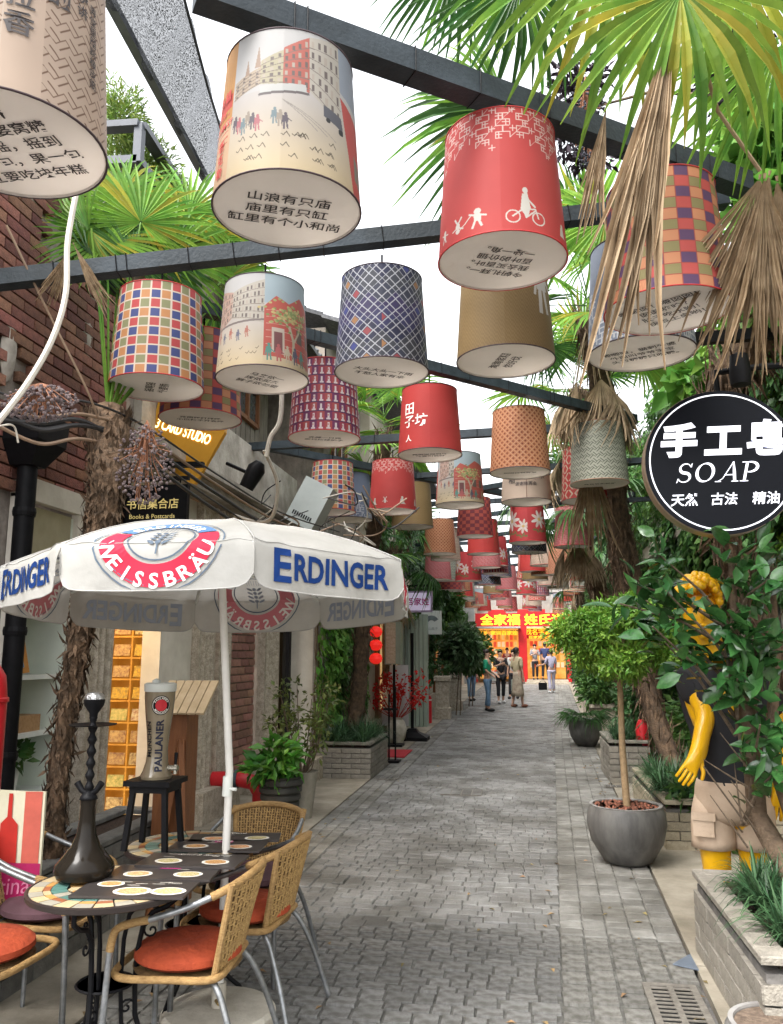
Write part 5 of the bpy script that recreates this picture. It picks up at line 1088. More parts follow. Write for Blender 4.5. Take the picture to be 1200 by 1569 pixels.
# fire hose pipe, pots by the stone front
rp = thing('fire_inlet', 'red fire hose inlet pipe bending out of the stone wall beside the black pot', 'standpipe', (-2.5, 7.9, 0))
q = MB(); q.tube([(-2.9, 7.62, .33), (-2.65, 7.62, .34), (-2.5, 7.62, .31), (-2.44, 7.62, .22), (-2.43, 7.62, 0)], .072, 18); q.tube([(-2.44, 7.62, .3), (-2.34, 7.55, .36)], .05, 14); part('pipe', q, M_red, rp, smooth=True)
q = MB(); q.lathe([(.085, 0), (.085, .03), (.075, .035)], (-2.43, 7.62, .0), 18); q.lathe([(.0, .0), (.086, .0), (.086, .03), (0, .03)], (-2.68, 7.62, .34), 18, M=Matrix.Rotation(R90, 4, 'Y')); part('flange', q, mat('dark_steel', (.06, .09, .12), rough=.4), rp, smooth=True)
pt = thing('ribbed_pot', 'black ribbed pot with bright broad leaved plant beside the red pipe', 'potted plant', (-2.16, 7.35, 0)); PC = Vector((-2.16, 7.35, 0))
q = MB(); pr = [(0, 0), (.13, 0)]
for k in range(6): z = .02+k*.065; r = .135+.011*k; pr += [(r, z), (r+.012, z+.01), (r+.012, z+.045), (r, z+.055)]
pr += [(.205, .42), (.185, .42), (.18, .36), (0, .36)]; q.lathe(pr, PC, 30); part('pot', q, mat('ribbed_black', (.03, .03, .028), (.05, .048, .042), .5), pt, smooth=True)
def broad(blobs, n, L, W, m, par, nm='foliage', up=.2, droop=0.3, shell=.3):
    V, F = leaf_cloud(blobs, n, L, W, up, droop, shell); return part(nm, tri_mesh(nm, V, F, m), None, par)
M_bright = mat('bright_leaf', (.13, .33, .045), (.05, .17, .025), .4, 3, rand=.35, trans=.3, hue=.02)
broad([(-2.18, 7.33, .60, .19, .18, .16), (-2.22, 7.3, .49, .22, .19, .11)], 340, .14, .062, M_bright, pt)
pt = thing('tall_pale_pot', 'tall pale concrete pot with sparse yellow green shrub next to the stone step', 'potted plant', (-2.02, 7.66, 0)); PC = Vector((-2.05, 7.66, 0))
q = MB(); q.lathe([(0, 0), (.095, 0), (.15, .42), (.135, .42), (.12, .36), (0, .36)], PC, 26); part('pot', q, mat('pale_pot', (.36, .33, .27), (.27, .25, .2), .85, 10, .3, 60, dirt=.3), pt, smooth=True)
rr = random.Random(8); q = MB(); tips = []
for k in range(16):
    a = rr.uniform(0, TAU); e = PC+Vector((math.cos(a)*rr.uniform(.1, .35), math.sin(a)*rr.uniform(.1, .3), rr.uniform(.75, 1.2))); m_ = PC+(e-PC)*.5+Vector((0, 0, .05)); q.tube([PC+Vector((0, 0, .36)), m_, e], [.008, .006, .003], 5); tips += [e, m_.lerp(e, .5)]
part('stem', q, M_stem, pt); broad([(p.x, p.y, p.z, .09, .09, .08) for p in tips], 620, .065, .032, mat('olive_leaf', (.16, .19, .05), (.07, .10, .025), .5, 3, rand=.4, trans=.3, hue=.02), pt)
# ================================================================== signs
def disc(mb, c, r, n=64, y=0, rz=0): 
    c = Vector(c); mb.add([c+Vector((r*math.cos(TAU*i/n), y, r*math.sin(TAU*i/n))) for i in range(n)], [tuple(range(n))])
SS = D(1105, 708, 4.2); sg = thing('soap_sign', 'round black hanging sign with white ring and white lettering SOAP', 'sign', SS)
SR = .382
q = MB(); n = 72
q.lathe([(0, 0), (SR, 0), (SR, .10), (0, .10)], SS, n, M=Matrix.Rotation(-R90, 4, 'X')); part('casing', q, mat('sign_casing', (.34, .25, .17), (.26, .19, .13), .4, 6), sg, smooth=True)
q = MB(); q.lathe([(0, .0), (SR-.004, .0), (SR-.004, -.012), (0, -.012)], SS, n, M=Matrix.Rotation(-R90, 4, 'X')); part('face', q, mat('sign_black', (.003, .004, .008), (.004, .005, .009), .35, 3, spec=.12), sg, smooth=True)
M_sw = mat('lit_white_letter', (.85, .86, .95), (.85, .86, .95), .5, emit=.35)
q = MB(); m_ = 72; rr_ = [.352, .359]; vs = [SS+Vector((r*math.cos(TAU*i/m_), -.015, r*math.sin(TAU*i/m_))) for i in range(m_) for r in rr_]; q.add(vs, [(2*i, 2*i+1, (2*i+3) % (2*m_), (2*i+2) % (2*m_)) for i in range(m_)]); part('ring', q, M_sw, sg)
pl = planar(SS+Vector((0, -.0125, 0)), (1, 0, 0), (0, 0, 1), .004)
q = MB(); text_into(q, '手', pl, width=.185, off=(-.205, .12), bold=.05, shear=.1); text_into(q, '工', pl, width=.19, off=(.01, .11), bold=.05, shear=.1); text_into(q, '皂', pl, width=.185, off=(.22, .12), bold=.05, shear=.1); part('lettering', q, M_sw, sg)
def calli(q, paths, ox, s=1.):
    for pts, ws in paths:
        P_ = []; n_ = len(pts)
        for i in range(n_):
            x, y = pts[i]; a = pts[max(i-1, 0)]; b = pts[min(i+1, n_-1)]; dx, dy = b[0]-a[0], b[1]-a[1]; l = math.hypot(dx, dy)+1e-6; P_.append(((x-dy/l*ws[i]/2), (y+dx/l*ws[i]/2), (x+dy/l*ws[i]/2), (y-dx/l*ws[i]/2)))
        vs = []
        for a, b, c, d in P_: vs += [pl(ox+(a+.2*b)*s, -.055+b*s), pl(ox+(c+.2*d)*s, -.055+d*s)]
        q.add(vs, [(2*i, 2*i+1, 2*i+3, 2*i+2) for i in range(n_-1)])
def circ(cx, cy, rx, ry, a0, a1, n_=18): return [(cx+rx*math.cos(math.radians(a0+(a1-a0)*i/n_)), cy+ry*math.sin(math.radians(a0+(a1-a0)*i/n_))) for i in range(n_+1)]
def wv(n_, a, b): return [a+(b-a)*abs(math.sin(math.pi*i/(n_-1))) for i in range(n_)]
q = MB()
S1 = circ(.0, .024, .026, .024, 20, 250, 12)+circ(.0, -.024, .028, .024, 70, -150, 12); calli(q, [(S1, [.004+.011*math.exp(-((i-12.5)/6)**2) for i in range(len(S1))]), ([(.026, .03), (.03, .05)], [.008, .003]), ([(-.027, -.03), (-.034, -.052)], [.008, .003])], -.185)
O1 = circ(0, 0, .040, .047, 90, 450, 30); calli(q, [(O1, [.004+.011*abs(math.cos(math.radians(90+12*i-20))) for i in range(31)])], -.085)
calli(q, [([(-.052, -.05), (-.03, -.035), (.012, .05)], [.003, .004, .005]), ([(.012, .052), (.022, .0), (.03, -.048)], [.006, .014, .014]), ([(-.022, -.016), (.024, -.016)], [.005, .005]), ([(-.066, -.05), (-.036, -.05)], [.004, .004]), ([(.014, -.05), (.048, -.05)], [.004, .004])], .035)
calli(q, [([(-.02, .046), (-.024, -.05)], [.013, .013]), (circ(-.006, .022, .038, .026, 95, -100, 14), [.004+.011*math.sin(math.pi*i/14) for i in range(15)]), ([(-.045, .048), (.0, .048)], [.004, .004]), ([(-.045, -.05), (-.004, -.05)], [.004, .004])], .135)
part('lettering', q, M_sw, sg)
q = MB(); text_into(q, '天然', pl, height=.066, off=(-.195, -.195), bold=.015, shear=.15); text_into(q, '古法', pl, height=.064, off=(.0, -.195), bold=.015, shear=.15); text_into(q, '精油', pl, height=.064, off=(.2, -.195), bold=.015, shear=.15); part('lettering', q, M_sw, sg)
q = MB(); q.tube([SS+Vector((.02, .06, SR)), SS+Vector((.02, .06, SR+.12)), SS+Vector((.25, .06, SR+.14)), (2.3, SS.y+.06, SS.z+SR+.14)], .018, 8); part('bracket', q, M_black, sg)
q = MB(); q.lathe([(0, 0), (.05, .0), (.055, .06), (.045, .16), (0, .18)], SS+Vector((.12, -.02, SR+.02)), 16); part('spotlight', q, M_black, sg, smooth=True)
# yellow card studio sign
YS = PY(287, 668, 6.2); ys = thing('yellow_sign', 'slanted yellow sign with raised glowing letters 3 CARD STUDIO under the red checked lantern', 'sign', YS)
MY = Matrix.Translation(YS) @ Matrix.Rotation(math.radians(20), 4, 'Y')
q = MB(); q.prism([(-.36, .36), (-.26, -.24), (.12, -.36), (.24, -.36), (.32, .12), (.24, .4)], .05, MY @ Matrix.Rotation(R90, 4, 'X')); part('board', q, mat('sign_yellow', (.68, .34, .03), (.6, .29, .02), .5, 4), ys)
yx = MY.to_3x3() @ Vector((1, 0, 0)); yz = MY.to_3x3() @ Vector((0, 0, 1)); ply = planar(YS-(MY.to_3x3() @ Vector((0, 1, 0)))*.05, yx, yz, .006)
q = MB(); text_into(q, '3 CARD STUDIO', ply, width=.50, height=.085, off=(-.02, .02), bold=.01); text_into(q, '三卡明信', ply, width=.4, height=.1, off=(-.02, .16), bold=.01); part('lettering', q, mat('glow_letter', (1, .85, .5), (1, .8, .4), emit=.9), ys)
# bookshop sign
BS = PY(236, 782, 5.7); bs = thing('book_shop_sign', 'black hanging sign with gold Chinese characters and the words Books and Postcards', 'sign', BS)
q = MB(); q.box(BS, (.54, .05, .38)); part('board', q, M_black, bs)
plb = planar(BS-Vector((0, .026, 0)), (1, 0, 0), (0, 0, 1), .004); M_gold = mat('gold_letter', (.62, .50, .20), (.55, .43, .15), .4, emit=.15)
q = MB(); text_into(q, '书信集合店', plb, width=.41, off=(.0, .045), bold=.01); text_into(q, 'Books & Postcards', plb, width=.36, off=(0, -.05)); part('lettering', q, M_gold, bs)
q = MB(); q.bar(BS+Vector((-.3, 0, .24)), BS+Vector((.27, 0, .24)), .03, .03); q.tube([BS+Vector((-.2, 0, .24)), BS+Vector((-.2, 0, .18))], .006, 6); q.tube([BS+Vector((.2, 0, .24)), BS+Vector((.2, 0, .18))], .006, 6); part('bracket', q, M_black, bs)
tag(solo('wall_lamp_arm', MB().bar(PY(245, 712, 5.9), PY(312, 712, 5.9), .05, .04), M_black, 'short black bar lamp sticking out above the book shop sign', 'lamp'), 'short black bar lamp sticking out above the book shop sign', 'lamp')
# small signs farther down the left side
def board(name, label, u0, v0, u1, v1, y, th, m, cat='sign'):
    a, b = PY(u0, v0, y), PY(u1, v1, y); c = (a+b)/2; t = thing(name, label, cat, c); q = MB(); q.box(c, (abs(b.x-a.x), th, abs(a.z-b.z))); part('board', q, m, t); return t, c, abs(b.x-a.x), abs(a.z-b.z)
t, c, w_, h_ = board('surname_sign', 'lilac framed sign with magenta characters on a black bracket', 618, 906, 663, 938, 15, .06, mat('lilac', (.52, .42, .62), (.48, .38, .58), .5, 4))
q = MB(); q.box(c-Vector((0, .033, 0)), (w_-.07, .006, h_-.07)); part('panel', q, mat('pale_lilac', (.62, .55, .72), (.58, .5, .68), .5, 4, emit=.1), t)
q = MB(); text_into(q, '百家姓', planar(c-Vector((0, .038, 0)), (1, 0, 0), (0, 0, 1)), width=w_*.78, bold=.02); part('lettering', q, mat('magenta_letter', (.55, .02, .22), (.5, .02, .2)), t)
q = MB(); q.bar((-2.6, 15, c.z+h_/2+.1), (c.x+w_/2, 15, c.z+h_/2+.1), .04, .04); 
for s in (-.15, .15): q.tube([c+Vector((s, 0, h_/2)), c+Vector((s, 0, h_/2+.1))], .01, 5)
part('bracket', q, M_black, t)
t, c, w_, h_ = board('fan_sign', 'square white sign with a grey fan emblem beyond the lilac sign', 646, 936, 677, 972, 17.6, .06, mat('white_board', (.66, .70, .68), (.62, .66, .64), .5, 4))
q = MB(); vs = [c+Vector((r*math.cos(a), -.035, -.02+r*math.sin(a))) for i in range(13) for a in (math.radians(30+10*i),) for r in (.07, .17)]; q.add(vs, [(2*i, 2*i+1, 2*i+3, 2*i+2) for i in range(12)]); part('fan_emblem', q, mat('fan_grey', (.13, .16, .17), (.2, .24, .25)), t)
q = MB(); text_into(q, '香山扇子', planar(c-Vector((0, .034, .13)), (1, 0, 0), (0, 0, 1)), width=w_*.62); part('lettering', q, mat('fan_grey', (.13, .16, .17)), t)
t = thing('box_light', 'grey and cream boxy lamp hanging on a black post by the white panel', 'lamp', (-2.2, 13.6, 0)); a, b = PY(592, 953, 13.6), PY(616, 1018, 13.6)
q = MB(); q.box(((a.x+b.x)/2, 13.6, (a.z+b.z)/2), (b.x-a.x, .3, a.z-b.z)); part('body', q, mat('sage_metal', (.25, .29, .23), (.2, .24, .19), .4, 4), t)
q = MB(); q.box(((a.x+b.x)/2-.03, 13.445, (a.z+b.z)/2), ((b.x-a.x)*.6, .02, (a.z-b.z)*.96)); part('panel', q, mat('parchment', (.52, .44, .33), (.36, .3, .2), .6, 30), t)
q = MB(); q.tube([((a.x+b.x)/2, 13.6, b.z), ((a.x+b.x)/2, 13.6, 0)], .022, 8); q.box(((a.x+b.x)/2, 13.6, .02), (.3, .3, .04)); part('post', q, M_black, t)
# red lanterns on a string
t0 = PY(576, 955, 13.0)
for k, wd in enumerate(('top', 'middle', 'bottom')):
    c = PY(576, 968+k*20.5, 13.0); t = thing('red_paper_lantern', 'round red paper lantern, %s one of the string of three beside the ivy wall' % wd, 'lantern', c, 'string of three red paper lanterns')
    q = MB(); q.lathe([(.03, -.085)]+[(.085*math.cos(a)+.02+.004*math.cos(j*3.1), .085*math.sin(a)) for j, a in enumerate(np.linspace(-1.3, 1.3, 9))]+[(.03, .085)], c, 16); part('globe', q, mat('lantern_red', (.62, .02, .015), (.55, .015, .01), .5, 4, emit=.25), t, smooth=True)
    q = MB(); q.lathe([(0, -.1), (.035, -.1), (.035, -.08)], c, 10); q.lathe([(.035, .08), (.035, .1), (0, .1)], c, 10); part('cap', q, mat('gold_cap', (.5, .3, .05)), t)
t, c, w_, h_ = board('standing_board', 'tall plain white display panel behind the red branches', 576, 1019, 626, 1112, 14.4, .05, mat('white_panel', (.60, .60, .62), (.54, .54, .56), .5, 3, dirt=.15), 'panel')
q = MB(); q.box((c.x, c.y, .1), (w_*.9, .3, .12)); part('foot', q, M_black, t)
SB = G(632, 1134); t = thing('pole_stand', 'black pole with heavy cast foot standing on the pavement edge', 'stand', SB)
q = MB(); q.tube([SB, SB+Vector((0, 0, 1.85))], .03, 10); part('pole', q, M_black, t); q = MB(); q.add([SB+Vector((i*.28*k, j*.22*k, z)) for z, k in ((0, 1), (.06, 1), (.14, .4), (.2, .25)) for i, j in ((-1, -1), (1, -1), (1, 1), (-1, 1))], [(3, 2, 1, 0), (12, 13, 14, 15)]+[(b+i, b+(i+1) % 4, b+4+(i+1) % 4, b+4+i) for b in (0, 4, 8) for i in range(4)]); part('foot', q, M_black, t)
MS = G(601, 1168); t = thing('menu_stand', 'thin black double pole stand with a red mat beneath near the grey brick planter', 'stand', MS)
q = MB(); 
for dx in (-.045, .045): q.tube([MS+Vector((dx, 0, 0)), MS+Vector((dx, 0, .98+dx*1.2))], .012, 7)
part('pole', q, M_black, t); q = MB(); q.box(MS+Vector((0, 0, .015)), (.22, .22, .03)); part('foot', q, M_black, t); q = MB(); q.box(MS+Vector((-.02, 0, .72)), (.2, .03, .03)); part('crossbar', q, M_black, t)
solo('red_mat', MB().box(tuple(G(607, 1158)+Vector((-.05, .2, .012))), (.42, .9, .012)), mat('red_felt', (.45, .03, .04), (.38, .02, .03), .9, 20), 'red doormat lying on the pavement by the thin black stand', 'mat')
VP = G(608, 1140); t = thing('white_vase', 'white glazed vase holding bare red branches with red blossoms', 'vase', VP)
q = MB(); q.lathe([(0, 0), (.09, 0), (.15, .12), (.17, .25), (.14, .36), (.1, .40), (.115, .44), (.1, .44), (.08, .40)], VP, 24); part('vase', q, mat('glaze', (.62, .58, .50), (.42, .38, .3), .35, 12), t, smooth=True)
rr = random.Random(3); q = MB(); tips = []
for k in range(26):
    e = VP+Vector((rr.gauss(-.12, .3), rr.gauss(0, .15), rr.uniform(.7, 1.15))); q.tube([VP+Vector((0, 0, .38)), VP.lerp(e, .6)+Vector((0, 0, .1)), e], [.008, .006, .003], 5); tips += [e, VP.lerp(e, .8)+Vector((0, 0, .06))]
part('branch', q, mat('red_twig', (.35, .03, .02)), t)
V, F = leaf_cloud([(p.x, p.y, p.z, .07, .06, .07) for p in tips], 700, .06, .045); part('blossom', tri_mesh('blossom', V, F, mat('red_blossom', (.62, .02, .015), (.5, .01, .01), .6, trans=.2)), None, t)
for k, (u_, v_, hh, nm) in enumerate(((648, 1112, .75, 'taller red bollard beside the grey pillar'), (656, 1108, .6, 'shorter red bollard behind the taller one'))):
    p = G(u_, v_); t = thing('bollard', nm, 'bollard', p, 'red bollards'); q = MB(); q.lathe([(0, 0), (.085, 0), (.085, hh-.08), (.06, hh-.02), (0, hh)], p, 16); part('post', q, M_red, t, smooth=True); q = MB(); q.lathe([(.087, hh*.8), (.088, hh*.82), (.087, hh*.84)], p, 16); part('band', q, M_white, t)
t = thing('glass_column', 'pale green metal column with vertical ribs beneath the fan sign', 'column', (-2.25, 17.3, 0)); M_gc = mat('pale_green_metal', (.33, .40, .34), (.27, .33, .28), .4, 3)
for k in range(6): q = MB(); q.box((-2.42+.085*k, 17.3, 1.15), (.075, .3-.03*(k % 2), 2.3)); part('rib', q, M_gc, t)
for k, (u_, v_, hh, s_) in enumerate(((679, 1101, 1.0, 'nearer'), (698, 1088, .95, 'farther'))):
    p = G(u_, v_); t = thing('stone_post', '%s of the two carved grey stone posts topped with plants on the left' % s_, 'post', p, 'carved stone posts')
    q = MB(); q.box(p+Vector((0, 0, .13)), (.36, .36, .26), ch=.02); part('foot', q, M_gran, t); q = MB(); q.box(p+Vector((0, 0, .56)), (.30, .30, .6), ch=.01); part('shaft', q, M_gran, t); q = MB(); q.box(p+Vector((0, 0, .92)), (.38, .38, .12), ch=.03); part('cap', q, M_gran, t)
    V, F = leaf_cloud([(p.x, p.y, 1.15, .16, .16, .14)], 130, .13, .05); part('foliage', tri_mesh('foliage', V, F, M_ivyd), None, t)
# ================================================================== planters, pots and drains
planter('grey brick planter in front of the ivy wall on the left', -2.56, -1.84, 10.05, 11.35, .40, M_gbrick, .24, .06, 'ES')
planter('grey brick planter at the lower right corner full of grass', .84, 2.2, 3.42, 4.68, .37, M_gbrick, .21, .075, 'WS')
planter('pale brick planter behind the round stone pot', 1.06, 2.3, 6.9, 8.8, .34, mat('pale_brick', (.42, .37, .27), (.31, .27, .2), .85, 14, .5, 80, rand=.15, dirt=.3), .22, .07, 'WS')
planter('grey brick planter beside the red extinguisher on the right', .98, 1.45, 10.2, 11.4, .46, M_gbrick, .22, .07, 'WS')
def tuft(par, spots, n=46, L=.3, m=M_grass, nm='grass'):
    Vs, Fs = [], []; off = 0
    for (x, y, z, s) in spots:
        a = RNG.random(n)*TAU; ln = L*s*(.7+.6*RNG.random(n)); out = .35+.75*RNG.random(n); wd = .006+.004*RNG.random(n)
        dx, dy = np.cos(a), np.sin(a); K = 5
        for j in range(K+1):
            t_ = j/K; r = ln*out*t_*.8; hgt = ln*(t_*1.15-t_*t_*out*1.05); w_ = wd*(1-t_*.9)
            px = x+dx*r+RNG.normal(size=n)*.0; py = y+dy*r; pz = z+hgt
            Vs.append(np.stack([px-dy*w_, py+dx*w_, pz], 1)); Vs.append(np.stack([px+dy*w_, py-dx*w_, pz], 1))
        i = np.arange(n)
        for j in range(K): b0, b1, c0, c1 = off+(2*j)*n+i, off+(2*j+1)*n+i, off+(2*j+2)*n+i, off+(2*j+3)*n+i; Fs.append(np.stack([b0, b1, c1], 1)); Fs.append(np.stack([b0, c1, c0], 1))
        off += 2*(K+1)*n
    me = tri_mesh(nm, np.concatenate(Vs), np.concatenate(Fs), m); return part(nm, me, None, par, stuff=True)
rg = random.Random(12)
def grass_thing(label, x0, x1, y0, y1, z, k, L=.3, n=46):
    t = thing('grass_bed', label, 'grass', ((x0+x1)/2, (y0+y1)/2, z)); tuft(t, [(rg.uniform(x0, x1), rg.uniform(y0, y1), z-.02, rg.uniform(.8, 1.2)) for _ in range(k)], n, L); return t
grass_thing('dark green arching grass filling the lower right planter', 1.0, 2.1, 3.45, 4.42, .36, 100, .25, 60)
grass_thing('arching grass clump spilling over the pale brick planter', 1.12, 1.6, 7.0, 8.7, .33, 34, .32)
grass_thing('grass mound in the left grey brick planter', -2.45, -1.9, 10.15, 11.2, .39, 40, .33)
grass_thing('grass on the right grey brick planter beside the extinguisher', 1.03, 1.4, 10.3, 11.3, .45, 14, .3)
t = thing('trailing_plants', 'mixed trailing green plants hanging over the pale brick planter', 'plants', (1.45, 7.0, .3)); broad([(1.35, 6.95, .42, .25, .15, .16), (1.5, 6.85, .25, .15, .12, .22), (1.8, 7.2, .6, .4, .3, .3)], 520, .11, .05, M_ivy, t)
def bowl(p, R, h, label, name='stone_pot', m=None):
    t = thing(name, label, 'pot', p); m = m or mat('pot_stone', (.17, .165, .155), (.075, .072, .07), .5, 7, .1, 50, dirt=.3, stretch=(1, 1, .3))
    q = MB(); q.lathe([(0, 0), (R*.46, 0), (R*.62, h*.06), (R*.9, h*.38), (R, h*.68), (R*.97, h*.9), (R*.90, h), (R*.82, h), (R*.81, h*.95), (0, h*.95)], p, 44); part('bowl', q, m, t, smooth=True)
    q = MB(); q.lathe([(R*.90, h-.004), (R*.915, h+.008), (R*.83, h+.008), (R*.82, h-.004)], p, 44); part('rim', q, mat('pot_rim', (.30, .29, .28), (.2, .19, .18), .5), t, smooth=True)
    q = MB(); q.prism([(R*.815*math.cos(TAU*i/32), R*.815*math.sin(TAU*i/32)) for i in range(32)], .006, Matrix.Translation(p+Vector((0, 0, h*.955)))); part('soil', q, mat('pot_soil', (.17, .125, .09), (.08, .055, .04), .95, 30, .6, 60), t)
    return t
PB = G(963, 1322); t = bowl(PB, .285, .40, 'large round grey stone pot holding the small lime green tree')
q = MB(); rr = random.Random(5)
for k in range(300): a = rr.uniform(0, TAU); r = .225*math.sqrt(rr.random()); q.ball((PB.x+r*math.cos(a), PB.y+r*math.sin(a), .386+rr.uniform(0, .012)), rr.uniform(.008, .014), 5, 3)
part('bark_chips', q, mat('bark_chip', (.26, .10, .06), (.14, .05, .03), .8, rand=.4), t, stuff=True)
tr = thing('small_tree', 'small slender tree with light feathery green crown growing in the round stone pot', 'tree', PB+Vector((0, 0, .34)))
tp = PB+Vector((0, .0, 1.42)); q = MB(); q.tube([PB+Vector((.01, 0, .33)), PB+Vector((-.005, 0, .8)), tp], [.028, .024, .02], 10); part('trunk', q, M_stemp, tr, smooth=True)
q = MB(); bl = []
for k in range(26):
    a = rr.uniform(0, TAU); e = tp+Vector((.03+math.cos(a)*rr.uniform(.05, .50), math.sin(a)*rr.uniform(.05, .4), rr.uniform(-.02, .46))); q.tube([tp-Vector((0, 0, rr.uniform(0, .15))), tp.lerp(e, .5)+Vector((0, 0, .05)), e], [.012, .008, .004], 6); bl.append((e.x, e.y, e.z, rr.uniform(.10, .20), .15, rr.uniform(.09, .17)))
part('branch', q, M_stemp, tr); V, F = leaf_cloud(bl, 13500, .050, .022, .4, .25, .0); part('crown', tri_mesh('crown', V, F, M_lime), None, tr)
t = bowl(G(1212, 1668), .21, .2, 'empty round grey bowl cut off by the lower right corner', m=mat('bowl_grey', (.16, .15, .14), (.1, .095, .09), .6, 10))
PP = G(898, 1143); t = bowl(PP, .27, .42, 'dark pot with drooping palm leaves on the right side of the alley', 'dark_pot')
q = MB()
PG_ = G(930, 1255)
# drains
gr = thing('drain_grate', 'rectangular iron drain grate with two rows of slots at the lower right', 'drain', (.62, 3.95, 0))
q = MB(); x0, x1, y0, y1 = .50, .735, 3.70, 4.17; zt = .012
for a, b, c, d in ((x0, x1, y0, y0+.03), (x0, x1, y1-.03, y1), (x0, x0+.03, y0+.03, y1-.03), (x1-.03, x1, y0+.03, y1-.03), ((x0+x1)/2-.013, (x0+x1)/2+.013, y0+.03, y1-.03)): q.box(((a+b)/2, (c+d)/2, zt), (b-a, d-c, .014))
M_iron = mat('cast_iron', (.24, .22, .19), (.16, .145, .125), .55, 30, .2, 90, metal=.3); part('frame', q, M_iron, gr)
for k in range(10):
    yy = y0+.052+k*.0405; q = MB(); q.box(((x0+x1)/2, yy, zt+.004), (x1-x0-.06, .0145, .004)); part('bar', q, M_iron, gr)
q = MB(); q.box(((x0+x1)/2, (y0+y1)/2, -.006), (x1-x0, y1-y0, .002)); part('pit_shade_sheet', q, mat('pit_shade', (.008, .008, .008)), gr)  # thin near-black sheet, painted shade in place of a dug pit
def plate(u_, v_, w_, h_, label, name='manhole_cover'):
    p = G(u_, v_); t = thing(name, label, 'cover', p); q = MB(); q.box(p+Vector((0, 0, .006)), (w_, h_, .012)); part('frame', q, M_iron, t)
    for i in range(4):
        for j in range(3): q = MB(); q.box(p+Vector((-w_/2+w_*(i+.5)/4, -h_/2+h_*(j+.5)/3, .013)), (w_/4-.014, h_/3-.014, .008)); part('inset_paver', q, M_sett, t)
plate(708, 1215, .44, .36, 'square manhole cover filled with pavers in the middle of the alley')
plate(590, 1193, .2, .22, 'small drain cover by the left brick planter', 'drain_cover'); plate(607, 1192, .1, .22, 'narrower drain cover right of the small one', 'drain_cover'); plate(944, 1206, .24, .12, 'small drain cover at the foot of the right brick planter', 'drain_cover')
EX = G(981, 1205)+Vector((.1, .35, 0)); t = thing('extinguisher', 'red cylinder standing between the small tree and the dark trunk', 'extinguisher', EX)
q = MB(); q.lathe([(0, 0), (.075, 0), (.075, .62), (.05, .70), (.02, .72)], EX, 18); part('cylinder', q, M_red, t, smooth=True); q = MB(); q.lathe([(.02, .72), (.03, .74), (.03, .78), (0, .79)], EX, 10); q.tube([EX+Vector((0, 0, .76)), EX+Vector((.07, 0, .74))], .01, 6); part('valve', q, M_black, t)
t = thing('pavement_plate', 'small bluish steel plate lying on the pavement by the lower right planter', 'plate', G(1062, 1478)); q = MB(); p = G(1062, 1478); q.prism([(-.09, -.03), (.02, -.09), (.02, .12)], .006, Matrix.Translation(p+Vector((-.01, 0, .004)))); part('sheet', q, mat('blue_steel', (.22, .26, .32), (.17, .2, .25), .35, metal=.4), t)
# right hand row of pots and stone posts
for k, (x_, y_, w_, h_, lb) in enumerate(((1.45, 15.6, .5, .55, 'first pale stone trough past the dark pot on the right'), (1.6, 18.5, .5, .6, 'second pale stone trough with shrubs on the right'), (1.75, 21.5, .5, .6, 'third pale stone trough farther up on the right'), (1.85, 25, .5, .6, 'fourth pale stone trough near the lilac dressed person'))):
    t = thing('stone_trough', lb, 'planter', (x_, y_, 0), 'pale stone troughs with shrubs'); q = MB(); q.box((x_, y_, h_/2), (w_, w_*1.4, h_), ch=.03); part('trough', q, M_gran, t); q = MB(); q.box((x_, y_, h_+.02), (w_+.08, w_*1.4+.08, .06)); part('rim', q, M_gran, t)
    V, F = leaf_cloud([(x_, y_, h_+.35, .4, .5, .4), (x_+.1, y_+.2, h_+.9, .35, .4, .4), (x_-.1, y_-.2, h_+.3, .3, .3, .3)], 1500, .12, .055); part('foliage', tri_mesh('foliage', V, F, (M_ivy, M_ivyd, M_lime, M_ivyd)[k]), None, t)
# ================================================================== balcony, shade net, wires
t = thing('balcony_planter', 'dark steel framed balcony box holding feathery bright shrubs at the upper left', 'balcony', (-2.9, 5.3, 4.9)); M_st = mat('grey_steel', (.10, .11, .13), (.07, .075, .09), .5, 6)
a0, a1, a2, a3 = PY(150, 196, 5.0), PY(215, 192, 5.0), PY(285, 300, 6.2), PY(215, 300, 6.3)
q = MB(); q.bar(a0, a1, .09, .05); q.bar(a1, a2, .09, .05); q.bar(a0-Vector((0, 0, .28)), a1-Vector((0, 0, .28)), .06, .06); q.bar(a1-Vector((0, 0, .28)), a2-Vector((0, 0, .28)), .06, .06); q.bar(a1, a1-Vector((0, 0, .3)), .06, .06, up=(0, 1, 0)); q.bar(a2, a2-Vector((0, 0, .3)), .06, .06, up=(0, 1, 0)); q.bar(a0, a0-Vector((0, 0, .3)), .06, .06, up=(0, 1, 0)); part('frame', q, M_st, t)
q = MB(); q.box((-3.3, 5.7, 4.62), (1.1, 1.5, .06)); part('floor', q, M_w2, t)
V, F = leaf_cloud([(-2.86, 5.6, 5.25, .25, .35, .35), (-2.8, 6.1, 5.2, .2, .35, .28), (-2.95, 5.3, 5.55, .2, .25, .3), (-2.62, 6.5, 5.1, .2, .4, .25), (-2.66, 6.9, 5.2, .2, .5, .3), (-3.2, 6.0, 5.3, .4, .6, .5)], 16000, .09, .012, .6, 0, .1)
part('shrub', tri_mesh('shrub', V, F, mat('feather_leaf', (.26, .36, .07), (.12, .2, .04), .6, rand=.4, trans=.35, hue=.03)), None, t)
N0, N1, N2, N3 = PY(146, -40, 4.6), PY(272, -40, 4.6), PY(349, 232, 7.6), PY(316, 276, 7.4)
t = thing('shade_net', 'black shade netting stretched along the roof edge at the upper left', 'net', (N0+N2)/2)
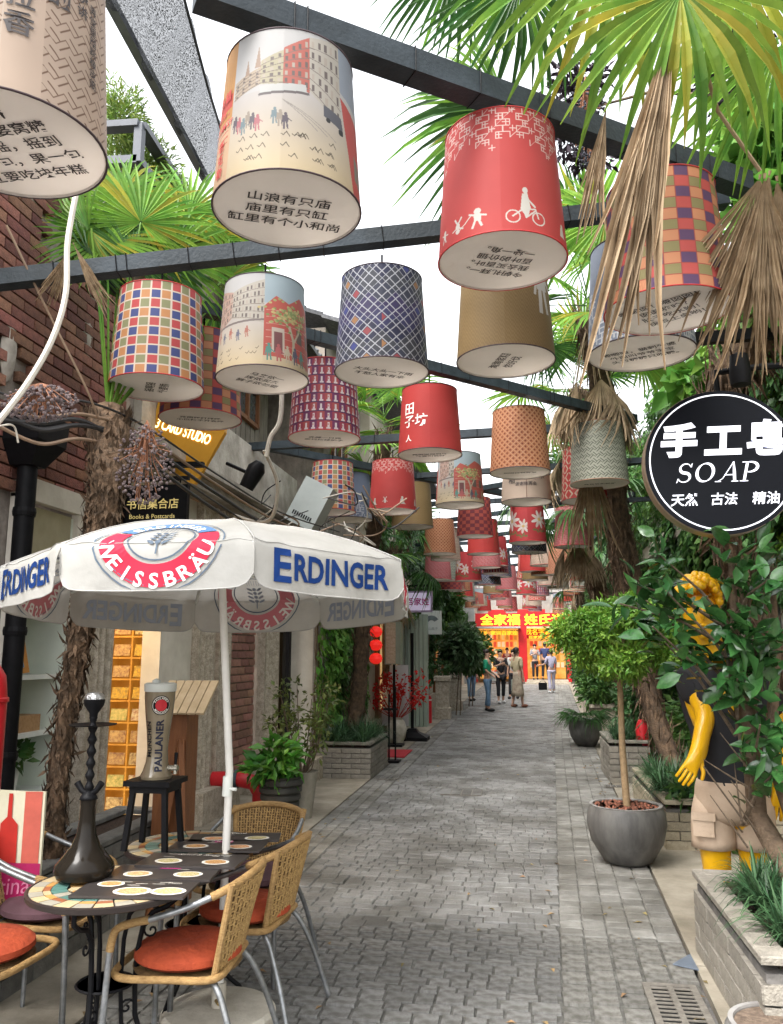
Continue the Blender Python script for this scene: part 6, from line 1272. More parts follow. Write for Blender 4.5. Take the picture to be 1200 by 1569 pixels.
m = bpy.data.materials.new('netting'); m.use_nodes = True; nn = m.node_tree.nodes; ll_ = m.node_tree.links; b = nn['Principled BSDF']; tc = nn.new('ShaderNodeTexCoord'); mp = nn.new('ShaderNodeMapping'); mp.inputs['Scale'].default_value = (130, 45, 130); nz = nn.new('ShaderNodeTexNoise'); nz.inputs['Scale'].default_value = 1.3; nz.inputs['Detail'].default_value = 3; ll_.new(tc.outputs['Object'], mp.inputs[0]); ll_.new(mp.outputs[0], nz.inputs['Vector'])
rp_ = nn.new('ShaderNodeValToRGB'); rp_.color_ramp.elements[0].position = .40; rp_.color_ramp.elements[1].position = .56; rp_.color_ramp.elements[0].color = (0, 0, 0, 1); ll_.new(nz.outputs[0], rp_.inputs[0]); iv = nn.new('ShaderNodeMath'); iv.operation = 'SUBTRACT'; iv.inputs[0].default_value = 1.0; ll_.new(rp_.outputs[0], iv.inputs[1]); mxx = nn.new('ShaderNodeMapRange'); mxx.inputs[3].default_value = .62; mxx.inputs[4].default_value = 1; ll_.new(iv.outputs[0], mxx.inputs[0]); ll_.new(mxx.outputs[0], b.inputs['Alpha']); b.inputs['Base Color'].default_value = (.03, .035, .05, 1); b.inputs['Roughness'].default_value = .8
q = MB(); n = 24; vs = [N0.lerp(N1, j/6).lerp(N3.lerp(N2, j/6), i/n)+Vector((0, 0, -.06*math.sin(i*.9+j)-.12*math.sin(math.pi*j/6))) for i in range(n+1) for j in range(7)]
q.add(vs, [(i*7+j, i*7+j+1, (i+1)*7+j+1, (i+1)*7+j) for i in range(n) for j in range(6)]); part('sheet', q, m, t, smooth=True)
q = MB(); q.bar(N0, N3, .07, .07); part('edge_beam', q, M_st, t); q = MB(); q.tube([N1, N1.lerp(N2, .5)-Vector((0, 0, .05)), N2], .012, 6); part('edge_rope', q, M_black, t)
def cable(pts, r, m, label, cat='cable', n=8, name='cable', grp=None):
    P_ = [Vector(p) for p in pts]; out = []
    for i in range(len(P_)-1):
        p0, p1, p2, p3 = P_[max(i-1, 0)], P_[i], P_[i+1], P_[min(i+2, len(P_)-1)]
        for j in range(n): u_ = j/n; out.append(.5*((2*p1)+(p2-p0)*u_+(2*p0-5*p1+4*p2-p3)*u_*u_+(3*p1-p0-3*p2+p3)*u_**3))
    out.append(P_[-1]); return solo(name, MB().tube(out, r, 7), m, label, cat, grp, smooth=True)
M_wc = mat('white_cable', (.62, .58, .50), (.5, .46, .4), .5, 20); M_bc = mat('black_cable', (.03, .028, .028), (.02, .02, .02), .6); M_tc = mat('tan_cable', (.30, .2, .13), (.22, .15, .1), .6)
cable([D(118, 290, 3.6), D(104, 370, 3.5), D(101, 450, 3.4), D(80, 520, 3.3), D(40, 590, 3.2), D(-10, 655, 3.1)], .0125, M_wc, 'thick white cable curving down across the brick wall at the left edge')
cable([D(-10, 655, 3.1), D(20, 652, 3.3), D(28, 678, 3.35)], .004, M_wc, 'thin white wire hanging in front of the black hopper')
cable([D(10, 345, 3.9), D(70, 470, 4), D(130, 590, 4.1), D(150, 640, 4.2)], .006, M_tc, 'thin rust coloured cable slanting down the brick wall')
rw = random.Random(17)
for k, (v0, sag) in enumerate(((600, 30), (612, 46), (622, 60), (632, 40), (640, 66), (636, 20))):
    cable([D(-20, v0-5+k*2, 4.0), D(60, v0+sag*.6, 4.2), D(130, v0+sag*.5, 4.35), D(220, v0+52+k*3, 4.8), D(330, v0+125+k*4, 5.9), D(430, v0+185+k*4, 7.6), D(520, v0+215, 9.5)], .007+.003*(k % 3), (M_bc, M_tc, M_bc)[k % 3], ('topmost', 'second from top', 'third from top', 'fourth from top', 'fifth from top', 'lowest')[k]+' sagging wire of the bundle along the left wall', grp='bundle of sagging wires on the left wall')
cable([D(405, 690, 6.6), D(425, 740, 6.7), D(418, 790, 6.8), D(395, 800, 6.9), D(360, 790, 7)], .016, M_wc, 'grey white conduit bending round above the parasol')
cable([D(432, 560, 6.6), D(430, 640, 6.6), D(415, 670, 6.6), D(408, 700, 6.6)], .02, M_wc, 'upright grey conduit below the picture printed lantern')
for k in range(16):
    u_, v_ = rw.uniform(370, 600), rw.uniform(720, 830); cable([D(u_+rw.uniform(-50, 50), v_+rw.uniform(-40, 10), 8), D(u_, v_, 8.1), D(u_+rw.uniform(-30, 30), v_+rw.uniform(10, 30), 8.2), D(u_+rw.uniform(-70, 70), v_+rw.uniform(-20, 30), 8.3)], rw.uniform(.004, .009), (M_bc, M_tc, M_wc)[k % 3], 'loose tangled wire on the wall above the parasol', grp='tangle of wires above the parasol', n=5)
AC = PY(478, 775, 8.6); t = thing('wall_unit', 'tilted pale grey metal wall box with a row of slots above the parasol', 'wall box', AC); MA = Matrix.Translation(AC) @ Matrix.Rotation(math.radians(28), 4, 'Y')
q = MB(); q.box((0, 0, 0), (.36, .3, .5), M=MA) if False else q.add([MA @ Vector((i*.17, j*.15, k*.26)) for k in (-1, 1) for i, j in ((-1, -1), (1, -1), (1, 1), (-1, 1))], [(3, 2, 1, 0), (4, 5, 6, 7), (0, 1, 5, 4), (1, 2, 6, 5), (2, 3, 7, 6), (3, 0, 4, 7)]); part('case', q, mat('grey_enamel', (.36, .39, .38), (.31, .34, .33), .45, 4), t)
for k in range(9): q = MB(); c = MA @ Vector((-.11+.027*k, -.152, -.15)); q.box(c, (.013, .006, .045), M=Matrix.Rotation(math.radians(28), 4, 'Y')); part('slot', q, M_black, t)
t = thing('wall_spotlight', 'black spotlight fixed to the wall left of the tilted grey box', 'lamp', D(388, 728, 6.7)); c = D(388, 728, 6.7); q = MB(); q.lathe([(0, -.12), (.06, -.12), (.075, .06), (.04, .12), (0, .13)], c, 16, M=Matrix.Rotation(.5, 4, 'Y')); part('housing', q, M_black, t, smooth=True); q = MB(); q.tube([c, c+Vector((-.25, .05, .12))], .015, 6); part('arm', q, M_black, t)
t = thing('right_beam_arm', 'black horizontal bar reaching from the pale blue lantern to the palm trunk', 'beam', D(1080, 517, 4.3)); q = MB(); q.bar(D(1058, 520, 4.3), D(1260, 505, 4.6), .06, .06); part('bar', q, M_black, t)
# ================================================================== palms
M_frond = mat('palm_leaf', (.25, .42, .06), (.09, .24, .035), .42, 2.5, rand=.22, trans=.42, hue=.012)
M_frondd = mat('deep_palm_leaf', (.07, .17, .04), (.035, .10, .025), .42, 2.5, rand=.25, trans=.35, hue=.012)
M_yel = mat('yellowing_palm_leaf', (.42, .34, .04), (.25, .30, .04), .5, 2.5, rand=.25, trans=.4)
M_dead = mat('dead_palm_leaf', (.46, .35, .23), (.26, .18, .105), .75, 6, rand=.25, trans=.15)
M_fib = mat('palm_fibre', (.16, .10, .06), (.06, .04, .025), .95, 20, .6, 60, rand=.3)
def fan(name, mats, nseg=38, L=1., spread=140, pet=1.0, droop=.18, wid=.040, fold=.45, join=.33, jag=.12, seed=0, curl=0.):
    """fan leaf: petiole from the origin along +Y, hub at (0,pet,0), blades L long; z up is the upper face"""
    r = random.Random(seed); q = MB(); q.tube([(0, 0, 0), (0, pet*.5, .02*pet), (0, pet, 0)], [.011, .008, .007], 5, mi=0)
    for i in range(nseg):
        a = math.radians(-spread+2*spread*(i+.5)/nseg); da = math.radians(spread/nseg); ll = L*(1-.22*(abs(a)/math.radians(180))**1.5)*(1+r.uniform(-jag, jag*.4)); dr = droop*(1+r.uniform(-.4, .6)); tw = r.uniform(-.04, .04); sid = r.uniform(-1, 1)*curl
        st = (0.02, .16, join, .58, .82, 1.0); wds = (.003, .16*math.tan(da)*1.0, join*math.tan(da)*.98, wid*.78, wid*.42, .002); rows = []; mi = 1 if (len(mats) > 1 and r.random() < .18) else 0
        for t_, w_ in zip(st, wds):
            w_ = min(w_, wid)*ll if t_ > join else w_*ll
            ang = a+tw*max(0, t_-join)*2; R_l = t_*ll; x = math.sin(ang)*R_l+sid*max(0, t_-.5)**2*ll; y = pet+math.cos(ang)*R_l; z = -dr*ll*t_**3+.03*t_; nx, ny = math.cos(ang), -math.sin(ang)
            rows.append(((x-nx*w_, y-ny*w_, z+fold*w_), (x, y, z-fold*w_), (x+nx*w_, y+ny*w_, z+fold*w_)))
        vs = [p for ro in rows for p in ro]; q.add(vs, [f for k in range(5) for f in ((k*3, k*3+1, k*3+4, k*3+3), (k*3+1, k*3+2, k*3+5, k*3+4))], mi)
    return q.mesh(name, list(mats))
FR = [fan('frond', (M_frond, M_yel), seed=s, droop=d) for s, d in ((1, .16), (2, .28), (3, .1))]
FD = [fan('frond', (M_frondd, M_frond), seed=s, droop=d) for s, d in ((4, .2), (5, .35))]
FT = [fan('frond', (M_frondd, M_frondd), nseg=30, seed=s, droop=.75, jag=.25, spread=120) for s in (6, 7)]
DEAD = [fan('dead_frond', (M_dead,), nseg=34, spread=sp, seed=s, droop=dr, wid=.022, fold=.9, join=.12, jag=.35, curl=.25) for s, sp, dr in ((8, 15, .03), (9, 30, .12), (10, 42, .3))]
def put(par, me, base, dirv, up, s, name=None):
    o = link(name or me.name, me, par); M = frame(dirv, up); off = Vector(par.location); o.matrix_local = Matrix.Translation(Vector(base)-off) @ M @ Matrix.Diagonal((s, s, s, 1)); return o
def frond_hub(par, me, root, hub, up, L, bend=None, fan_dir=None):
    """a leaf whose blades start at hub; its petiole is a separate short stalk back to root"""
    hub, root = Vector(hub), Vector(root); d = Vector(fan_dir) if fan_dir is not None else hub-root; d.normalize()
    o = put(par, me, hub-d*L*1.0, d, up, L); return o
FRN = [fan('frond', (M_frond, M_yel), seed=s, droop=d, pet=.04, spread=sp, wid=.034) for s, d, sp in ((11, .16, 150), (12, .28, 130), (13, .35, 100))]
FBIG = fan('frond', (mat('broad_palm_leaf', (.24, .36, .05), (.10, .22, .035), .42, 2.5, rand=.3, trans=.45, hue=.015), M_yel), nseg=27, seed=31, droop=.38, pet=.04, spread=118, wid=.050, join=.42, jag=.16)
DEADN = [fan('dead_frond', (M_dead,), nseg=n_, spread=sp, pet=.03, seed=s, droop=dr, wid=.020, fold=.9, join=.08, jag=.5, curl=.22) for s, sp, dr, n_ in ((41, 6.5, .04, 26), (42, 17, .1, 36), (43, 34, .2, 34))]
FDN = [fan('frond', (M_frondd, M_frond), seed=s, droop=d, pet=.04, spread=sp, jag=.2) for s, d, sp in ((14, .45, 120), (15, .8, 95))]
def hubleaf(par, me, hub, d, up, L, root=None):
    o = put(par, me, hub, d, up, L)
    if root is not None:
        q = MB(); h_, r_ = Vector(hub), Vector(root); q.tube([r_, r_.lerp(h_, .5)+Vector((0, 0, .03)), h_], [.009, .007, .006], 6); part('petiole', q, M_frond, par, smooth=True)
    return o
def trunk_of(par, pts, r0, r1, fib=900, hair=.16, pw=1.):
    q = MB(); P_ = [Vector(p) for p in pts]; n = 26; path = []; rs = []; rt = random.Random(len(pts)*7+int(abs(P_[0].x)*100))
    def pos(t_):
        f = t_*(len(P_)-1); i = min(int(f), len(P_)-2); p0, p1, p2, p3 = P_[max(i-1, 0)], P_[i], P_[i+1], P_[min(i+2, len(P_)-1)]; u_ = f-i
        return .5*((2*p1)+(p2-p0)*u_+(2*p0-5*p1+4*p2-p3)*u_*u_+(3*p1-p0-3*p2+p3)*u_**3)
    for i in range(n+1): t_ = i/n; path.append(pos(t_)); rs.append((r0+(r1-r0)*t_**pw)*(1+.10*math.sin(i*2.4)+.06*rt.uniform(-1, 1)))
    q.tube(path, rs, 14); part('trunk', q, M_fib, par, smooth='all')
    ts = RNG.random(fib)**.8; a = RNG.random(fib)*TAU; C_ = np.array([pos(t_)[:] for t_ in ts]); rr_ = (r0+(r1-r0)*ts**pw)*.97
    nrm = np.stack([np.cos(a), np.sin(a), np.zeros(fib)], 1); P = C_+nrm*rr_[:, None]; dr = nrm*.13+np.array([0, 0, -1.])*(.6+.5*RNG.random(fib))[:, None]*np.where(RNG.random(fib) < .5, -1, 1)[:, None]+RNG.normal(size=(fib, 3))*.25
    V, F = kites(P, dr, nrm, hair*(.5+RNG.random(fib)), .014+.012*RNG.random(fib), .1); part('fibre', tri_mesh('fibre', V, F, M_fib), None, par, stuff=True); return pos
def palm(label, pts, r0, r1, n, L, seed, meshes=None, dead=4, fib=700, grp='fan palms along the alley', lo=-35, hi=75):
    t = thing('fan_palm', label, 'palm', pts[0], grp); trunk_of(t, pts, r0, r1, fib); rp_ = random.Random(seed); top = Vector(pts[-1]); meshes = meshes or FR+FD
    for i in range(n):
        a = TAU*i*.382+rp_.uniform(-.3, .3); el = math.radians(lo+(hi-lo)*((i+.5)/n)); d = Vector((math.cos(a)*math.cos(el), math.sin(a)*math.cos(el), math.sin(el)))
        put(t, meshes[rp_.randrange(len(meshes))], top+Vector((0, 0, .02*i)), d, Vector((0, 0, 1)) if abs(d.z) < .95 else Vector((1, 0, 0)), L*rp_.uniform(.8, 1.15), 'frond')
    for i in range(dead):
        a = rp_.uniform(0, TAU); d = Vector((math.cos(a)*.3, math.sin(a)*.3, -1)); put(t, DEAD[i % 3], top-Vector((0, 0, .1)), d, Vector((math.cos(a), math.sin(a), .3)), L*1.1, 'dead_frond')
    return t
def vd(u0, v0, u1, v1, d, dz=0): return (D(u1, v1, d+dz)-D(u0, v0, d))     # direction between two sight points
cf = lambda p: (C0-Vector(p)).normalized()
# left palm with the leaning hairy trunk
LT = D(166, 640, 4.7)
t = thing('fan_palm', 'near left fan palm with hairy leaning trunk and bright leaves above the beam', 'palm', (-2.25, 3.9, 0), 'fan palms along the alley')
trunk_of(t, [(-2.36, 4.05, .1), D(88, 1200, 4.15), D(118, 1000, 4.2), D(146, 850, 4.3), D(166, 740, 4.35), LT], .045, .125, 3400, .07, 2.6)
t2 = t
for hu, hv, tu, tv, dd, L, me in ((215, 345, 235, 230, 5.0, .55, FRN[0]), (250, 395, 310, 330, 5.1, .60, FRN[1]), (165, 370, 140, 300, 4.9, .5, FRN[0]), (320, 370, 400, 330, 5.6, .52, FRN[2]), (140, 350, 60, 400, 4.8, .42, FRN[1]), (190, 300, 170, 240, 5.2, .5, FRN[0]), (345, 425, 430, 430, 5.6, .5, FRN[2]), (200, 400, 250, 330, 4.9, .62, FDN[0]), (290, 330, 300, 240, 5.4, .5, FRN[0]), (330, 465, 335, 540, 5.6, .42, FDN[1]), (150, 395, 110, 440, 4.8, .4, FDN[1])):
    h_ = D(hu, hv, dd); d = vd(hu, hv, tu, tv, dd, .2); hubleaf(t, me, h_, d, cf(h_)+Vector((0, 0, .35)), L, LT)
for hu, hv, tu, tv, L, m in ((112, 372, 145, 440, .42, 0), (105, 385, 80, 450, .3, 1)): h_ = D(hu, hv, 3.9); hubleaf(t, DEADN[m], h_, vd(hu, hv, tu, tv, 3.9), cf(h_), L*.8)
for cu, cv, cd, rr_, lb in ((222, 712, 4.1, (.15, .14, .2), 'large greyish berry cluster hanging from the left palm'), (62, 618, 3.6, (.19, .1, .08), 'greyish berry spray over the wires at the left edge'), (900, 190, 4.6, (.12, .12, .26), 'dark berry cluster hanging behind the near right palm leaf')):
    c = D(cu, cv, cd); tb_ = thing('berry_cluster', lb, 'berries', c); q = MB(); q2 = MB(); rb = random.Random(cu)
    for k in range(420):
        g_ = rb.uniform(0, TAU); z = rb.uniform(-1, 1); r = math.sqrt(1-z*z)*rb.uniform(.35, 1); p = c+Vector((r*math.cos(g_)*rr_[0], r*math.sin(g_)*rr_[1], z*rr_[2])); q.ball(p, rb.uniform(.0055, .0085), 5, 4)
        if k % 7 == 0: q2.tube([c+Vector((0, 0, rr_[2]*1.15)), c.lerp(p, .5)+Vector((0, 0, .05)), p], .0025, 4)
    part('berries', q, mat('berry_grey', (.20, .155, .15), (.09, .065, .07), .6, 30, rand=.3) if cu < 800 else mat('berry_dark', (.03, .03, .045), (.02, .02, .03)), tb_, stuff=True); part('stalk', q2, mat('stalk_rust', (.3, .13, .07)), tb_)
# right palm arching over the picture
RT_ = Vector((1.75, 3.6, 4.5))
t = thing('fan_palm', 'near right fan palm whose huge leaf and dead fronds hang over the top right corner', 'palm', (2.0, 5.0, 0), 'fan palms along the alley')
trunk_of(t, [(2.0, 5.0, 0), D(1120, 850, 5.0), D(1108, 600, 4.8), (1.66, 4.3, 3.6), RT_], .07, .12, 1600, .2)
for hu, hv, tu, tv, dd, L, me in ((1045, -22, 985, 200, 2.75, .53, FBIG), (1130, -70, 1180, 200, 3.0, .66, FBIG), (930, -90, 850, 60, 3.2, .66, FBIG), (800, -30, 700, 80, 3.5, .5, FDN[0]), (770, 165, 620, 300, 4.0, .52, FDN[1]), (775, 160, 640, 210, 4.2, .45, FRN[2]), (1190, 60, 1260, 250, 3.4, .6, FRN[1]), (700, -60, 640, 60, 3.8, .45, FDN[0]), (930, 330, 870, 440, 5.2, .5, FRN[1])):
    h_ = D(hu, hv, dd); hubleaf(t, me, h_, vd(hu, hv, tu, tv, dd, -.1), cf(h_)+Vector((0, 0, .2)), L, RT_ if hu > 900 else None)
for hu, hv, tu, tv, dd, L, k in ((1036, 8, 955, 400, 2.75, 1.10, 0), (930, 160, 900, 330, 2.9, .42, 0), (1172, 266, 1165, 520, 3.35, .70, 1), (1180, 262, 1135, 500, 3.4, .66, 1), (1165, 268, 1125, 480, 3.4, .62, 2), (1190, 270, 1215, 520, 3.4, .68, 1), (905, 690, 905, 800, 8.0, .9, 1)):
    h_ = D(hu, hv, dd); hubleaf(t, DEADN[k], h_, vd(hu, hv, tu, tv, dd), cf(h_), L, None)
q = MB(); q.tube([D(1165, 262, 3.35), D(1100, 170, 3.3), D(1048, -5, 2.8)], .008, 6); part('petiole', q, M_dead, t)
# palms farther down on the right
def rel(u_, v_, d): return tuple(D(u_, v_, d))
palm('tall right palm rising beyond the pale brick planter, crown over the grey lattice lantern', [(1.42, 8.2, .3), rel(985, 1040, 8.3), rel(952, 870, 8.6), rel(938, 700, 8.6), rel(900, 480, 8.2)], .085, .12, 13, .62, 5, dead=12, fib=2000, lo=-50)
palm('second right palm with leaves behind the gold lantern', [(1.75, 11.2, .4), rel(965, 850, 11), rel(912, 640, 10.5), rel(880, 610, 10.2)], .09, .12, 12, .6, 9, dead=9, lo=-50)
palm('third right palm with hanging tips beside the pink lantern', [(1.7, 13.4, 0), rel(925, 920, 13.2), rel(895, 850, 13), rel(882, 760, 12.6)], .12, .15, 12, .62, 13, FT+FD, dead=6, lo=-55)
palm('fourth right palm farther along the alley', [(1.9, 18, 0), (1.7, 18, 2.0), (1.35, 17.6, 3.6)], .11, .13, 11, .62, 15, FT+FD, dead=5)
palm('fifth right palm near the far shop', [(2.0, 24, 0), (1.8, 24, 2.0), (1.6, 23.6, 3.4)], .11, .13, 10, .6, 16, FT+FD, dead=5)
palm('left palm with upright bright leaves behind the plain red lantern', [(-2.3, 10.75, .4), rel(548, 1080, 11.0), rel(556, 960, 11.1), rel(575, 800, 11.2), rel(588, 665, 11.2)], .10, .11, 15, .58, 19, FR, dead=3, lo=-45)
palm('left palm with drooping leaves above the lilac sign', [(-2.5, 14.6, 0), rel(600, 900, 14.4), rel(604, 850, 14.2)], .10, .12, 11, .55, 23, FD+FT, dead=3)
# potted palm leaves for the dark pot on the right
t = thing('potted_palm', 'small palm with drooping dark leaves growing in the dark pot', 'potted plant', PP+Vector((0, 0, .4)))
for k in range(12): a = TAU*k*.382; d = Vector((math.cos(a), math.sin(a), .7-.05*k)); put(t, FT[k % 2], PP+Vector((0, 0, .38)), d, (0, 0, 1), .27, 'frond')
# ================================================================== climbing greenery, hedges
def ivy(label, x, y0, y1, z0, z1, n, m, side, L=.10, th=.18, seed=0, cut=.0, name='ivy', cat='ivy'):
    t = thing(name, label, cat, (x, (y0+y1)/2, z0)); k = int(n*1.7); y = y0+(y1-y0)*RNG.random(k); z = z0+(z1-z0)*RNG.random(k)
    den = np.sin(y*1.7+seed)+np.sin(z*2.3+seed*2+y*.6)+.8*np.sin(y*4.1-z*3.3+seed)+.6*np.sin(z*6.1+y*2.2); keep = den > (cut-.6+1.0*RNG.random(k)-.5); y, z, den = y[keep][:n], z[keep][:n], den[keep][:n]
    kx = len(y); xx = x+side*(.02+th*(.35+.3*np.clip(den, -1, 2))*RNG.random(kx)); P = np.stack([xx, y, z], 1)
    dr = np.stack([side*(.15+.5*RNG.random(kx)), RNG.normal(size=kx)*.55, -.8+RNG.normal(size=kx)*.45], 1); nm = np.stack([np.full(kx, side*1.), RNG.normal(size=kx)*.35, .5+RNG.normal(size=kx)*.35], 1)
    V, F = kites(P, dr, nm, L*(.6+.7*RNG.random(kx)), L*.85*(.6+.6*RNG.random(kx)), .12); part('leaves', tri_mesh('leaves', V, F, m), None, t, stuff=True)
    q = MB(); rv = random.Random(seed)
    for j in range(10): yy = rv.uniform(y0, y1); pts = [(x+side*.03, yy, max(0, z0-.2))]; 
    for j in range(9):
        yy = rv.uniform(y0, y1); pts = []; zz = z0
        while zz < z1: pts.append((x+side*.04, yy, zz)); yy += rv.uniform(-.12, .12); zz += .25
        if len(pts) > 1: q.tube(pts, .008, 5)
    part('stem', q, M_stem, t); return t
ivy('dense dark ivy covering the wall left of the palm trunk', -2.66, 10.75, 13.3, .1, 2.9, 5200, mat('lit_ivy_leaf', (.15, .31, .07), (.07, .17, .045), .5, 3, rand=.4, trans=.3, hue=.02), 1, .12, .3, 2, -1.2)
ivy('ivy curtain on the near edge of the dark brick planter front', -2.62, 10.2, 10.95, .3, 2.6, 1500, mat('brightened_ivy_leaf', (.22, .44, .09), (.11, .27, .05), .5, 3, rand=.4, trans=.3, hue=.02), 1, .12, .3, 2, -1.2)  # leaf colour raised to make up for the low light here
ivy('creeper hanging over the cream shop house on the left', -2.5, 13.6, 17.2, 2.2, 4.4, 2600, M_ivy, 1, .12, .4, 3, -.4)
ivy('creeper down the grey house behind the bollards', -2.45, 17.2, 21.8, .8, 4.6, 4200, M_ivyd, 1, .13, .5, 4, -.6)
ivy('creeper over the far left houses', -2.5, 22.2, 33, 1.6, 4.6, 5200, M_ivy, 1, .15, .6, 5, -.5)
ivy('light green creeper covering the near right wall above the fluted columns', 2.32, 4.2, 9.5, 2.35, 5.4, 11500, M_lime, -1, .10, .35, 6, -.7)
ivy('darker creeper on the near right wall behind the round sign', 2.30, 5.5, 12.0, 1.9, 4.9, 9500, M_ivyd, -1, .11, .45, 7, -.5)
ivy('creeper behind the tall right palm', 2.3, 9.2, 15.4, 1.0, 5.3, 11000, M_ivy, -1, .12, .6, 8, -.5)
ivy('creeper on the grey house behind the right palms', 2.45, 15.4, 22, .8, 5.2, 8500, M_ivyd, -1, .14, .8, 9, -.6)
ivy('creeper over the far right houses', 2.7, 22, 36, .6, 4.6, 8000, M_ivy, -1, .17, .9, 10, -.6)
# big leaved climber close to the top right corner
t = thing('climber', 'large leaved bright climber at the right edge below the purple foliage', 'climber', D(1185, 300, 4.4)); bl = [tuple(D(1180, 230, 4.5))+(.2, .2, .3), tuple(D(1195, 330, 4.4))+(.2, .2, .3), tuple(D(1150, 210, 4.8))+(.2, .2, .2), tuple(D(1190, 440, 4.5))+(.15, .2, .3), tuple(D(1060, 590, 5.2))+(.14, .15, .16)]; broad(bl, 700, .17, .12, mat('climber_leaf', (.17, .34, .05), (.07, .19, .03), .45, 3, rand=.35, trans=.4, hue=.02), t, up=.1, droop=.6)
t = thing('purple_foliage', 'dark purple leaved branches against the sky at the upper right', 'tree', D(1120, 160, 5.2)); bl = [tuple(D(1120, 90, 5.2))+(.25, .3, .35), tuple(D(1135, 200, 5.1))+(.18, .2, .35), tuple(D(1110, 270, 5.0))+(.14, .2, .2), tuple(D(890, 130, 5.5))+(.22, .2, .2), tuple(D(870, 190, 5.5))+(.18, .2, .25), tuple(D(905, 235, 5.5))+(.15, .2, .15)]; broad(bl, 2600, .065, .035, M_purp, t, shell=.1)
q = MB(); q.tube([D(1160, 420, 5.3), D(1130, 200, 5.2), D(1110, 20, 5.2)], [.03, .025, .015], 7); q.tube([D(1125, 150, 5.2), D(1000, 140, 5.4), D(890, 170, 5.5)], [.02, .012, .006], 6); part('branch', q, M_stem, t)
# leafy plants on the left in the middle distance
for k, (u_, v_, y_, rx, rz, lb, m_) in enumerate(((710, 990, 20.5, .42, .62, 'tall leafy bush with pale backed leaves behind the stone posts', mat('pale_backed_leaf', (.13, .20, .10), (.05, .11, .04), .4, 3, rand=.45, trans=.3, hue=.02)), (728, 1000, 24, .5, .6, 'lighter bush leaning over the alley in the left middle distance', M_ivy), (690, 935, 22.5, .35, .8, 'bamboo like shrub above the fan sign', M_ivy), (660, 880, 19.5, .5, .7, 'hanging greenery above the lilac sign', M_ivyd))):
    c = PY(u_, v_, y_); t = thing('leafy_shrub', lb, 'shrub', (c.x, c.y, 0), 'leafy shrubs on the left in the middle distance'); V, F = leaf_cloud([(c.x, c.y, c.z, rx, rx, rz), (c.x-.3, c.y+.3, c.z-.2, rx*.7, rx*.7, rz*.7)], 1500, .2, .08, .2, .4, .2); part('foliage', tri_mesh('foliage', V, F, m_), None, t)
    q = MB()
    for j in range(2): q.tube([(c.x+.1*j-.2, c.y, 0), (c.x+.06*j-.12, c.y, c.z*.6), (c.x+.12*j-.24, c.y, c.z)], .015, 5)
    part('stem', q, M_stem, t)
for k, (x_, y_, h_, w_, m_, lb) in enumerate(((1.75, 12.3, 1.3, .5, M_ivyd, 'dark shrub behind the drooping palm pot'), (1.5, 16.8, 1.5, .5, M_ivy, 'green shrub between the first and second stone troughs'), (1.8, 19.9, 1.9, .6, M_ivyd, 'tall dark shrub above the second stone trough'), (1.95, 23.2, 1.9, .6, M_ivy, 'mid green shrub past the third stone trough'), (2.1, 28, 1.8, .7, M_ivyd, 'far right shrub near the lilac dressed person'), (1.9, 9.6, 1.0, .45, M_ivy, 'loose green shrub beside the pale brick planter'))):
    t = thing('leafy_bush', lb, 'shrub', (x_, y_, 0), 'bushes along the right side'); V, F = leaf_cloud([(x_, y_, h_*.6, w_, w_, h_*.5), (x_+.2, y_+.3, h_*.9, w_*.7, w_*.7, h_*.3)], 1700, .13, .055, .2, .3, .15); part('foliage', tri_mesh('foliage', V, F, m_), None, t); q = MB(); q.tube([(x_, y_, 0), (x_+.03, y_, h_*.6)], .03, 6); part('stem', q, M_stem, t)
# ================================================================== camellia, leaf by leaf
M_cam = mat('camellia_leaf', (.055, .16, .04), (.028, .09, .025), .22, 4, rand=.45, trans=.15, hue=.012, spec=.6)
ct = thing('camellia', 'glossy dark leaved camellia shrub growing from the lower right planter', 'shrub', (1.25, 4.05, .3))
def leafmesh(seed):
    r = random.Random(seed); q = MB(); n = 6; L = 1.; W = .5; cv = r.uniform(.05, .25); rows = []
    for i in range(n+1):
        t_ = i/n; w_ = W/2*math.sin(math.pi*t_**.85)**.8*(1 if 0 < i < n else 0)+.004; z = -cv*t_*t_+.05*t_; rows.append([(-w_, t_*L, z+w_*.35), (0, t_*L, z), (w_, t_*L, z+w_*.35)])
    vs = [p for ro in rows for p in ro]; q.add(vs, [f for k in range(n) for f in ((k*3, k*3+1, k*3+4, k*3+3), (k*3+1, k*3+2, k*3+5, k*3+4))]); q.tube([(0, -.08, .0), (0, 0, 0)], .012, 4); return q.mesh('leaf', M_cam, smooth='all')
LM = [leafmesh(s) for s in range(6)]
rc = random.Random(31); q = MB(); q.tube([(1.28, 4.1, .3), tuple(D(1160, 1250, 4.25)), tuple(D(1150, 1120, 4.2)), tuple(D(1130, 1000, 4.2)), tuple(D(1120, 860, 4.15))], [.06, .052, .045, .03, .012], 12); q.tube([(1.32, 4.15, .3), tuple(D(1180, 1150, 4.3)), tuple(D(1190, 1000, 4.3)), tuple(D(1180, 830, 4.3))], [.045, .035, .022, .01], 10)
part('trunk', q, mat('camellia_bark', (.19, .13, .085), (.10, .07, .045), .9, 12, .7, 50), ct, smooth=True)
ends = []
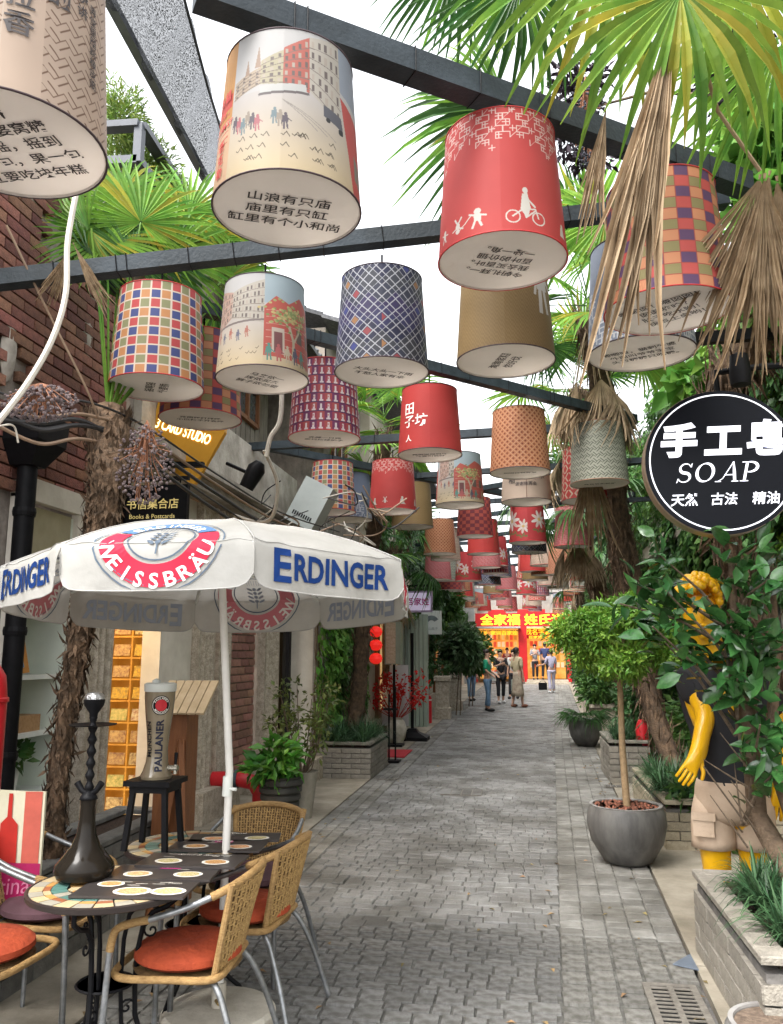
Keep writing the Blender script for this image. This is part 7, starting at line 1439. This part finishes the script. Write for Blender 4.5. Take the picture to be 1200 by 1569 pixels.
for u_, v_, d in ((975, 895, 4.2), (1010, 850, 4.1), (950, 925, 4.1), (1000, 960, 4.0), (1020, 985, 4.1), (1120, 960, 4.0), (1120, 850, 4.0), (1160, 840, 4.1), (1175, 890, 3.9), (1150, 960, 4.0), (1190, 960, 4.0), (1110, 990, 4.1), (1130, 1040, 4.0), (1165, 1110, 3.9), (1185, 1060, 4.0), (1190, 1180, 3.9), (1020, 905, 4.0), (1140, 900, 4.2), (1195, 850, 4.2), (990, 920, 4.2), (1165, 1010, 4.2)):
    e = D(u_, v_, d); r0 = D(rc.uniform(1120, 1170), rc.uniform(v_+60, v_+170), 4.2); ends.append((r0, e))
q = MB()
for a, b in ends: q.tube([a, a.lerp(b, .5)+Vector((0, 0, .04)), b], [.012, .008, .004], 6)
for k in range(9): a = D(rc.uniform(1120, 1160), rc.uniform(1180, 1300), 4.1); q.tube([a, a+Vector((rc.uniform(-.22, .05), rc.uniform(-.1, .1), rc.uniform(.05, .3)))], [.006, .002], 5)
part('twig', q, M_stem, ct)
nl = 0
for a, b in ends:
    for j in range(11):
        if nl >= 300: break
        f = rc.uniform(.35, 1.05); p = a.lerp(b, f)+Vector((rc.gauss(0, .045), rc.gauss(0, .06), rc.gauss(0, .045))); d = (b-a).normalized()*.6+Vector((rc.gauss(0, .7), rc.gauss(0, .7), rc.gauss(-.1, .4))); put(ct, LM[nl % 6], p, d, Vector((rc.gauss(0, .4), rc.gauss(-.4, .4), 1)), rc.uniform(.10, .165), 'leaf'); nl += 1
bl = [tuple(a.lerp(b, .85))+(.10, .10, .09) for a, b in ends]; V, F = leaf_cloud(bl, 180, .115, .06, .3, .2, .1); part('foliage', tri_mesh('foliage', V, F, M_cam), None, ct, stuff=True)

# ================================================================== dry leaves on the ground
fl_ = thing('fallen_leaves', 'scattered small dry leaves and scraps lying on the paving', 'leaves', (0, 6, 0)); nL = 150
P = np.stack([RNG.uniform(-1.8, 1.1, nL), 3.3+14*RNG.random(nL)**1.6, np.full(nL, .006)], 1); sidey = RNG.random(nL) < .55; P[sidey, 0] = np.where(RNG.random(sidey.sum()) < .5, -1.75+RNG.normal(size=sidey.sum())*.12, .72+.034*(P[sidey, 1]-5)+RNG.normal(size=sidey.sum())*.1)
dr = RNG.normal(size=(nL, 3)); dr[:, 2] = .05; nm = np.tile(np.array([0., 0, 1]), (nL, 1))+RNG.normal(size=(nL, 3))*.15
V, F = kites(P, dr, nm, .03+.03*RNG.random(nL), .012+.014*RNG.random(nL), .3); part('dry_leaves', tri_mesh('dry_leaves', V, F, mat('dry_leaf', (.30, .20, .09), (.16, .12, .05), .8, 3, rand=.5, hue=.03)), None, fl_, stuff=True); fl_['kind'] = 'stuff'
# ================================================================== people and the statue
def skin_mesh(name, chains, mats, lvl=1, root=0):
    """chains: list of lists of (point, radius); the first point of a later chain may name (index) an earlier vertex"""
    vs, rs, es = [], [], []
    for ch in chains:
        prev = None
        for it in ch:
            if isinstance(it, int): prev = it; continue
            vs.append(tuple(it[0])); rs.append(it[1]); i = len(vs)-1
            if prev is not None: es.append((prev, i))
            prev = i
    me = bpy.data.meshes.new(name); me.from_pydata(vs, es, []); o = bpy.data.objects.new(name, me); COL.objects.link(o)
    md = o.modifiers.new('s', 'SKIN'); sv = me.skin_vertices[0].data
    for i, r in enumerate(rs): sv[i].radius = (r, r) if not isinstance(r, tuple) else r
    for i in range(len(rs)): sv[i].use_root = (i == root)
    md.use_smooth_shade = True
    sb = o.modifiers.new('b', 'SUBSURF'); sb.levels = lvl; sb.render_levels = lvl
    out = bpy.data.meshes.new_from_object(o.evaluated_get(bpy.context.evaluated_depsgraph_get())); out.name = name
    bpy.data.objects.remove(o); bpy.data.meshes.remove(me); out.materials.clear()
    for m in (mats if isinstance(mats, (list, tuple)) else [mats]): out.materials.append(m)
    return out
M_skin = mat('skin', (.50, .30, .21), (.46, .27, .19), .55, 5); M_hair = mat('dark_hair', (.02, .013, .01), (.03, .02, .015), .6, 30)
SKN = {}
def V3(*a): return Vector(a)
def hand(chs, wi, w, d, up, s=1.):
    """palm and five fingers from wrist vertex index wi at point w along d"""
    d = d.normalized(); sd_ = d.cross(up).normalized(); n0 = sum(len([i for i in c if not isinstance(i, int)]) for c in chs)
    chs.append([wi, (w+d*.045*s, (.024*s, .034*s)), (w+d*.085*s, (.018*s, .036*s))]); pi = n0+1; n0 += 2
    for k, (o_, l) in enumerate(((-.030, .060), (-.010, .072), (.010, .068), (.030, .052))):
        b = w+d*.09*s+sd_*o_*s; chs.append([pi, (b, .0085*s), (b+d*l*.5*s-up*.010*s, .008*s), (b+d*l*.9*s-up*.03*s, .0065*s)]); n0 += 3
    b = w+d*.04*s-sd_*.035*s; chs.append([wi+0, (b, .0115*s), (b+(d*.7-sd_*.6)*.04*s, .0095*s), (b+(d*.9-sd_*.5)*.065*s-up*.01*s, .008*s)])
def person(label, loc, rz, H, top, legs, arms=None, skirt=False, hair='short', topm=None, sleeve=.5, lean=0, step=.10, fl=None, shoes=(.03, .03, .03), bag=None, skin=None, headturn=0, group=None, cat='person', nm='person', slim=1.):
    s = H/1.7; t = thing(nm, label, cat, loc, group, rz); sk = skin or M_skin
    P = {'pel': V3(0, 0, .93), 'sp': V3(0, .01, 1.12), 'ch': V3(0, 0, 1.33), 'nk': V3(0, .01, 1.46), 'hb': V3(0, -.01, 1.53), 'ht': V3(0, 0, 1.63)}
    arms = arms or (((.19, 0, 1.13), (.20, -.06, .88)), ((-.19, 0, 1.13), (-.20, -.06, .88)))
    for k in ('ch', 'nk', 'hb', 'ht', 'sp'): P[k].y += lean*(P[k].z-.93)
    S = lambda v: Vector(v)*s
    ch = [[(S(P['pel']), .115*s*slim), (S(P['sp']), (.105*s*slim, .085*s*slim)), (S(P['ch']), (.125*s*slim, .09*s*slim)), (S(P['nk']), .05*s), (S(P['hb']), (.068*s, .078*s)), (S(P['ht']), (.068*s, .076*s))]]; n = 6; wr = []
    for i, sg_ in enumerate((1, -1)):
        sh_ = V3(.165*sg_*slim, P['ch'].y, 1.395); el_, ww = (Vector(a) for a in arms[i]); ch.append([2, (S(sh_), .052*s), (S(el_), .038*s), (S(ww), .026*s)]); n += 3; wr.append((n-1, S(ww), S(ww)-S(el_)))
    for sg_ in (1, -1):
        f_ = step*sg_; kn = V3(.10*sg_, -.02+f_*.4, .50); an = V3(.11*sg_, f_+.02, .09); ch.append([0, (S(V3(.095*sg_, 0, .86)), .085*s), (S(kn), .055*s), (S(an), .036*s), (S(an+V3(.01*sg_, -.13, -.055)), (.036*s, .026*s))]); n += 4
    for wi, ww, d in wr: hand(ch, wi, ww, d, V3(0, -1, .01) if abs(d.normalized().y) < .8 else V3(0, 0, 1), s)
    link('body', skin_mesh('body', ch, sk), t)
    # clothes, a little larger than the body
    a_ = [[(S(V3(0, .0, .90)), .128*s*slim), (S(P['sp']), (.125*s*slim, .105*s*slim)), (S(P['ch']), (.142*s*slim, .108*s*slim)), (S(P['nk']-V3(0, 0, .035)), .062*s)]]
    for i, sg_ in enumerate((1, -1)):
        sh_ = V3(.168*sg_*slim, P['ch'].y, 1.39); el_ = Vector(arms[i][0]); a_.append([2, (S(sh_), .066*s), (S(sh_.lerp(el_, sleeve*2 if sleeve <= .5 else 1)), .054*s)]+([(S(el_.lerp(Vector(arms[i][1]), (sleeve-.5)*1.8)), .042*s)] if sleeve > .5 else []))
    link('shirt', skin_mesh('shirt', a_, top), t)
    if skirt:
        q = MB(); pr = [(.13, 1.02), (.145, .9), (.17, .7), (.20, .45), (.215, .32), (.20, .32)]; q.lathe([(r*s, z*s) for r, z in pr], (0, 0, 0), 20); 
        q.v = [(x*(1+.05*math.sin(z*30+x*40)), y*.8*(1+.05*math.cos(x*60)), z) for x, y, z in q.v]; link('skirt', q.mesh('skirt', legs, 'all'), t)
    else:
        l_ = [[(S(V3(0, 0, .92)), (.130*s*slim, .118*s*slim))]]
        for sg_ in (1, -1):
            f_ = step*sg_; e_ = fl if fl is not None else .13; kn = V3(.10*sg_, -.02+f_*.4, .50); an = V3(.11*sg_, f_+.02, .09); end = kn.lerp(an, (0.5-e_)/.41) if e_ < .5 else V3(.095*sg_, 0, .86).lerp(kn, (.86-e_)/.36)
            l_.append([0, (S(V3(.095*sg_, 0, .84)), .10*s)]+([(S(kn), .072*s)] if e_ < .5 else [])+[(S(end), .062*s if e_ < .5 else .10*s)])
        link('trousers', skin_mesh('trousers', l_, legs), t)
    M_sh = mat('shoe_%d' % int(shoes[0]*100), shoes, shoes)
    for sg_ in (1, -1): q = MB(); f_ = step*sg_; q.ball((.115*sg_*s, (f_-.05)*s, .05*s), .05*s, 10, 6, sc=(.95, 2.5, 1.0)); q.v = [(x, y, max(z, .002)) for x, y, z in q.v]; link('shoe', q.mesh('shoe', M_sh, 'all'), t)
    hc = S(V3(0, P['ht'].y+.0, 1.605)); q = MB(); q.ball((hc.x, hc.y+.018*s, hc.z+.02*s), .098*s, 14, 9, sc=(.9, 1.0, 1.08)); q.v = [(x, max(y, hc.y-.068*s+max(0, (hc.z+.055*s-z))*1.25), z) for x, y, z in q.v]
    if hair == 'long': q.ball((hc.x, hc.y+.06*s, hc.z-.12*s), .085*s, 10, 7, sc=(.95, .55, 1.7))
    if hair == 'bun': q.ball((hc.x, hc.y+.09*s, hc.z+.06*s), .045*s, 8, 6)
    hm = link('hair', q.mesh('hair', M_hair, 'all'), t)
    q = MB(); 
    for sx in (-.028, .028): q.ball((hc.x+sx*s, hc.y-.078*s, hc.z-.005*s), .009*s, 6, 4)
    link('eyes', q.mesh('eyes', M_hair), t); q = MB(); q.ball((hc.x, hc.y-.088*s, hc.z-.035*s), .016*s, 7, 5, sc=(.7, .9, 1.2)); q.ball((hc.x, hc.y-.075*s, hc.z-.068*s), .018*s, 7, 4, sc=(1.1, .5, .3)); 
    for sx in (-.078, .078): q.ball((hc.x+sx*s, hc.y, hc.z-.02*s), .022*s, 6, 5, sc=(.4, .8, 1.2))
    link('face', q.mesh('face', sk, 'all'), t)
    if bag:
        bx, by, bz, bw, bh_, bm = bag; q = MB(); q.box((bx*s, by*s, bz*s), (bw*s, .1*s, bh_*s), ch=.02); link('bag', q.mesh('bag', bm), t)
        q = MB(); q.tube([(bx*s, by*s, (bz+bh_/2)*s), (bx*.6*s, by*.4*s-.04, 1.1*s), (0, -.1*s, 1.32*s), (-.1*s, 0, 1.44*s)], .01*s, 5); link('bag_strap', q.mesh('bag_strap', bm), t)
    return t
M_grn = mat('green_shirt', (.02, .30, .16), (.015, .25, .13), .8, 6); M_jean = mat('jeans', (.16, .27, .40), (.11, .19, .30), .85, 8); M_blk = mat('black_cloth', (.018, .018, .022), (.012, .012, .014), .85, 6)
M_crm = mat('cream_cloth', (.55, .47, .30), (.48, .4, .25), .85, 6); M_flo = mat('floral_skirt', (.42, .36, .27), (.26, .20, .15), .85, 12); M_lil = mat('lilac_cloth', (.46, .44, .56), (.40, .38, .5), .85, 5); M_wht = mat('white_cloth', (.68, .68, .66), (.6, .6, .58), .85, 5); M_gry = mat('grey_cloth', (.24, .24, .26), (.19, .19, .21), .85, 5); M_nvy = mat('navy_cloth', (.03, .045, .12), (.025, .035, .09), .85, 5)
RD = math.radians
p_phone = (((.22, -.05, 1.16), (.05, -.26, 1.24)), ((-.22, -.05, 1.16), (-.05, -.26, 1.24)))
GP_ = 'people standing in the alley'
person('woman in a bright green shirt and blue jeans standing sideways with a white bag', G(748, 1090), RD(75), 1.58, M_grn, M_jean, (((.2, -.02, 1.12), (.12, -.2, 1.02)), ((-.2, -.02, 1.12), (-.14, -.18, 1.0))), hair='bun', step=.07, bag=(.2, .0, .98, .26, .3, M_wht), group=GP_, sleeve=.45)
person('person in black shirt and trousers with white shoes looking at a phone', G(768, 1078), RD(20), 1.60, M_blk, M_blk, p_phone, shoes=(.6, .6, .6), group=GP_, fl=.22, bag=(-.24, .0, .85, .28, .3, M_wht), slim=1.05)
person('woman in a cream top and patterned long skirt carrying pale bags', G(794, 1084), RD(130), 1.64, M_crm, M_flo, (((.2, .04, 1.12), (.17, -.16, 1.0)), ((-.2, 0, 1.12), (-.22, -.04, .86))), skirt=True, hair='bun', group=GP_, bag=(.22, -.1, .62, .26, .34, mat('sage_bag', (.34, .38, .34), (.28, .32, .28))), shoes=(.2, .08, .05))
person('person in lilac shirt and trousers seen from behind reaching an arm out', G(846, 1062), RD(200), 1.62, M_lil, M_lil, (((.22, -.08, 1.14), (.40, -.25, 1.08)), ((-.2, 0, 1.13), (-.21, -.05, .88))), group=GP_, shoes=(.5, .5, .5))
person('man in a dark grey shirt on the shop step holding something up', (.62, YF-.5, .2), RD(10), 1.72, M_gry, M_blk, p_phone, group=GP_)
person('tall man in navy shirt standing in the shop doorway', (1.12, YF-.25, .2), RD(170), 1.82, M_nvy, M_blk, group=GP_)
person('woman with long dark hair in white behind the cream topped woman', PY(787, 1040, 28)*1+Vector((0, 0, -PY(787, 1040, 28).z)), RD(-20), 1.6, M_wht, M_blk, hair='long', group=GP_)
person('woman in pale blue and white partly behind the left bushes', (-1.62, 26.5, 0), RD(30), 1.58, M_wht, M_jean, hair='long', group=GP_)
person('shop keeper in dark red behind the counter', (-.75, YF+.4, 0), 0, 1.75, mat('maroon_cloth', (.25, .02, .02), (.2, .015, .015)), M_blk, p_phone, group=GP_)
BX = G(832, 1057); t = thing('black_crate', 'small black carrying box on the ground before the shop step', 'box', BX); q = MB(); q.box(BX+Vector((0, 0, .15)), (.34, .25, .28), ch=.01); part('body', q, M_black, t); q = MB(); q.tube([BX+Vector((-.12, 0, .29)), BX+Vector((-.08, 0, .36)), BX+Vector((.08, 0, .36)), BX+Vector((.12, 0, .29))], .012, 6); part('handle', q, M_black, t)
# yellow statue in shirt and shorts
M_ysk = mat('yellow_statue_paint', (.74, .40, .008), (.70, .37, .006), .28, 4, spec=.5)
PS = Vector((1.12, 5.0, 0)); t = thing('yellow_statue', 'bright yellow curly haired statue wearing black T-shirt and beige cargo shorts', 'statue', PS)
w0 = lambda x, y, z: Vector((x, y, z))
ch = [[(w0(.0, 0, .72), .15), (w0(.01, .02, .92), (.145, .12)), (w0(0, .02, 1.22), (.175, .125)), (w0(-.03, .0, 1.47), .075), (w0(-.08, -.02, 1.60), (.085, .10)), (w0(-.095, -.02, 1.72), (.10, .115)), (w0(-.10, -.01, 1.84), (.09, .10))],
      [2, (w0(-.17, .02, 1.36), .075), (w0(-.105, -.08, 1.16), .060), (w0(-.19, -.20, .97), .040)], [2, (w0(.24, .02, 1.32), .075), (w0(.30, .06, 1.02), .055), (w0(.26, -.02, .80), .038)],
      [0, (w0(-.1, 0, .62), .11), (w0(-.09, -.01, .36), .082), (w0(-.08, .02, .22), .078), (w0(-.07, .04, .07), .05), (w0(-.08, -.1, .035), (.045, .03))], [0, (w0(.11, 0, .62), .11), (w0(.11, .0, .36), .08), (w0(.11, .03, .22), .075), (w0(.11, .05, .07), .05), (w0(.13, -.08, .035), (.045, .03))]]
hand(ch, 9, w0(-.19, -.20, .97), V3(-.45, -.3, -.75), V3(.3, -1, .3), 1.25); hand(ch, 12, w0(.26, -.02, .80), V3(-.05, -.1, -1), V3(0, -1, 0), 1.4)
link('body', skin_mesh('body', ch, M_ysk, 2), t)
q = MB(); rs_ = random.Random(4)
for k in range(170):
    g_ = rs_.uniform(0, TAU); zz = rs_.uniform(-.35, 1); r = math.sqrt(max(0, 1-zz*zz)); x, y, z = r*math.cos(g_)*.118, r*math.sin(g_)*.128, zz*.14
    if y < -.05 and z < .03: continue
    c = w0(-.10+x, -.005+y, 1.81+z); q.ball(c, rs_.uniform(.018, .028), 7, 5)
link('curls', q.mesh('curls', M_ysk, 'all'), t)
q = MB(); q.ball((-.10, -.13, 1.72), .022, 8, 6, sc=(.7, 1.1, 1.7)); q.ball((-.10, -.118, 1.655), .026, 8, 5, sc=(1.2, .5, .35)); q.ball((-.10, -.10, 1.60), .03, 8, 6)
for sx in (-.038, .038): q.ball((-.10+sx, -.108, 1.755), .017, 8, 6, sc=(1.2, .6, .7)); q.ball((-.10+sx, -.11, 1.782), .02, 8, 4, sc=(1.4, .6, .3))
for sx in (-.11, .11): q.ball((-.10+sx, 0, 1.72), .03, 7, 6, sc=(.4, .8, 1.3))
link('face', q.mesh('face', M_ysk, 'all'), t)
sh_ = [[(w0(.02, 0, .735), (.205, .172)), (w0(.02, 0, .76), (.20, .165)), (w0(.02, .02, .92), (.18, .15)), (w0(0, .02, 1.22), (.205, .15)), (w0(-.02, .01, 1.42), .095)], [3, (w0(-.185, .02, 1.34), .10), (w0(-.145, -.03, 1.20), .088)], [3, (w0(.25, .02, 1.30), .10), (w0(.29, .05, 1.12), .09)]]
link('shirt', skin_mesh('shirt', sh_, M_blk, 2), t)
M_srt = mat('beige_shorts', (.50, .38, .28), (.42, .31, .22), .85, 5, .15, 60)
q = MB(); q.lathe([(.0, .80), (.175, .80), (.185, .76), (.195, .70), (.19, .62), (.12, .57), (0, .56)], (.01, 0, 0), 32); q.v = [(x*1.0, y*.84, z) for x, y, z in q.v]
for lx in (-.095, .125): lo_ = len(q.v); q.lathe([(.09, .72), (.108, .64), (.113, .55), (.117, .48), (.116, .44), (.106, .44), (.10, .48), (0, .49)], (lx, 0, 0), 28)
q.v = [(x*(1+.02*math.sin(z*55+x*20)), y*(1+.03*math.sin(z*40+x*37)), z) for x, y, z in q.v]
link('shorts', q.mesh('shorts', M_srt, 'all'), t)
q = MB(); q.box((-.165, -.112, .57), (.11, .02, .11), rz=-.4); link('pocket', q.mesh('pocket', M_srt), t); q = MB(); q.box((-.166, -.125, .62), (.125, .014, .04), rz=-.4); link('pocket_flap', q.mesh('pocket_flap', M_srt), t)
